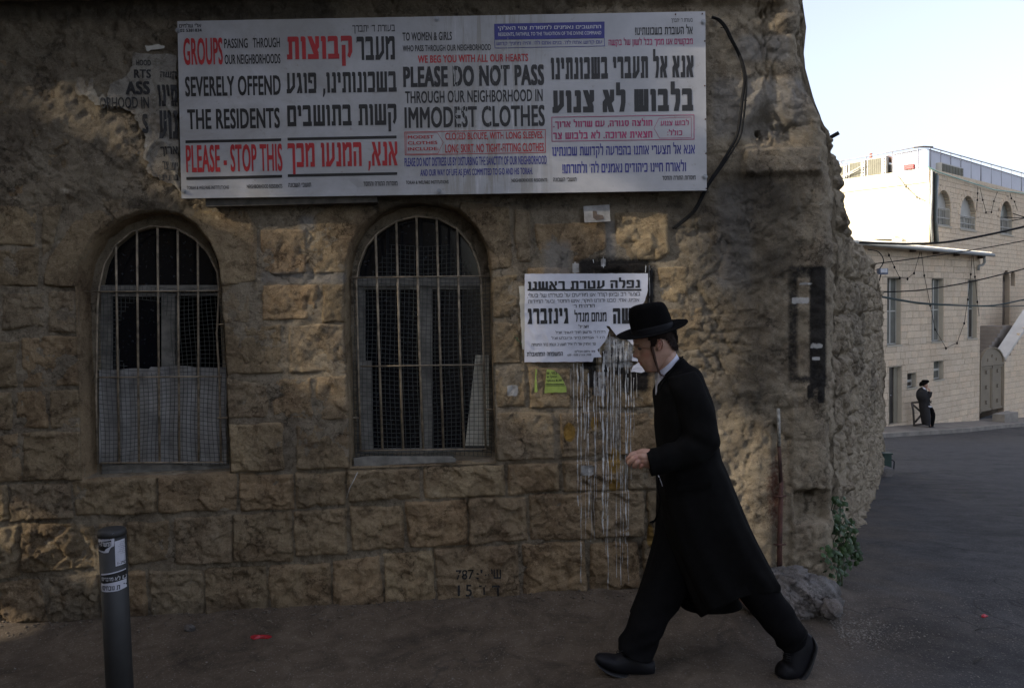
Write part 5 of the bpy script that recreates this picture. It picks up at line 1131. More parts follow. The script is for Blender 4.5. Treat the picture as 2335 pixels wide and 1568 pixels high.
tb('הציונים משמיד', (102, 185, 228, 214), INKPB, .0); tb('המשרת-ק', (104, 236, 225, 286), INKW, .03); tb('ים לא מדברים!', (140, 545, 326, 586), INKW, .02); tb('ת נובחים!', (146, 630, 290, 670), INKPB, .04); tb('1-700', (272, 424, 326, 446), INKPB, .03)
for k in range(7): tb('ההההההה', (285 - k % 3 * 6, 246 + k * 17, 326, 252 + k * 17), INKPB, 0)
flush_texts()
# ================================================================== FAR BUILDINGS
def hit(px, py, p0, n2, off=0.0):
    """pixel ray with the vertical plane through p0 (x,y) with outward normal n2, shifted outward by off"""
    d = fwd + RT * ((px - 1167.0) / FPX) + UP * (-(py - 784.0) / FPX)
    q = (p0[0] + n2[0] * off - EYE.x) * n2[0] + (p0[1] + n2[1] * off - EYE.y) * n2[1]
    return EYE + d * (q / (d.x * n2[0] + d.y * n2[1]))
class Plane:
    def __init__(s, p0, u): L = math.hypot(*u); s.p0 = p0; s.u = (u[0] / L, u[1] / L); s.n = (s.u[1], -s.u[0])
    def px(s, x, y, off=0.0): return hit(x, y, s.p0, s.n, off)
    def tz(s, x, y, off=0.0): q = s.px(x, y, off); return ((q.x - s.p0[0]) * s.u[0] + (q.y - s.p0[1]) * s.u[1], q.z)
    def at(s, t, z, off=0.0): return Vector((s.p0[0] + s.u[0] * t + s.n[0] * off, s.p0[1] + s.u[1] * t + s.n[1] * off, z))
    def rect(s, mb, t0, z0, t1, z1, o0, o1):
        mb.frame_box(s.at(t0, z0, o0), Vector((s.u[0], s.u[1], 0)) * (t1 - t0), Vector((s.n[0], s.n[1], 0)) * (o1 - o0), Vector((0, 0, z1 - z0)))
LOW = Plane((13.3, 28.0), (4.6, 3.5)); UPR = Plane((16.6, 32.0), (8.6, 7.5)); UPL = Plane((16.6, 32.0), (2.6, -2.8))  # UPL: u towards the corner
def cuts(rects, t0, z0, t1, z1):
    ts = sorted(set([t0, t1] + [min(max(r[i], t0), t1) for r in rects for i in (0, 2)])); zs = sorted(set([z0, z1] + [min(max(r[i], z0), z1) for r in rects for i in (1, 3)])); out = []
    for a, b in zip(ts[:-1], ts[1:]):
        for c, d in zip(zs[:-1], zs[1:]):
            if b - a < 1e-4 or d - c < 1e-4: continue
            mt, mz = (a + b) / 2, (c + d) / 2
            if not any(r[0] < mt < r[2] and r[1] < mz < r[3] for r in rects): out.append((a, c, b, d))
    return out
bm = bmesh.new(); bmesh.ops.create_cube(bm, size=1.0); bmesh.ops.bevel(bm, geom=[e for e in bm.edges], offset=.018, segments=1, affect='EDGES'); BLOCK = bpy.data.meshes.new('ashlar_block'); bm.to_mesh(BLOCK); bm.free(); BLOCK.materials.append(FARSTONE)
MORT = simple('pale_mortar', (.30, .25, .19), .95, .15, 3, .2)
def ashlar(pl, t0, t1, zb, ztop, rowh, blkw, holes, par, cap, seed, keep=None):
    """keep(t,z)->bool clips; blocks proud of the backing by 14 mm"""
    rs = np.random.RandomState(seed); blocks = []; z = zb; 
    while z < ztop - .02:
        h = rowh * rs.uniform(.9, 1.1); z1 = min(z + h, ztop); t = t0 - rs.uniform(0, blkw)
        while t < t1:
            w = blkw * rs.uniform(.7, 1.45); a, b = max(t, t0), min(t + w, t1); t += w
            if b - a < .04: continue
            for r in cuts([h_ for h_ in holes if h_[0] < b and h_[2] > a and h_[1] < z1 and h_[3] > z], a, z, b, z1):
                mt, mz = (r[0] + r[2]) / 2, (r[1] + r[3]) / 2
                if r[2] - r[0] < .03 or r[3] - r[1] < .03 or (keep and not keep(mt, mz)): continue
                blocks.append((r, rs.uniform(0, .008)))
        z = z1
    big = sorted(range(len(blocks)), key=lambda i: -((blocks[i][0][2] - blocks[i][0][0]) * (blocks[i][0][3] - blocks[i][0][1])) / (1 + .02 * blocks[i][0][0]))
    top = set(big[:cap]); rest = MB(); ang = math.atan2(pl.u[1], pl.u[0])
    for i, (r, pr) in enumerate(blocks):
        g = .007; a, c, b, d = r[0] + g, r[1] + g, r[2] - g, r[3] - g
        if i in top:
            o = bpy.data.objects.new('stone_block', BLOCK); COL.objects.link(o); o.location = pl.at((a + b) / 2, (c + d) / 2, pr - .05 + .014); o.rotation_euler = (0, 0, ang); o.scale = (b - a, .10, d - c); setpar(o, par)
        else: pl.rect(rest, a, c, b, d, -.05, .014 + pr)
    if rest.v: q = rest.obj('stone_block_courses', FARSTONE, par); q['kind'] = 'stuff'
FRAMEW = simple('white_window_frame', (.40, .39, .35), .5, .08, 3, 0); FGLASS = simple('dull_window_glass', (.13, .135, .12), .25, .35, 1.2, 0, spec=.6); DGLASS = simple('dark_window_glass', (.035, .032, .03), .3, .5, 1.5, 0)
FREV = simple('window_reveal_plaster', (.42, .38, .30), .9, .08, 2, .1)
# ------------------------------------------------ lower house
low = empty('lower_house', LOW.at(3, -2.6), 'two storey pale stone house with tall narrow windows and corrugated eave', 'building')
tl0 = LOW.tz(1940, 700)[0]; tr0 = LOW.tz(2233, 700)[0]
def R4(pl, x0, y0, x1, y1, off=0.0):
    a = pl.tz(x0, (y0 + y1) / 2, off); b = pl.tz(x1, (y0 + y1) / 2, off); c = pl.tz((x0 + x1) / 2, y0, off); d = pl.tz((x0 + x1) / 2, y1, off); return (a[0], d[1], b[0], c[1])
wins = [R4(LOW, 2021, 632, 2053, 786), R4(LOW, 2122.4, 634, 2149.6, 778), R4(LOW, 2204.6, 637, 2226.4, 771)]
door = R4(LOW, 2025, 835, 2055, 966); sm = [R4(LOW, 2067, 849.5, 2088, 883), R4(LOW, 2127, 822, 2150, 864.5)]
holes = wins + [door] + sm; ztopL = LOW.tz(2110, 563)[1]; zbL = -3.6
ashlar(LOW, tl0, tr0, zbL, ztopL, .235, .46, holes, low, 300, 5)
mb = MB()
for r in cuts(holes, tl0, zbL, tr0, ztopL): LOW.rect(mb, *r, -.25, 0.0)
mb.obj('wall', MORT, low)
for r in holes:   # linings of the openings
    mb = MB(); LOW.rect(mb, r[0] - .02, r[1] - .02, r[0] + .02, r[3], -.30, -.003); LOW.rect(mb, r[2] - .02, r[1] - .02, r[2] + .02, r[3], -.30, -.003); LOW.rect(mb, r[0], r[3] - .02, r[2], r[3] + .01, -.30, -.004); mb.obj('opening_lining', FREV, low)
def pane(par, r, off, mat, name='glass_pane'):
    m_ = MB(); LOW.rect(m_, *r, off - .01, off); return m_.obj(name, mat, par)
for i, r in enumerate(wins):
    t0, z0, t1, z1 = r; f = MB(); w = .045; zm = z0 + (z1 - z0) * .5
    for a in ((t0, z0, t0 + w, z1), (t1 - w, z0, t1, z1), (t0, z0, t1, z0 + w), (t0, z1 - w, t1, z1), (t0, zm - w / 2, t1, zm + w / 2), (t0 + (t1 - t0) * .48, z0, t0 + (t1 - t0) * .56, z1)): LOW.rect(f, *a, -.20, -.15)
    o = f.obj('window', FRAMEW, low); o['label'] = ('leftmost tall window, upper left pane open and dark', 'middle tall window', 'rightmost tall window')[i]
    tm = t0 + (t1 - t0) * .5
    for a, mt in (((t0 + w, zm, tm, z1 - w), DGLASS if i == 0 else FGLASS), ((tm, zm, t1 - w, z1 - w), FGLASS), ((t0 + w, z0 + w, tm, zm), FGLASS), ((tm, z0 + w, t1 - w, zm), FGLASS if i < 2 else DGLASS)): pane(o, a, -.175, mt)
    s_ = MB(); LOW.rect(s_, t0 - .03, z0 - .06, t1 + .03, z0, -.15, .035); s_.obj('sill', FREV, o)
for i, r in enumerate(sm):
    t0, z0, t1, z1 = r; f = MB(); w = .04; zm = z0 + (z1 - z0) * (.42 if i == 0 else .5)
    for a in ((t0, z0, t0 + w, z1), (t1 - w, z0, t1, z1), (t0, z0, t1, z0 + w), (t0, z1 - w, t1, z1), (t0, zm - w, t1, zm + w)): LOW.rect(f, *a, -.20, -.14)
    o = f.obj('window', FRAMEW, low); o['label'] = ('small low window beside the door, with dark panes', 'small low window right of the standing man')[i]
    pane(o, (t0 + w, zm, t1 - w, z1 - w), -.175, DGLASS if i == 0 else FGLASS); pane(o, (t0 + w, z0 + w, t1 - w, zm), -.175, DGLASS if i == 0 else FGLASS)
    s_ = MB(); LOW.rect(s_, t0 - .03, z0 - .06, t1 + .03, z0, -.15, .035); s_.obj('sill', FREV, o)
t0, z0, t1, z1 = door; f = MB(); LOW.rect(f, t0 + .01, z0, t0 + (t1 - t0) * .42, z1, -.26, -.14); dr = f.obj('door', simple('olive_brown_door', (.12, .105, .075), .6, .15, 3, .1), low); dr['label'] = 'narrow olive brown street door'
f = MB(); LOW.rect(f, t0 + (t1 - t0) * .42, z0, t0 + (t1 - t0) * .68, z1, -.24, -.16); f.obj('door_panel', DGLASS, dr)
f = MB(); LOW.rect(f, t0 + (t1 - t0) * .68, z0, t1, z1, -.26, -.13); f.obj('door_frame', simple('khaki_door_frame', (.24, .215, .16), .7, .1, 3, .1), dr)
f = MB(); f.tube([LOW.at(t0 + (t1 - t0) * .38, z0 + 1.0, -.12), LOW.at(t0 + (t1 - t0) * .46, z0 + 1.0, -.12)], .015, 6); f.obj('handle', STEEL, dr)
# side of the lower house and its roof
mb = MB(); nL = Vector((LOW.n[0], LOW.n[1], 0)); mb.frame_box(LOW.at(tr0 - .25, zbL, -.25), Vector((LOW.u[0], LOW.u[1], 0)) * .249, -nL * 3.2, Vector((0, 0, ztopL - zbL))); mb.obj('side_wall', FARSTONE, low)
mb = MB(); eT0 = LOW.tz(1940, 545, .35); eT1 = LOW.tz(2262, 575.5, .35); n_ = 120
zE = (eT0[1] + eT1[1]) / 2; V = []; F = []
zE0 = LOW.tz(1968, 549, .35)[1]; zE1 = LOW.tz(2262, 577, .35)[1]
for i in range(n_ * 4 + 1):
    t = eT0[0] + (eT1[0] - eT0[0]) * i / (n_ * 4); w = .022 * math.sin(i * math.pi / 2); ze = zE0 + (zE1 - zE0) * i / (n_ * 4)
    for (o, dz) in ((.36, 0), (-2.0, .42), (-2.0, .40), (.36, -.02)): V.append(LOW.at(t, ze + dz + w, o))
for i in range(n_ * 4):
    for k in range(4): F.append((4 * i + k, 4 * i + (k + 1) % 4, 4 * i + 4 + (k + 1) % 4, 4 * i + 4 + k))
mobj('corrugated_roof', V, F, simple('pale_corrugated_sheet', (.55, .52, .45), .6, .25, 3, .1), low, False)
def seg3(pl, a, b, o, r, name, mat, par, k=8):
    m_ = MB(); m_.tube([pl.px(*a, o), pl.px(*b, o)], r, k); return m_.obj(name, mat, par, True)
GUT = simple('grey_gutter', (.24, .25, .24), .6, .15, 2, 0)
g1 = MB(); g1.tube([LOW.at(eT0[0], zE0 - .09, .40), LOW.at(eT1[0], zE1 - .09, .40)], .065, 10); g1.obj('gutter', GUT, low, True)
g1 = MB(); g1.tube([LOW.px(2243, 577, .3), LOW.px(2244, 598, .25), LOW.px(2240, 604, .2), LOW.px(2231, 606, .1), LOW.px(2230, 616, .1)], .05, 8); g1.obj('downpipe', GUT, low, True)
for x, y in ((2076, 575), (2129, 580), (2176, 584), (2231, 590)):
    g1 = MB(); g1.frame_box(LOW.px(x - 3, y, .02), Vector((LOW.u[0], LOW.u[1], 0)) * .09, nL * .2, Vector((0, 0, .14))); g1.obj('rafter_end', simple('dark_timber', (.08, .06, .045), .8), low)
# ------------------------------------------------ gate, stair and its wall (same line as the lower house)
sw = empty('stair_wall', LOW.at(tr0 + 1.5, -3.0), 'sloping stone stair wall with pale coping at the far right', 'wall')
tg0, zg1 = LOW.tz(2236, 829); tg1 = LOW.tz(2289, 829)[0]; zgb = LOW.tz(2262, 937)[1]; zsp = LOW.tz(2262, 830)[1]; rg = (tg1 - tg0) / 2; tgc = (tg0 + tg1) / 2
tR = LOW.tz(2420, 750)[0]
pA = LOW.tz(2289, 816); pB = LOW.tz(2333, 752); slp = (pB[1] - pA[1]) / (pB[0] - pA[0])
def wt(t): return min(pA[1] + slp * (t - pA[0]), pA[1] + 6)
ashlar(LOW, tg1 + .0, tR, -4.2, pA[1] + slp * (tR - pA[0]), .235, .42, [], sw, 120, 9, keep=lambda t, z: z < wt(t) - .1)
V = [LOW.at(tg1, -4.2, 0), LOW.at(tR, -4.2, 0), LOW.at(tR, wt(tR), 0), LOW.at(tg1, wt(tg1), 0)]; V += [q - nL * .25 for q in V]
mobj('wall', V, [(0, 1, 2, 3), (4, 7, 6, 5), (0, 3, 7, 4), (3, 2, 6, 7)], MORT, sw, False)
cA = (2270, 800); cB = (2333, 704.5)
V = [LOW.at(*LOW.tz(2271, 799, -.35), -.35), LOW.at(*LOW.tz(2360, 664, -.35), -.35), LOW.at(tR, wt(tR) + .04, .04), LOW.at(tg1 - .0, wt(tg1) + .02, .04)]
cz = [Vector((0, 0, -.12))] * 4; V += [a + b for a, b in zip(V, cz)]
mobj('coping', V, [(0, 1, 2, 3), (4, 7, 6, 5), (3, 2, 6, 7), (0, 3, 7, 4), (1, 0, 4, 5), (2, 1, 5, 6)], simple('pale_coping', (.52, .49, .44), .85, .1, 2, .2), sw, False)
gate = empty('double_gate', LOW.at(tgc, zgb), 'brown grey steel double gate with arched top panel', 'gate')
GATEM = simple('taupe_gate_paint', (.20, .165, .115), .55, .12, 2, .1)
def archpoly(pl, tc, z, r, n=16): return [(tc + r * math.cos(a), z + r * .62 * math.sin(a)) for a in [math.pi * i / n for i in range(n + 1)]]
ap = archpoly(LOW, tgc, zsp, rg); V = [LOW.at(t, z, -.10) for t, z in ap] + [LOW.at(t, z, -.04) for t, z in ap]; n_ = len(ap)
mobj('arched_panel', V, [tuple(range(n_, 2 * n_))] + [(i, i + 1, n_ + i + 1, n_ + i) for i in range(n_ - 1)], GATEM, gate, False)
ar = archpoly(LOW, tgc, zsp, rg + .03); a2 = archpoly(LOW, tgc, zsp, rg - .05); m_ = MB()
for i in range(n_ - 1):
    A = [LOW.at(*ar[i], .0), LOW.at(*ar[i + 1], .0), LOW.at(*a2[i + 1], .0), LOW.at(*a2[i], .0)]; m_.add(A + [q - nL * .12 for q in A], [(0, 1, 2, 3), (0, 4, 5, 1), (2, 6, 7, 3)])
LOW.rect(m_, tg0 - .03, zsp - .05, tg1 + .03, zsp + .03, -.11, .01); LOW.rect(m_, tg0 - .02, zgb, tg0 + .06, zsp, -.11, .0); LOW.rect(m_, tg1 - .06, zgb, tg1 + .02, zsp, -.11, .0); m_.obj('gate_frame', GATEM, gate)
for k in (0, 1):
    a = tg0 + .07 + k * (rg - .05); b = a + rg - .10; m_ = MB(); LOW.rect(m_, a, zgb + .06, b, zsp - .07, -.09, -.05); lf = m_.obj('gate_leaf', GATEM, gate)
    m_ = MB()
    for r_ in ((a, zgb + .06, a + .05, zsp - .07), (b - .05, zgb + .06, b, zsp - .07), (a, zgb + .06, b, zgb + .14), (a, zsp - .15, b, zsp - .07)): LOW.rect(m_, *r_, -.05, -.02)
    m_.obj('leaf_rim', GATEM, lf)
    for q in range(3):
        zc = zgb + .40 + q * (zsp - zgb - .7) / 2; m_ = MB()
        for j in range(4):
            aa = j * math.pi / 2 + .78; m_.tube([LOW.at((a + b) / 2, zc, -.035), LOW.at((a + b) / 2 + .07 * math.cos(aa), zc + .10 * math.sin(aa), -.02)], .014, 5)
        m_.obj('ornament', simple('dark_ornament', (.10, .08, .055), .6), lf)
m_ = MB()
for j, x in enumerate((-.3, 0, .3)): m_.tube([LOW.at(tgc + x * rg * 1.2, zsp + .12 + (.16 if j == 1 else 0), -.04), LOW.at(tgc + x * rg * 1.2, zsp + .24 + (.16 if j == 1 else 0), -.03)], .02, 5)
m_.obj('ornament', simple('dark_ornament', (.10, .08, .055), .6), gate)
stp = empty('stone_steps', LOW.at(tgc, zsp, -1.2), 'dark stone steps climbing right behind the arched gate', 'steps')
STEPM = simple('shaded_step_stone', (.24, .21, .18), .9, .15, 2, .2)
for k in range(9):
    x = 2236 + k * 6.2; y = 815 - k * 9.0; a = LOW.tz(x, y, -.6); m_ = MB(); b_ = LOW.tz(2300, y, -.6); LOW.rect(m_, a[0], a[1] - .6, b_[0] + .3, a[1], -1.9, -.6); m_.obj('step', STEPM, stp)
# ------------------------------------------------ upper house
up = empty('upper_house', UPR.at(2, 0), 'taller pale stone house with arched windows and sunlit rendered side', 'building')
tRU = UPR.tz(2460, 450)[0]; zTop = UPR.tz(2125, 385)[1]; zB = -3.4
zTr = UPR.tz(2333, 441)[1]
def archwin(x0, y0, x1, y1): return R4(UPR, x0, y0, x1, y1)
aw = [archwin(2134, 434, 2166, 515), archwin(2188, 447, 2223, 524), archwin(2279, 459, 2307, 535)]; nd = archwin(2284, 617, 2301, 741); nn = archwin(2303, 618, 2313, 652)
def inarch(r, t, z, grow=0.0):
    t0, z0, t1, z1 = r; rr = (t1 - t0) / 2 + grow; tc = (t0 + t1) / 2; zs_ = z1 - (t1 - t0) / 2
    return (abs(t - tc) < rr and z0 - grow < z < zs_) or math.hypot(t - tc, z - zs_) < rr
allw = aw + [nd, nn]
def sq(r): return (r[0], r[1], r[2], r[3] - (r[2] - r[0]) / 2)
def archfill(r, grow, off0, off1, mat, par, name):
    """spandrel blocks round an arch: ring of voussoirs"""
    t0, z0, t1, z1 = r; rr = (t1 - t0) / 2; tc = (t0 + t1) / 2; zs_ = z1 - rr
    for k in range(9):
        a0 = math.pi * k / 9 + .02; a1 = math.pi * (k + 1) / 9 - .02; m__ = MB(); A = []
        for (q, aa) in ((rr, a0), (rr, (a0 + a1) / 2), (rr, a1), (rr + grow, a1), (rr + grow, (a0 + a1) / 2), (rr + grow, a0)): A.append(UPR.at(tc + q * math.cos(aa), zs_ + q * math.sin(aa), off1))
        B2 = [v_ - Vector((UPR.n[0], UPR.n[1], 0)) * (off1 - off0) for v_ in A]
        m__.add(A + B2, [(5, 4, 3, 2, 1, 0), (0, 1, 7, 6), (1, 2, 8, 7), (3, 4, 10, 9), (4, 5, 11, 10), (2, 3, 9, 8), (5, 0, 6, 11)]); m__.obj(name, mat, par)
hol2 = []
for r in allw:
    rr = (r[2] - r[0]) / 2; tc = (r[0] + r[2]) / 2; zs_ = r[3] - rr; hol2.append((r[0], r[1], r[2], zs_))
    for k in range(6): 
        za, zb_ = zs_ + rr * k / 6, zs_ + rr * (k + 1) / 6; hw = math.sqrt(max(0, rr * rr - (rr * (k + .5) / 6) ** 2)); hol2.append((tc - hw, za, tc + hw, zb_))
ringw = [(r[0] - .22, r[3] - (r[2] - r[0]) / 2, r[2] + .22, r[3] + .22) for r in aw]
ashlar(UPR, 0, tRU, zB, zTop, .20, .42, hol2, up, 300, 12, keep=lambda t, z: not any(inarch(r, t, z, .20) and z > r[3] - (r[2] - r[0]) / 2 for r in aw))
mb = MB()
for r in cuts(hol2, 0, zB, tRU, zTop): UPR.rect(mb, *r, -.3, 0.0)
mb.obj('wall', MORT, up)
for r in aw: archfill(r, .20, -.2, .03, FARSTONE, up, 'voussoir')
for i, r in enumerate(aw):
    t0, z0, t1, z1 = r; rr = (t1 - t0) / 2; zs_ = z1 - rr; w = .05; f = MB()
    for a in ((t0, z0, t0 + w, zs_), (t1 - w, z0, t1, zs_), (t0, z0, t1, z0 + w), (t0, zs_ - w, t1, zs_ + w), ((t0 + t1) / 2 - w / 2, z0, (t0 + t1) / 2 + w / 2, zs_)): UPR.rect(f, *a, -.20, -.15)
    o = f.obj('window', FRAMEW, up); o['label'] = ('first arched window next to the pipes at the corner', 'second arched window with white blind', 'third arched window with a bent awning frame')[i]
    f = MB(); UPR.rect(f, t0, z0, t1, zs_, -.19, -.18); f.obj('glass_pane', FGLASS if i < 2 else DGLASS, o)
    V = [UPR.at((t0 + t1) / 2 + rr * math.cos(math.pi * k / 12), zs_ + rr * math.sin(math.pi * k / 12), -.18) for k in range(13)]; mobj('lunette', V, [tuple(range(13))], FRAMEW if i < 2 else FGLASS, o, False)
    UPR_side = MB()
    for k in range(12):
        a0, a1 = math.pi * k / 12, math.pi * (k + 1) / 12; A = [UPR.at((t0 + t1) / 2 + rr * math.cos(a_), zs_ + rr * math.sin(a_), o_) for a_ in (a0, a1) for o_ in (-.3, 0)]; UPR_side.add(A, [(0, 1, 3, 2)])
    UPR.rect(UPR_side, t1 - .002, z0, t1 + .03, zs_, -.3, -.002); UPR.rect(UPR_side, t0 - .03, z0, t0 + .002, zs_, -.3, -.002); UPR_side.obj('lining', FREV, o)
    zr = z0 + (zs_ - z0) * .98
    for k in range(10):
        t = t0 + .04 + (t1 - t0 - .08) * k / 9; f = MB(); f.tube([UPR.at(t, z0 + .02, -.03), UPR.at(t, zr, -.03)], .012, 5); f.obj('guard_bar', FRAMEW, o)
    f = MB(); 
    for zz in (z0 + .03, z0 + (zr - z0) * .45, zr): f.tube([UPR.at(t0, zz, -.03), UPR.at(t1, zz, -.03)], .02, 5)
    f.obj('guard_rail', FRAMEW, o); f = MB(); UPR.rect(f, t0 - .06, z0 - .07, t1 + .06, z0, -.1, .05); f.obj('sill', FREV, o)
f = MB(); r = aw[2]; f.tube([UPR.at(r[2], r[3] - .5, .0), UPR.at(r[2] + .3, r[3] - .75, .5)], .02, 5); f.tube([UPR.at(r[0], r[3] - .8, .0), UPR.at(r[2] + .3, r[3] - .75, .5)], .02, 5); f.tube([UPR.at(r[2], r[3] - .85, .0), UPR.at(r[2] + .3, r[3] - .75, .5)], .02, 5); f.obj('awning_frame', CABLE, up)
f = MB(); UPR.rect(f, *sq(nd), -.28, -.2); UPR.rect(f, *sq(nn), -.28, -.2); q = f.obj('back_door', simple('grey_brown_door', (.17, .14, .11), .7, .15, 2, 0), up); 
for r in (nd, nn):
    rr = (r[2] - r[0]) / 2; V = [UPR.at((r[0] + r[2]) / 2 + rr * math.cos(math.pi * k / 10), r[3] - rr + rr * math.sin(math.pi * k / 10), -.2) for k in range(11)]; mobj('lunette', V, [tuple(range(11))], DGLASS, up, False)
# rendered side wing, sunlit
tLW = -9.0; mb = MB(); UPL.rect(mb, tLW, zB, 0, zTop - .55, -.4, 0); UPL.rect(mb, tLW, zTop - .55, .0, zTop, -.4, .05); mb.obj('rendered_wall', RENDERW, up)
mb = MB(); rc = np.random.RandomState(3); z = zB
while z < zTop - .1:
    w = rc.uniform(.10, .32); UPL.rect(mb, -w, z, .02, z + .24, -.2, .018); z += .26
mb.obj('quoins', FARSTONE, up)
mb = MB(); base = [UPL.at(tLW, zTop - .35), UPL.at(0, zTop - .35), UPR.at(tRU, zTop - .35)]; c4 = base[0] + (base[2] - base[1]); V = base + [c4]; mobj('roof_slab', V, [(0, 1, 2, 3)], MORT, up, False)
mb = MB(); mb.frame_box(c4 + Vector((0, 0, zB - c4.z)), base[0] - c4, Vector((0, .3, 0)), Vector((0, 0, zTop - .5 - zB))); mb.obj('rear_wall', MORT, up)
# light slabs and boards lying along the eave
mb = MB()
for a, b, h in (((1992, 545), (2040, 545), .22), ((2034, 551), (2056, 552), .16), ((2078, 554), (2106, 555), .16), ((2000, 552), (2112, 557), .06)):
    A = UPL.px(*a, .5); Bq = UPL.px(*b, .5); mb.frame_box(A, Bq - A, Vector((.1, .35, 0)), Vector((0, 0, h)))
mb.obj('ledge_slabs', simple('grey_slab', (.40, .38, .33), .9, .2, 2, .2), up)
# pipes at the corner
for k, x in enumerate((2124, 2129, 2134, 2138)):
    m_ = MB(); m_.tube([UPR.px(x + rc.uniform(-1, 1), 388 + 4 * k, .08), UPR.px(x + rc.uniform(-3, 3), 440, .10), UPR.px(x - 2 + rc.uniform(-2, 2), 500, .08), UPR.px(x + 1, 556, .08)], (.045, .03, .05, .035)[k], 7); m_.obj('conduit', (GUT, CABLE, simple('dark_teal_pipe', (.05, .07, .07), .5), STEEL)[k], up, True)
m_ = MB(); m_.tube([UPR.px(x_, y_, .12) for x_, y_ in ((2115, 381), (2140, 393), (2195, 411), (2266, 433), (2334, 441), (2400, 448))], .022, 6); tag(m_.obj('roof_hose', simple('mint_hose', (.22, .42, .36), .5), None, True), 'mint green hose sagging along the roof edge of the taller house', 'hose')
# roof railing with corrugated screen
rl = empty('roof_railing', UPR.at(0, zTop, -.3), 'thin steel roof railing with pale corrugated screen on the taller house', 'railing')
def rail_pts(l, off): return [UPL.px(x, y, -off) if s == 0 else UPR.px(x, y, -off) for s, x, y in l]
RAILM = simple('grey_rail', (.22, .22, .24), .5, .1, 2, 0, metal=.3)
for l, r_ in ((((0, 1860, 378), (0, 2089, 336), (1, 2121, 336.5), (1, 2420, 420)), .022), (((0, 1860, 386), (0, 2089, 343), (1, 2116, 340.5), (1, 2420, 432)), .018)):
    m_ = MB(); m_.tube(rail_pts(l, .25), r_, 6); m_.obj('rail', RAILM, rl, True)
for x, y0, y1 in ((1918, 366, 405), (1974, 357, 405), (2034, 346, 395), (2092, 336, 385)):
    m_ = MB(); m_.tube([UPL.px(x, y0, -.25), UPL.px(x, y1 + 6, -.25)], .02, 5); m_.obj('post', RAILM, rl, True)
for i in range(13):
    x = 2121 + i * 23; y = 336.5 + i * 6.5; m_ = MB(); m_.tube([UPR.px(x, y, -.25), UPR.px(x, y + 52, -.25)], .018, 5); m_.obj('post', RAILM, rl, True)
SCR = simple('pale_corrugated_screen', (.56, .58, .64), .6, .05, 2, 0); V = []; F = []
A = UPL.px(2034, 352, -.27); Bq = UPL.px(2112, 341, -.27); Bz = UPL.px(2112, 387, -.27)
npt = 60
for i in range(npt + 1):
    u = i / npt; b = A.lerp(Bq, u); w = .03 * math.sin(i * math.pi / 2); q = b + Vector((UPL.n[0], UPL.n[1], 0)) * w; V += [q, Vector((q.x, q.y, zTop - .15))]
for i in range(npt): F.append((2 * i, 2 * i + 1, 2 * i + 3, 2 * i + 2))
n0 = len(V); A2 = UPR.px(2117, 341, -.27); B2 = UPR.px(2420, 432, -.27); npt2 = 260
for i in range(npt2 + 1):
    u = i / npt2; b = A2.lerp(B2, u); w = .03 * math.sin(i * math.pi / 2); q = b + Vector((UPR.n[0], UPR.n[1], 0)) * w; V += [q, Vector((q.x, q.y, zTop - .15))]
for i in range(npt2): F.append((n0 + 2 * i, n0 + 2 * i + 1, n0 + 2 * i + 3, n0 + 2 * i + 2))
mobj('corrugated_screen', V, F, SCR, rl, False)
# air conditioners and clutter on the roof
ACW = simple('white_ac_case', (.42, .41, .37), .6, .06, 3, 0); ACG = simple('grille_grey_green', (.13, .125, .09), .7, .15, 3, 0)
def ac(pl, x0, y0, x1, y1, off, label, fx=.75):
    c = pl.px((x0 + x1) / 2, y1, off); u = empty('air_conditioner', c, label, 'air conditioner', 'air conditioners on the roof of the taller house')
    a = pl.tz(x0, (y0 + y1) / 2, off); b = pl.tz(x1, (y0 + y1) / 2, off); z0 = pl.tz((x0 + x1) / 2, y1, off)[1]; z1 = pl.tz((x0 + x1) / 2, y0, off)[1]
    m__ = MB(); pl.rect(m__, a[0], z0, b[0], z1, off - .35, off); m__.obj('case', ACW, u)
    gt1 = a[0] + (b[0] - a[0]) * fx; m__ = MB(); pl.rect(m__, a[0] + .04, z0 + .05, gt1, z1 - .05, off, off + .012); g_ = m__.obj('grille', ACG, u)
    for k in range(7): m__ = MB(); t = a[0] + .04 + (gt1 - a[0] - .04) * (k + .5) / 7; pl.rect(m__, t - .008, z0 + .05, t + .008, z1 - .05, off + .012, off + .025); m__.obj('grille_bar', ACG, g_)
    for k in range(7): m__ = MB(); zc = z0 + (z1 - z0) * (k + .6) / 7.4; pl.rect(m__, b[0] - (b[0] - a[0]) * .12, zc - .025, b[0] - .03, zc + .025, off, off + .006); m__.obj('vent_slot', CABLE, u)
    for k in (0.1, .9): m__ = MB(); t = a[0] + (b[0] - a[0]) * k; pl.rect(m__, t - .03, z0 - .12, t + .03, z0, off - .3, off - .02); m__.obj('foot', RAILM, u)
ac(UPL, 1898, 378, 1930, 414, -.05, 'leftmost white air conditioner, half hidden by the dark wall'); ac(UPL, 1934, 368, 1971, 412, -.05, 'second air conditioner from the left on the roof edge'); ac(UPL, 1976, 359, 2019, 408, -.05, 'largest air conditioner left of the grey roof cabinet'); ac(UPR, 2146, 377, 2196, 409, -.05, 'lone air conditioner right of the building corner', .95)
cb_ = empty('roof_cabinet', UPL.px(2040, 397, -.3), 'grey metal cabinet with a rolled brown mattress on top', 'cabinet')
m_ = MB(); a = UPL.tz(2022, 385, -.3); b = UPL.tz(2056, 385, -.3); UPL.rect(m_, a[0], UPL.tz(2040, 400, -.3)[1] - .1, b[0], UPL.tz(2040, 372, -.3)[1], -.9, -.3); m_.obj('case', simple('grey_sheet_metal', (.16, .165, .17), .6, .2, 2, 0), cb_)
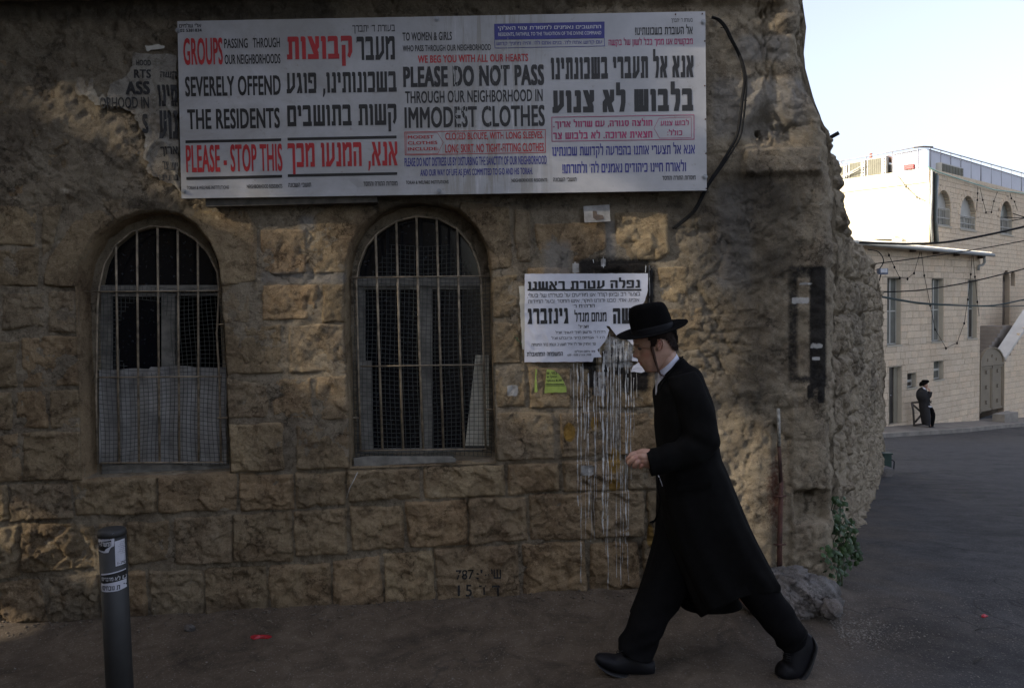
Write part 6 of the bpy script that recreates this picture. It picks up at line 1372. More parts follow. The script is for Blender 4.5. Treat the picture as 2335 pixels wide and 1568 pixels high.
m_ = MB(); UPL.rect(m_, a[0] + .02, UPL.tz(2040, 398, -.3)[1], a[0] + .28, UPL.tz(2040, 375, -.3)[1], -.3, -.285); m_.obj('open_door', DARKIN, cb_)
m_ = MB(); m_.tube([UPL.px(2021, 363, -.5), UPL.px(2054, 369, -.5)], .13, 12); tag(m_.obj('rolled_mattress', simple('brown_mattress', (.16, .085, .055), .9, .4, 3, .3), None, True), 'rolled brown mattress lying on the grey roof cabinet', 'mattress')
cr = empty('red_crate', UPL.px(2070, 385, -.15), 'small red plastic crate on the roof parapet', 'crate'); m_ = MB(); a = UPL.tz(2059, 379, -.15); b = UPL.tz(2082, 379, -.15); z0 = UPL.tz(2070, 385.5, -.15)[1]; z1 = UPL.tz(2070, 374.5, -.15)[1]
for k in range(3): UPL.rect(m_, a[0], z0 + (z1 - z0) * (k / 3 + .04), b[0], z0 + (z1 - z0) * (k / 3 + .26), -.5, -.15)
m_.obj('rim', simple('red_crate_plastic', (.35, .02, .025), .5, .1, 3, 0), cr); m_ = MB(); UPL.rect(m_, a[0] + .02, z0, b[0] - .02, z1 - .02, -.48, -.17); m_.obj('tub', simple('faded_red_plastic', (.35, .10, .09), .5, .1, 3, 0), cr)
m_ = MB(); m_.tube([UPL.px(1985, 372, -.5), UPL.px(1985, 350, -.5)], .06, 7); tag(m_.obj('flue_pipe', simple('brown_red_flue', (.22, .08, .06), .7), None, True), 'short brown red flue rising behind the roof railing', 'pipe')
m_ = MB(); m_.tube([UPR.px(2082, 337, -.25), UPR.px(2105, 334.5, -.25), UPR.px(2126, 335.5, -.25)], .03, 6); tag(m_.obj('rail_stick', simple('weathered_stick', (.20, .15, .10), .8), None, True), 'weathered stick laid across the railing corner', 'stick')
pp = MB(); pp.tube([UPL.px(1900, 412, .1), UPL.px(1940, 392, .1), UPL.px(1972, 374, .12)], .02, 6); pp.tube([UPL.px(1900, 416, .1), UPL.px(1930, 400, .1), UPL.px(1958, 388, .12)], .02, 6); tag(pp.obj('cooling_pipes', ACW, None, True), 'white cooling pipes rising in front of the two left air conditioners', 'pipe')
# pavement and kerb along the houses
def gpt(px, py): 
    Y0 = 28.0
    for _ in range(25):
        q = P(px, py, Y0); d = q - EYE; t = (float(ground_z(q.x, Y0)) - EYE.z) / d.z; Y0 = Y0 * .5 + .5 * (EYE + d * t).y
    return P(px, py, Y0)
pv = []; KH = .13
for t in np.linspace(tl0 - 8, tR, 40):
    a = LOW.at(t, 0, -.3); b = LOW.at(t, 0, 1.15 + .12 * math.sin(t * .7)); za = float(ground_z(a.x, a.y)); zb2 = float(ground_z(b.x, b.y)); pv.append([(a.x, a.y, zb2 + KH + .05), (b.x, b.y, zb2 + KH), (b.x + LOW.n[0] * .02, b.y + LOW.n[1] * .02, zb2 - .1)])
V = [q for r in pv for q in r]; mobj('pavement', V, [(3 * i + k, 3 * i + k + 1, 3 * i + 4 + k, 3 * i + 3 + k) for i in range(39) for k in (0, 1)], simple('dusty_pavement', (.17, .15, .125), .9, .3, 1.4, .3), None, False)['kind'] = 'structure'
KM = simple('kerb_stone', (.22, .20, .17), .9, .3, 2, .3)
kb = bpy.data.objects['pavement']
for i in range(39):
    a = Vector(pv[i][1]); b = Vector(pv[i + 1][1]); d = (b - a); k_ = MB(); nn_ = Vector((LOW.n[0], LOW.n[1], 0))
    k_.frame_box(a + d * .01 - nn_ * .02 + Vector((0, 0, -.16)), d * .98, nn_ * .16, Vector((0, 0, .16 + .012))); k_.obj('kerb_stone', KM, kb)
m_ = MB(); a = LOW.px(2262, 944, .3); m_.frame_box(a + Vector((0, 0, -.48)), Vector((LOW.u[0], LOW.u[1], 0)) * 1.3, nL * .45, Vector((0, 0, .50))); tag(m_.obj('threshold_slab', KM, None), 'dark grey stone slab forming a step before the double gate', 'step')
# ------------------------------------------------ small things on and by the side wall
lampY = 12.3
fl = empty('floodlight', P(2010, 618, lampY), 'small white and blue floodlight on the end of the dark side wall', 'lamp')
m_ = MB(); c = P(2011, 619, lampY); m_.box(c, (.13, .10, .09)); m_.obj('housing', simple('blue_grey_housing', (.10, .13, .20), .5), fl); m_ = MB(); m_.box(c + Vector((0, -.055, .01)), (.10, .012, .06)); m_.obj('lens', simple('frosted_lens', (.6, .62, .66), .2), fl)
m_ = MB(); m_.tube(spline([c + Vector((-.05, 0, .03)), c + Vector((.02, 0, .16)), c + Vector((-.05, .02, .30)), c + Vector((-.2, .05, .34))], 4), .008, 5); m_.tube(spline([c + Vector((-.02, 0, -.04)), c + Vector((-.06, .0, -.2)), c + Vector((-.10, .02, -.42))], 4), .008, 5); m_.obj('lamp_wire', CABLE, fl, True)
mb_ = empty('meter_box', P(2022, 1070, 12.2), 'small dark green metal box standing at the foot of the side wall', 'box')
c = P(2019, 1052, 12.2); m_ = MB(); m_.box(c, (.12, .12, .24)); m_.obj('case', simple('dark_green_metal', (.02, .045, .035), .5), mb_); m_ = MB(); m_.box(c + Vector((0, -.0, .13)), (.15, .15, .02)); m_.obj('lid', simple('dark_green_metal', (.02, .045, .035), .5), mb_); m_ = MB(); m_.tube([c + Vector((.09, 0, .03)), c + Vector((.13, 0, .0)), c + Vector((.12, 0, -.12))], .008, 5); m_.obj('tap', CABLE, mb_, True)
m_ = MB(); c = P(2012, 1085, 12.0); m_.frame_box((c.x - .3, 11.9, gz(c.x, 11.9) - .05), (.42, 0, 0), (0, .25, 0), (0, 0, .17)); tag(m_.obj('concrete_footing', ROCK, None), 'low rough footing block under the dark green box', 'block')
def wire(pts, r, lab, mat=CABLE):
    m__ = MB(); m__.tube(spline([P(x, y, Y) for x, y, Y in pts], 6), r, 6); tag(m__.obj('overhead_cable', mat, None, True), lab, 'cable', 'cables strung across the street')
wire([(1960, 553, 13.4), (2020, 555, 13.6), (2080, 556, 13.8), (2157, 552, 14), (2244, 537, 14.2), (2334, 517, 14.4), (2420, 495, 14.6)], .021, 'thickest overhead cable, rising to the right across the arched windows')
wire([(1990, 602, 12.7), (2097, 588, 13), (2223, 569, 13.4), (2334, 549, 13.8), (2420, 530, 14)], .009, 'thin overhead cable crossing just under the eave')
wire([(1994, 666, 12.6), (2050, 664.5, 12.8), (2109, 660, 13), (2210, 643, 13.4), (2334, 613, 13.8), (2420, 590, 14)], .011, 'overhead cable crossing the tall windows, above the green pair')
wire([(1994, 673, 12.6), (2055, 684, 12.8), (2117, 692, 13), (2251, 697, 13.4), (2334, 683, 13.8), (2420, 665, 14)], .013, 'dark green cable crossing the tall windows and rising at right', CABLEG)
wire([(1994, 674.5, 12.55), (2055, 686, 12.75), (2117, 694, 12.95), (2251, 698.5, 13.35), (2334, 697.5, 13.75), (2420, 694, 14)], .009, 'second green cable running level to the right edge', CABLEG)
def fest(pl, l, lab, off=.12, fx=lambda x: 1973.3 + x * .2721, fy=lambda y: 573.3 + y * .2721):
    pts = [pl.px(fx(l[i]), fy(l[i + 1]), off) for i in range(0, len(l), 2)]; e_ = empty('festoon_string', pts[0], lab, 'light string', 'festoon strings on the pale houses'); m__ = MB(); m__.tube(pts, .010, 4); m__.obj('wire', CABLE, e_, True)
    for q in pts[1:-1]: m__ = MB(); m__.tube([q + Vector((0, 0, .04)), q, q + Vector((0, 0, -.06))], [.015, .035, .02], 6); m__.obj('bulb', CABLE, e_, True)
fest(LOW, [185, 10, 195, 30, 240, 130, 285, 220, 350, 228, 405, 180, 455, 5], 'festoon string hanging right of the leftmost tall window')
fest(LOW, [465, 5, 490, 200, 540, 450, 580, 650, 672, 808, 765, 765, 825, 600, 855, 400, 880, 190, 893, 5], 'longest festoon string, swinging low between the tall windows')
fest(LOW, [897, 5, 915, 210, 935, 420, 950, 540], 'short festoon string beside the rightmost tall window')
z5x = lambda x: 1893.3 + x * .1884; z5y = lambda y: 320 + y * .1884
fest(UPR, [1780, 560, 1778, 640, 1775, 720, 1755, 870], 'festoon string right of the second arched window', .12, z5x, z5y)
fest(UPR, [1805, 570, 1840, 720, 1880, 870, 1945, 868, 1975, 735, 2018, 625], 'looped festoon string between second and third arched windows', .12, z5x, z5y)
fest(UPR, [2170, 640, 2185, 700, 2225, 740, 2260, 850], 'festoon string right of the third arched window', .12, z5x, z5y)
fest(UPL, [810, 425, 912, 562, 1045, 688, 1150, 735], 'festoon string on the sunlit rendered wall', .12, z5x, z5y)
# steel barrier the far man leans on
def z7(x, y): return (2053.9 + x * .1063, 833.6 + y * .1063)
br = empty('street_barrier', P(*z7(270, 1340), 28.3), 'low dark steel barrier beside the distant standing man', 'railing')
BM_ = simple('dark_barrier_paint', (.06, .05, .045), .6)
for nm, l in (('post', (225, 790, 260, 950, 285, 1345)), ('top_rail', (225, 792, 400, 778, 600, 764)), ('brace', (240, 820, 410, 975)), ('brace', (300, 1210, 440, 1040)), ('bottom_rail', (290, 1268, 470, 1250, 600, 1240)), ('post', (600, 764, 620, 1330))):
    m_ = MB(); m_.tube([P(*z7(l[i], l[i + 1]), 28.3) for i in range(0, len(l), 2)], .035, 6); m_.obj(nm, BM_, br, True)

# ------------------------------------------------ houses on the near side of the street, behind the camera: unseen, placed and sized to shade the lane
opp = empty('opposite_house', (-6, -3.5, 0), 'unseen tall stone house across the lane, placed to shade it', 'building')
def house(par, x0, x1, y0, y1, z0, z1, face):
    m__ = MB(); m__.box(((x0 + x1) / 2, (y0 + y1) / 2, (z0 + z1) / 2), (x1 - x0, y1 - y0, z1 - z0)); m__.obj('wall', PLASTER, par)
    for k in range(int((x1 - x0) / 2.6)):
        for lv in range(2):
            m__ = MB(); m__.box((x0 + 1.4 + k * 2.6, face + .02, z0 + 2.2 + lv * 3.1), (.9, .06, 1.4)); w_ = m__.obj('window', WOODG, par); m__ = MB(); m__.box((x0 + 1.4 + k * 2.6, face + .045, z0 + 2.2 + lv * 3.1), (.7, .03, 1.2)); m__.obj('glass_pane', GLASS, w_)
    m__ = MB(); m__.box(((x0 + x1) / 2, (y0 + y1) / 2, z1 + .15), (x1 - x0 + .3, y1 - y0 + .3, .3)); m__.obj('parapet', PLASTER, par)
house(opp, -14, -3.6, -9, -1.4, -1, 10.5, -1.4)
opp2 = empty('low_opposite_house', (-2, -3.5, 0), 'unseen lower stone house across the lane, kept low to let light in', 'building')
house(opp2, -3.5, -.9, -8, -1.4, -1, 5.6, -1.4)
scr = empty('sun_patch_screen', (-13, 1.7, 0), 'added unseen screen at left, slotted to throw sun patches on the wall', 'wall')  # added out of view: blocks the sun except for chosen patches
def toscreen(px, py):      # where the sunray that ends at this spot of the wall crosses the screen
    p = P(px, py, YW); d = (p.x + 13.0) / math.cos(SUN_EL) / abs(math.cos(SUN_AZ)); q = p + sdir * d; return q.y, q.z
sun_slots = []  # slots aimed at the wall spots that get a sun patch
for x0, y0, x1, y1, op in ((1380, 460, 1640, 610, .30), (1500, 640, 1700, 1000, .30), (1650, 960, 1800, 1290, .50), (120, 235, 440, 350, .22), (680, 480, 820, 900, .30), (0, 1180, 260, 1290, .30), (1690, -60, 1850, 380, .35), (430, 430, 620, 520, .30), (1180, 620, 1300, 1000, .22)):
    a = toscreen(x0, (y0 + y1) / 2); b = toscreen(x1, (y0 + y1) / 2); c = toscreen((x0 + x1) / 2, y0); d = toscreen((x0 + x1) / 2, y1); sun_slots.append((b[0], d[1], a[0], c[1], min(.8, op * 1.45)))
sun_slots.append((toscreen(330, 1440)[0], toscreen(100, 1440)[1] - .05, toscreen(-60, 1440)[0], toscreen(100, 1440)[1] + .06, .6))
m_ = MB()
for r in cuts([l[:4] for l in sun_slots], -2.0, -1, 4.6, 15.0): m_.frame_box((-13.05, r[0], r[1]), (.05, 0, 0), (0, r[2] - r[0], 0), (0, 0, r[3] - r[1]))
m_.obj('panel', PLASTER, scr, False)
for (y0, z0, y1, z1, op) in sun_slots:
    n_ = max(2, int((z1 - z0) / .05)); st = (z1 - z0) / n_; m_ = MB()
    for k in range(n_): m_.frame_box((-13.04, y0, z0 + k * st), (.01, 0, 0), (0, y1 - y0, 0), (0, 0, st * (1 - op)))
    m_.obj('patch_slat', WOODG, scr)['kind'] = 'stuff'
# ================================================================== PEOPLE
def catmull(A, n):
    A = np.asarray(A, float); k = len(A); out = []
    for i in range(k - 1):
        a, b, c, d = A[max(i - 1, 0)], A[i], A[i + 1], A[min(i + 2, k - 1)]
        for j in range(n):
            t = j / n; out.append(.5 * (2 * b + (c - a) * t + (2 * a - 5 * b + 4 * c - d) * t * t + (3 * b - a - 3 * c + d) * t ** 3))
    out.append(A[-1]); return np.array(out)
def loft(rings, nseg=40, sub=4, power=2.0, folds=None, caps=True, lift=0.0):
    """rings: (Lx,Ly,Rx,Ry,halfdepth,Y) in photo pixels; every ring is an ellipse spanning L..R and +-halfdepth in Y"""
    A = catmull(rings, sub); V = []; F = []
    for i, r in enumerate(A):
        L = P(r[0], r[1], r[5]); Rr = P(r[2], r[3], r[5]); c = (L + Rr) / 2; h = (Rr - L) / 2
        for j in range(nseg):
            a = 2 * math.pi * j / nseg; ca, sa = math.cos(a), math.sin(a)
            e = 2.0 / power; cu = math.copysign(abs(ca) ** e, ca); su = math.copysign(abs(sa) ** e, sa)
            q = c + h * cu + Vector((0, -su * r[4], 0))
            if folds: 
                amp = folds(i / (len(A) - 1), a, q); d = (h * ca + Vector((0, -sa * r[4], 0))); d.normalize(); q = q + d * amp
            if lift and sa > 0: q = q + Vector((0, 0, lift * sa * max(0.0, min(1.0, (i / (len(A) - 1) - .45) / .55)) ** 1.5))
            V.append(q)
    n = len(A)
    for i in range(n - 1):
        for j in range(nseg): F.append((i * nseg + j, i * nseg + (j + 1) % nseg, (i + 1) * nseg + (j + 1) % nseg, (i + 1) * nseg + j))
    if caps:
        for e, o in ((0, 1), (n - 1, 0)):
            c = sum((V[e * nseg + j] for j in range(nseg)), Vector()) / nseg; V.append(c); k = len(V) - 1
            for j in range(nseg): a, b = e * nseg + j, e * nseg + (j + 1) % nseg; F.append((k, b, a) if o else (k, a, b))
    return V, F
def addloft(mb, *a, **k): v, f = loft(*a, **k); mb.add(v, f)
def remesh(name, mb, voxel, mat, parent, smooth=3, attr=None):
    me = bpy.data.meshes.new('tmp'); me.from_pydata(mb.v, [], mb.f); bmm = bmesh.new(); bmm.from_mesh(me); bmesh.ops.recalc_face_normals(bmm, faces=bmm.faces); bmm.to_mesh(me); bmm.free()
    o = bpy.data.objects.new('tmp', me); COL.objects.link(o); md = o.modifiers.new('r', 'REMESH'); md.mode = 'VOXEL'; md.voxel_size = voxel; md.use_smooth_shade = True
    if smooth: s_ = o.modifiers.new('s', 'SMOOTH'); s_.factor = .5; s_.iterations = smooth
    bpy.context.view_layer.update(); dg = bpy.context.evaluated_depsgraph_get(); m2 = bpy.data.meshes.new_from_object(o.evaluated_get(dg)); bpy.data.objects.remove(o)
    m2.materials.clear(); m2.materials.append(mat); m2.polygons.foreach_set('use_smooth', np.ones(len(m2.polygons), dtype=bool))
    if attr:
        n = len(m2.vertices); a = np.empty(n * 3, np.float32); m2.vertices.foreach_get('co', a); a = a.reshape(-1, 3); c = attr(a.astype(float))
        at = m2.color_attributes.new(name='skin', type='FLOAT_COLOR', domain='POINT'); at.data.foreach_set('color', c.astype(np.float32).ravel())
    o = bpy.data.objects.new(name, m2); COL.objects.link(o); setpar(o, parent); return o
def skin_mat():
    m, nt, b = nmat('skin'); vec = nt.nodes.new('ShaderNodeNewGeometry').outputs['Position']
    at = N(nt, 'ShaderNodeAttribute', attribute_name='skin'); sp = nt.nodes.new('ShaderNodeSeparateColor'); nt.links.new(at.outputs['Color'], sp.inputs[0])
    c = ramp(nt, noise(nt, vec, 30, 5), [(.3, (.40, .235, .165)), (.7, (.50, .31, .225))])
    c = mix(nt, c, (.42, .13, .09), sp.outputs[0]); c = mix(nt, c, (.05, .025, .016), sp.outputs[1]); c = mix(nt, c, (.20, .12, .085), math_n(nt, 'MULTIPLY', sp.outputs[2], .6))
    nt.links.new(c, b.inputs['Base Color']); b.inputs['Roughness'].default_value = .5; b.inputs['Subsurface Weight'].default_value = .12; b.inputs['Subsurface Radius'].default_value = (.010, .004, .002); b.inputs['Subsurface Scale'].default_value = 1.0
    bump(nt, b, noise(nt, vec, 300, 3), .08, .001); return m
SKIN = skin_mat()
YM = 3.72
man = empty('person', (P(1600, 1545, YM).x, YM, -.01), 'young man in wide brimmed black hat and long black coat striding left past the wall', 'person')
# head zoom coordinates -> photo pixels
def hz(x, y): return (1366.7 + x * .14453, 653.3 + y * .14453)
body = MB()
# --- skull and face: horizontal rings  zy, nose x, face x, back x, half width
HD = [(480, 600, 600, 1060, .046), (560, 560, 560, 1120, .064), (650, 535, 535, 1160, .073), (750, 526, 526, 1185, .078), (840, 528, 528, 1192, .0785), (890, 532, 540, 1195, .0785), (925, 534, 545, 1195, .078), (950, 548, 560, 1194, .076), (975, 555, 576, 1192, .074), (1000, 550, 584, 1190, .073),
      (1030, 540, 588, 1186, .072), (1060, 529, 590, 1178, .071), (1085, 518, 592, 1165, .069), (1103, 521, 594, 1150, .068), (1118, 543, 598, 1135, .067), (1132, 590, 603, 1120, .066), (1150, 601, 609, 1100, .065), (1172, 604, 615, 1080, .0635), (1190, 606, 621, 1062, .062), (1204, 624, 628, 1050, .061),
      (1220, 636, 641, 1035, .060), (1238, 638, 648, 1015, .058), (1254, 654, 662, 1000, .056), (1270, 674, 676, 980, .054), (1292, 688, 690, 955, .050), (1315, 700, 702, 925, .045), (1335, 716, 718, 890, .038), (1350, 742, 744, 850, .028), (1357, 775, 776, 820, .014)]
NS = 72; V = []; F = []
HA = catmull(HD, 4)
for zy, xn, xp, xb, w in HA:
    for j in range(NS):
        a = 2 * math.pi * j / NS; ca, sa = math.cos(a), math.sin(a); xc = xp + (xb - xp) * .44
        x = xc - (xc - xp) * (abs(ca) ** .86 if ca > 0 else 0) * 1.0 if ca > 0 else xc + (xb - xc) * (abs(ca) ** .95)
        y = w * math.copysign(abs(sa) ** .92, sa)
        # narrow the jaw / muzzle in front
        fr = max(0, ca); y *= 1 - .20 * fr * (1 if zy > 960 else .45)
        # nose and lips: extra projection close to the mid line
        sg = .011 + .006 * max(0, min(1, (zy - 1000) / 110)) if zy < 1145 else .020
        x -= (xp - xn) * math.exp(-(y / sg) ** 2) if ca > 0 else 0
        # eye socket
        x += 34 * math.exp(-((abs(y) - .031) / .013) ** 2) * math.exp(-((zy - 962) / 26) ** 2) * (ca > 0)
        x -= 12 * math.exp(-((abs(y) - .032) / .016) ** 2) * math.exp(-((zy - 915) / 22) ** 2) * (ca > 0)       # brow ridge
        y *= 1 + (.035 * math.exp(-((zy - 1040) / 60) ** 2) * math.exp(-((ca - .55) / .3) ** 2))               # cheekbone
        px, py = hz(x, zy); q = P(px, py, YM); V.append(Vector((q.x, YM - y, q.z)))
nr = len(HA); F = [(i * NS + j, i * NS + (j + 1) % NS, (i + 1) * NS + (j + 1) % NS, (i + 1) * NS + j) for i in range(nr - 1) for j in range(NS)] + [tuple(range(NS))[::-1], tuple((nr - 1) * NS + j for j in range(NS))]
body.add(V, F); HEADV = V
# neck
nk = [(*hz(885, 1150), *hz(1180, 960), .050, YM), (*hz(890, 1240), *hz(1196, 1010), .053, YM), (*hz(905, 1330), *hz(1204, 1060), .056, YM), (*hz(915, 1420), *hz(1225, 1150), .062, YM), (*hz(920, 1520), *hz(1300, 1260), .085, YM)]
addloft(body, nk, 36)
# ear (near side and far side)
def ear(mb, sgn):
    c = hz(940, 918); Yc = YM - sgn * .079; pts = []
    for k in range(18):
        a = -1.9 + 4.9 * k / 17; rx, ry = 44, 88; x = 945 + rx * math.sin(a + .15) * (1.0 if a > -1 else .9); y = 920 - ry * math.cos(a) * (1 if math.cos(a) > 0 else .95)
        p = P(*hz(x + 6, y), Yc); pts.append(Vector((p.x, Yc - sgn * (.010 + .004 * math.sin(a)), p.z)))
    mb.tube(pts, [.0032 + .0012 * math.sin(math.pi * k / 17) for k in range(18)], 7, True)
    pts = [Vector((P(*hz(x, y), Yc).x, Yc - sgn * .006, P(*hz(x, y), Yc).z)) for x, y in ((930, 880), (958, 880), (965, 920), (945, 960), (925, 990))]; mb.tube(pts, [.004, .0045, .005, .006, .0055], 7, True)
    pts = [Vector((P(*hz(x, y), Yc).x, Yc + sgn * .004, P(*hz(x, y), Yc).z)) for x, y in ((915, 850), (930, 920), (925, 985))]; mb.tube(pts, [.010, .013, .008], 8, True)
    pts = [Vector((P(*hz(x, y), Yc).x, Yc - sgn * .005, P(*hz(x, y), Yc).z)) for x, y in ((916, 935), (906, 955))]; mb.tube(pts, [.0035, .0035], 6, True)
ear(body, 1); ear(body, -1)
# hand (left hand, loosely curled)
def hd(x, y): return (1386.7 + x * .10633, 966.7 + y * .10633)
def chain(mb, pts, rad): mb.tube(spline([P(*hd(x, y), YH + dy) for x, y, dy in pts], 4), [float(np.interp(i / (4 * (len(pts) - 1)), np.linspace(0, 1, len(rad)), rad)) for i in range(4 * (len(pts) - 1) + 1)], 12, True)
YH = 3.515
for pts, rad in (([(860, 640, .0), (740, 620, 0), (600, 625, .004)], (.024, .021, .0125)), ([(870, 710, -.004), (740, 700, -.010), (615, 690, -.004)], (.025, .020, .0125)), ([(880, 780, -.002), (760, 775, -.010), (665, 760, -.006)], (.025, .019, .0120)), ([(880, 850, .006), (800, 850, -.002), (735, 830, -.002)], (.022, .017, .0115)),
                 ([(960, 760, .004), (880, 740, .004), (780, 720, .010)], (.027, .026, .022)), ([(760, 700, .018), (680, 690, .022), (640, 740, .024)], (.022, .020, .014))): chain(body, pts, rad)
for pts, rad in (([(600, 622, .004), (520, 660, -.003), (452, 700, -.002), (412, 745, .004), (405, 800, .010)], (.0122, .0108, .0102, .0094, .0080)),       # index
                 ([(615, 695, -.006), (555, 735, -.016), (490, 790, -.014), (440, 840, -.004), (455, 875, .010)], (.0125, .0114, .0105, .0096, .0080)),     # middle
                 ([(668, 765, -.008), (622, 810, -.019), (572, 865, -.017), (545, 905, -.005), (590, 915, .010)], (.0122, .0110, .0102, .0092, .0078)),   # ring
                 ([(742, 835, -.004), (715, 865, -.013), (690, 900, -.012), (680, 928, -.002), (720, 920, .012)], (.0112, .0098, .0090, .0082, .0070)),   # little
                 ([(720, 640, .024), (640, 630, .034), (560, 625, .036), (500, 640, .032), (470, 668, .026)], (.017, .0135, .0115, .0105, .0085))): chain(body, pts, rad)   # thumb
# arm, trunk and legs inside the clothes (keeps the body one figure)
def tb3(mb, pts, rad): mb.tube(spline([P(x, y, Y_) for x, y, Y_ in pts], 3), [float(np.interp(i / (3 * (len(pts) - 1)), np.linspace(0, 1, len(rad)), rad)) for i in range(3 * (len(pts) - 1) + 1)], 14, True)
tb3(body, [(1560, 905, 3.60), (1585, 960, 3.54), (1600, 1015, 3.52), (1560, 1030, 3.515), (1520, 1040, 3.515), (1474, 1046, YH)], [.030, .038, .038, .036, .031, .024])
addloft(body, [(1518, 850, 1568, 840, .06, YM), (1515, 890, 1572, 880, .10, YM), (1512, 960, 1600, 950, .13, YM), (1518, 1040, 1605, 1035, .12, YM), (1530, 1110, 1625, 1105, .13, YM), (1545, 1160, 1640, 1155, .12, YM)], 24, 3)
tb3(body, [(1570, 1140, 3.64), (1650, 1270, 3.65), (1720, 1370, 3.66), (1800, 1455, 3.66), (1822, 1480, 3.66)], [.075, .062, .05, .04, .032]); tb3(body, [(1570, 1140, 3.79), (1540, 1290, 3.80), (1505, 1390, 3.77), (1455, 1490, 3.72), (1455, 1515, 3.72)], [.075, .06, .05, .036, .032])
tb3(body, [(1545, 900, 3.86), (1590, 980, 3.90), (1600, 1060, 3.90), (1560, 1120, 3.88)], [.045, .04, .035, .026])
def skattr(a):
    px, py = proj(a[:, 0], a[:, 1], a[:, 2]); zx = (px - 1366.7) / .14453; zy = (py - 653.3) / .14453; y = np.abs(a[:, 1] - YM)
    lip = np.exp(-((zy - 1208) / 17) ** 2) * (zx < 690) * (y < .030) * .9; ch = .38 * np.exp(-((zx - 740) / 80) ** 2 - ((zy - 1075) / 60) ** 2) + .55 * np.exp(-((zx - 945) / 50) ** 2 - ((zy - 900) / 90) ** 2) + .35 * np.exp(-((zx - 560) / 30) ** 2 - ((zy - 1100) / 30) ** 2)
    hx = (px - 1386.7) / .10633; hy = (py - 966.7) / .10633; kn = .35 * np.exp(-((hx - 600) / 60) ** 2 - ((hy - 730) / 60) ** 2) + .4 * np.exp(-((hx - 720) / 60) ** 2 - ((hy - 870) / 50) ** 2) + .12 * (py > 1000)
    brow = np.exp(-((zy - 918) / 10) ** 2) * (zx < 690) * (zx > 538) * (y > .016) * (y < .05) * .7; lash = np.exp(-((zy - 966) / 7) ** 2) * (zx < 636) * (zx > 575) * (y > .022) * .8
    crease = np.exp(-((zy - 1204) / 3.5) ** 2) * (zx < 680) * .8; nost = np.exp(-((zx - 590) / 9) ** 2 - ((zy - 1122) / 6) ** 2) * .7
    return np.stack([np.clip(lip + ch + kn, 0, 1), np.clip(brow + lash + nost, 0, 1), np.clip(crease + (zy < 800) * 0., 0, 1), np.ones_like(px)], -1)
remesh('body', body, .0022, SKIN, man, 1, skattr)
# eye
m_ = MB(); 
for s_ in (1,):
    c = P(*hz(612, 962), YM); bmx = bmesh.new(); bmesh.ops.create_uvsphere(bmx, u_segments=16, v_segments=12, radius=.0115); c2 = Vector((c.x + .0025, YM - .030, c.z)); m_.add([q.co + c2 for q in bmx.verts], [tuple(q.index for q in p_.verts) for p_ in bmx.faces]); bmx.free()
m_.obj('eye', simple('eye_in_shade', (.10, .08, .07), .3, .2, 50, 0), man, True)
# --- hair: close cropped shell on the back and side of the head
hairpoly = [(690, 740), (1230, 640), (1230, 1005), (1150, 1008), (1105, 992), (1075, 960), (1050, 930), (1020, 890), (1000, 850), (960, 826), (905, 822), (872, 850), (868, 900), (850, 930), (800, 938), (765, 935), (755, 900), (735, 860)]
V = []; F = []; HV = np.array([v[:] for v in HEADV]); cen = HV.reshape(nr, NS, 3).mean(1)
zxs = []; 
for i in range(nr):
    for j in range(NS):
        v = HV[i * NS + j]; c = cen[i]; d = v - c; d[2] = 0; L = np.linalg.norm(d) + 1e-6; nz_ = .006 + .0022 * float(vn(np.array(v[0] * 300), np.array(v[2] * 90 + v[1] * 250), 44)); V.append(tuple(v + d / L * nz_))
pxs, pys = proj(HV[:, 0], np.full(len(HV), YM), HV[:, 2]); zx_ = (pxs - 1366.7) / .14453; zy_ = (pys - 653.3) / .14453
ins = psdf(zx_, zy_, hairpoly) < 0
F = [f_ for f_ in [(i * NS + j, i * NS + (j + 1) % NS, (i + 1) * NS + (j + 1) % NS, (i + 1) * NS + j) for i in range(nr - 1) for j in range(NS)] if all(ins[k] for k in f_)]
mobj('hair', V, F, HAIR, man, True)
rs = np.random.RandomState(3); m_ = MB()
for k in range(420):   # short strands so the edge is not clean
    i = rs.randint(0, len(F)); f_ = F[i]; v = Vector(V[f_[0]]); c = Vector(tuple(cen[f_[0] // NS])); d = (v - c).normalized(); t = Vector((.35, 0, -1)).normalized(); m_.tube([v - d * .002, v + d * .0016 + t * .006, v + d * .001 + t * .012], [.0006, .0006, .0002], 3)
m_.obj('hair_strands', HAIR, man)
# skullcap showing at the back below the hat
V2 = [tuple(Vector(v) + (Vector(v) - Vector(tuple(cen[k // NS]))).normalized() * .004) for k, v in enumerate(V)]; capp = [(1085, 560), (1260, 500), (1260, 900), (1196, 893), (1170, 860), (1140, 800), (1100, 730), (1030, 700)]
inc = psdf(zx_, zy_, capp) < 0; F2 = [f_ for f_ in [(i * NS + j, i * NS + (j + 1) % NS, (i + 1) * NS + (j + 1) % NS, (i + 1) * NS + j) for i in range(nr - 1) for j in range(NS)] if all(inc[k] for k in f_)]
mobj('skullcap', V2, F2, FELT, man, True)
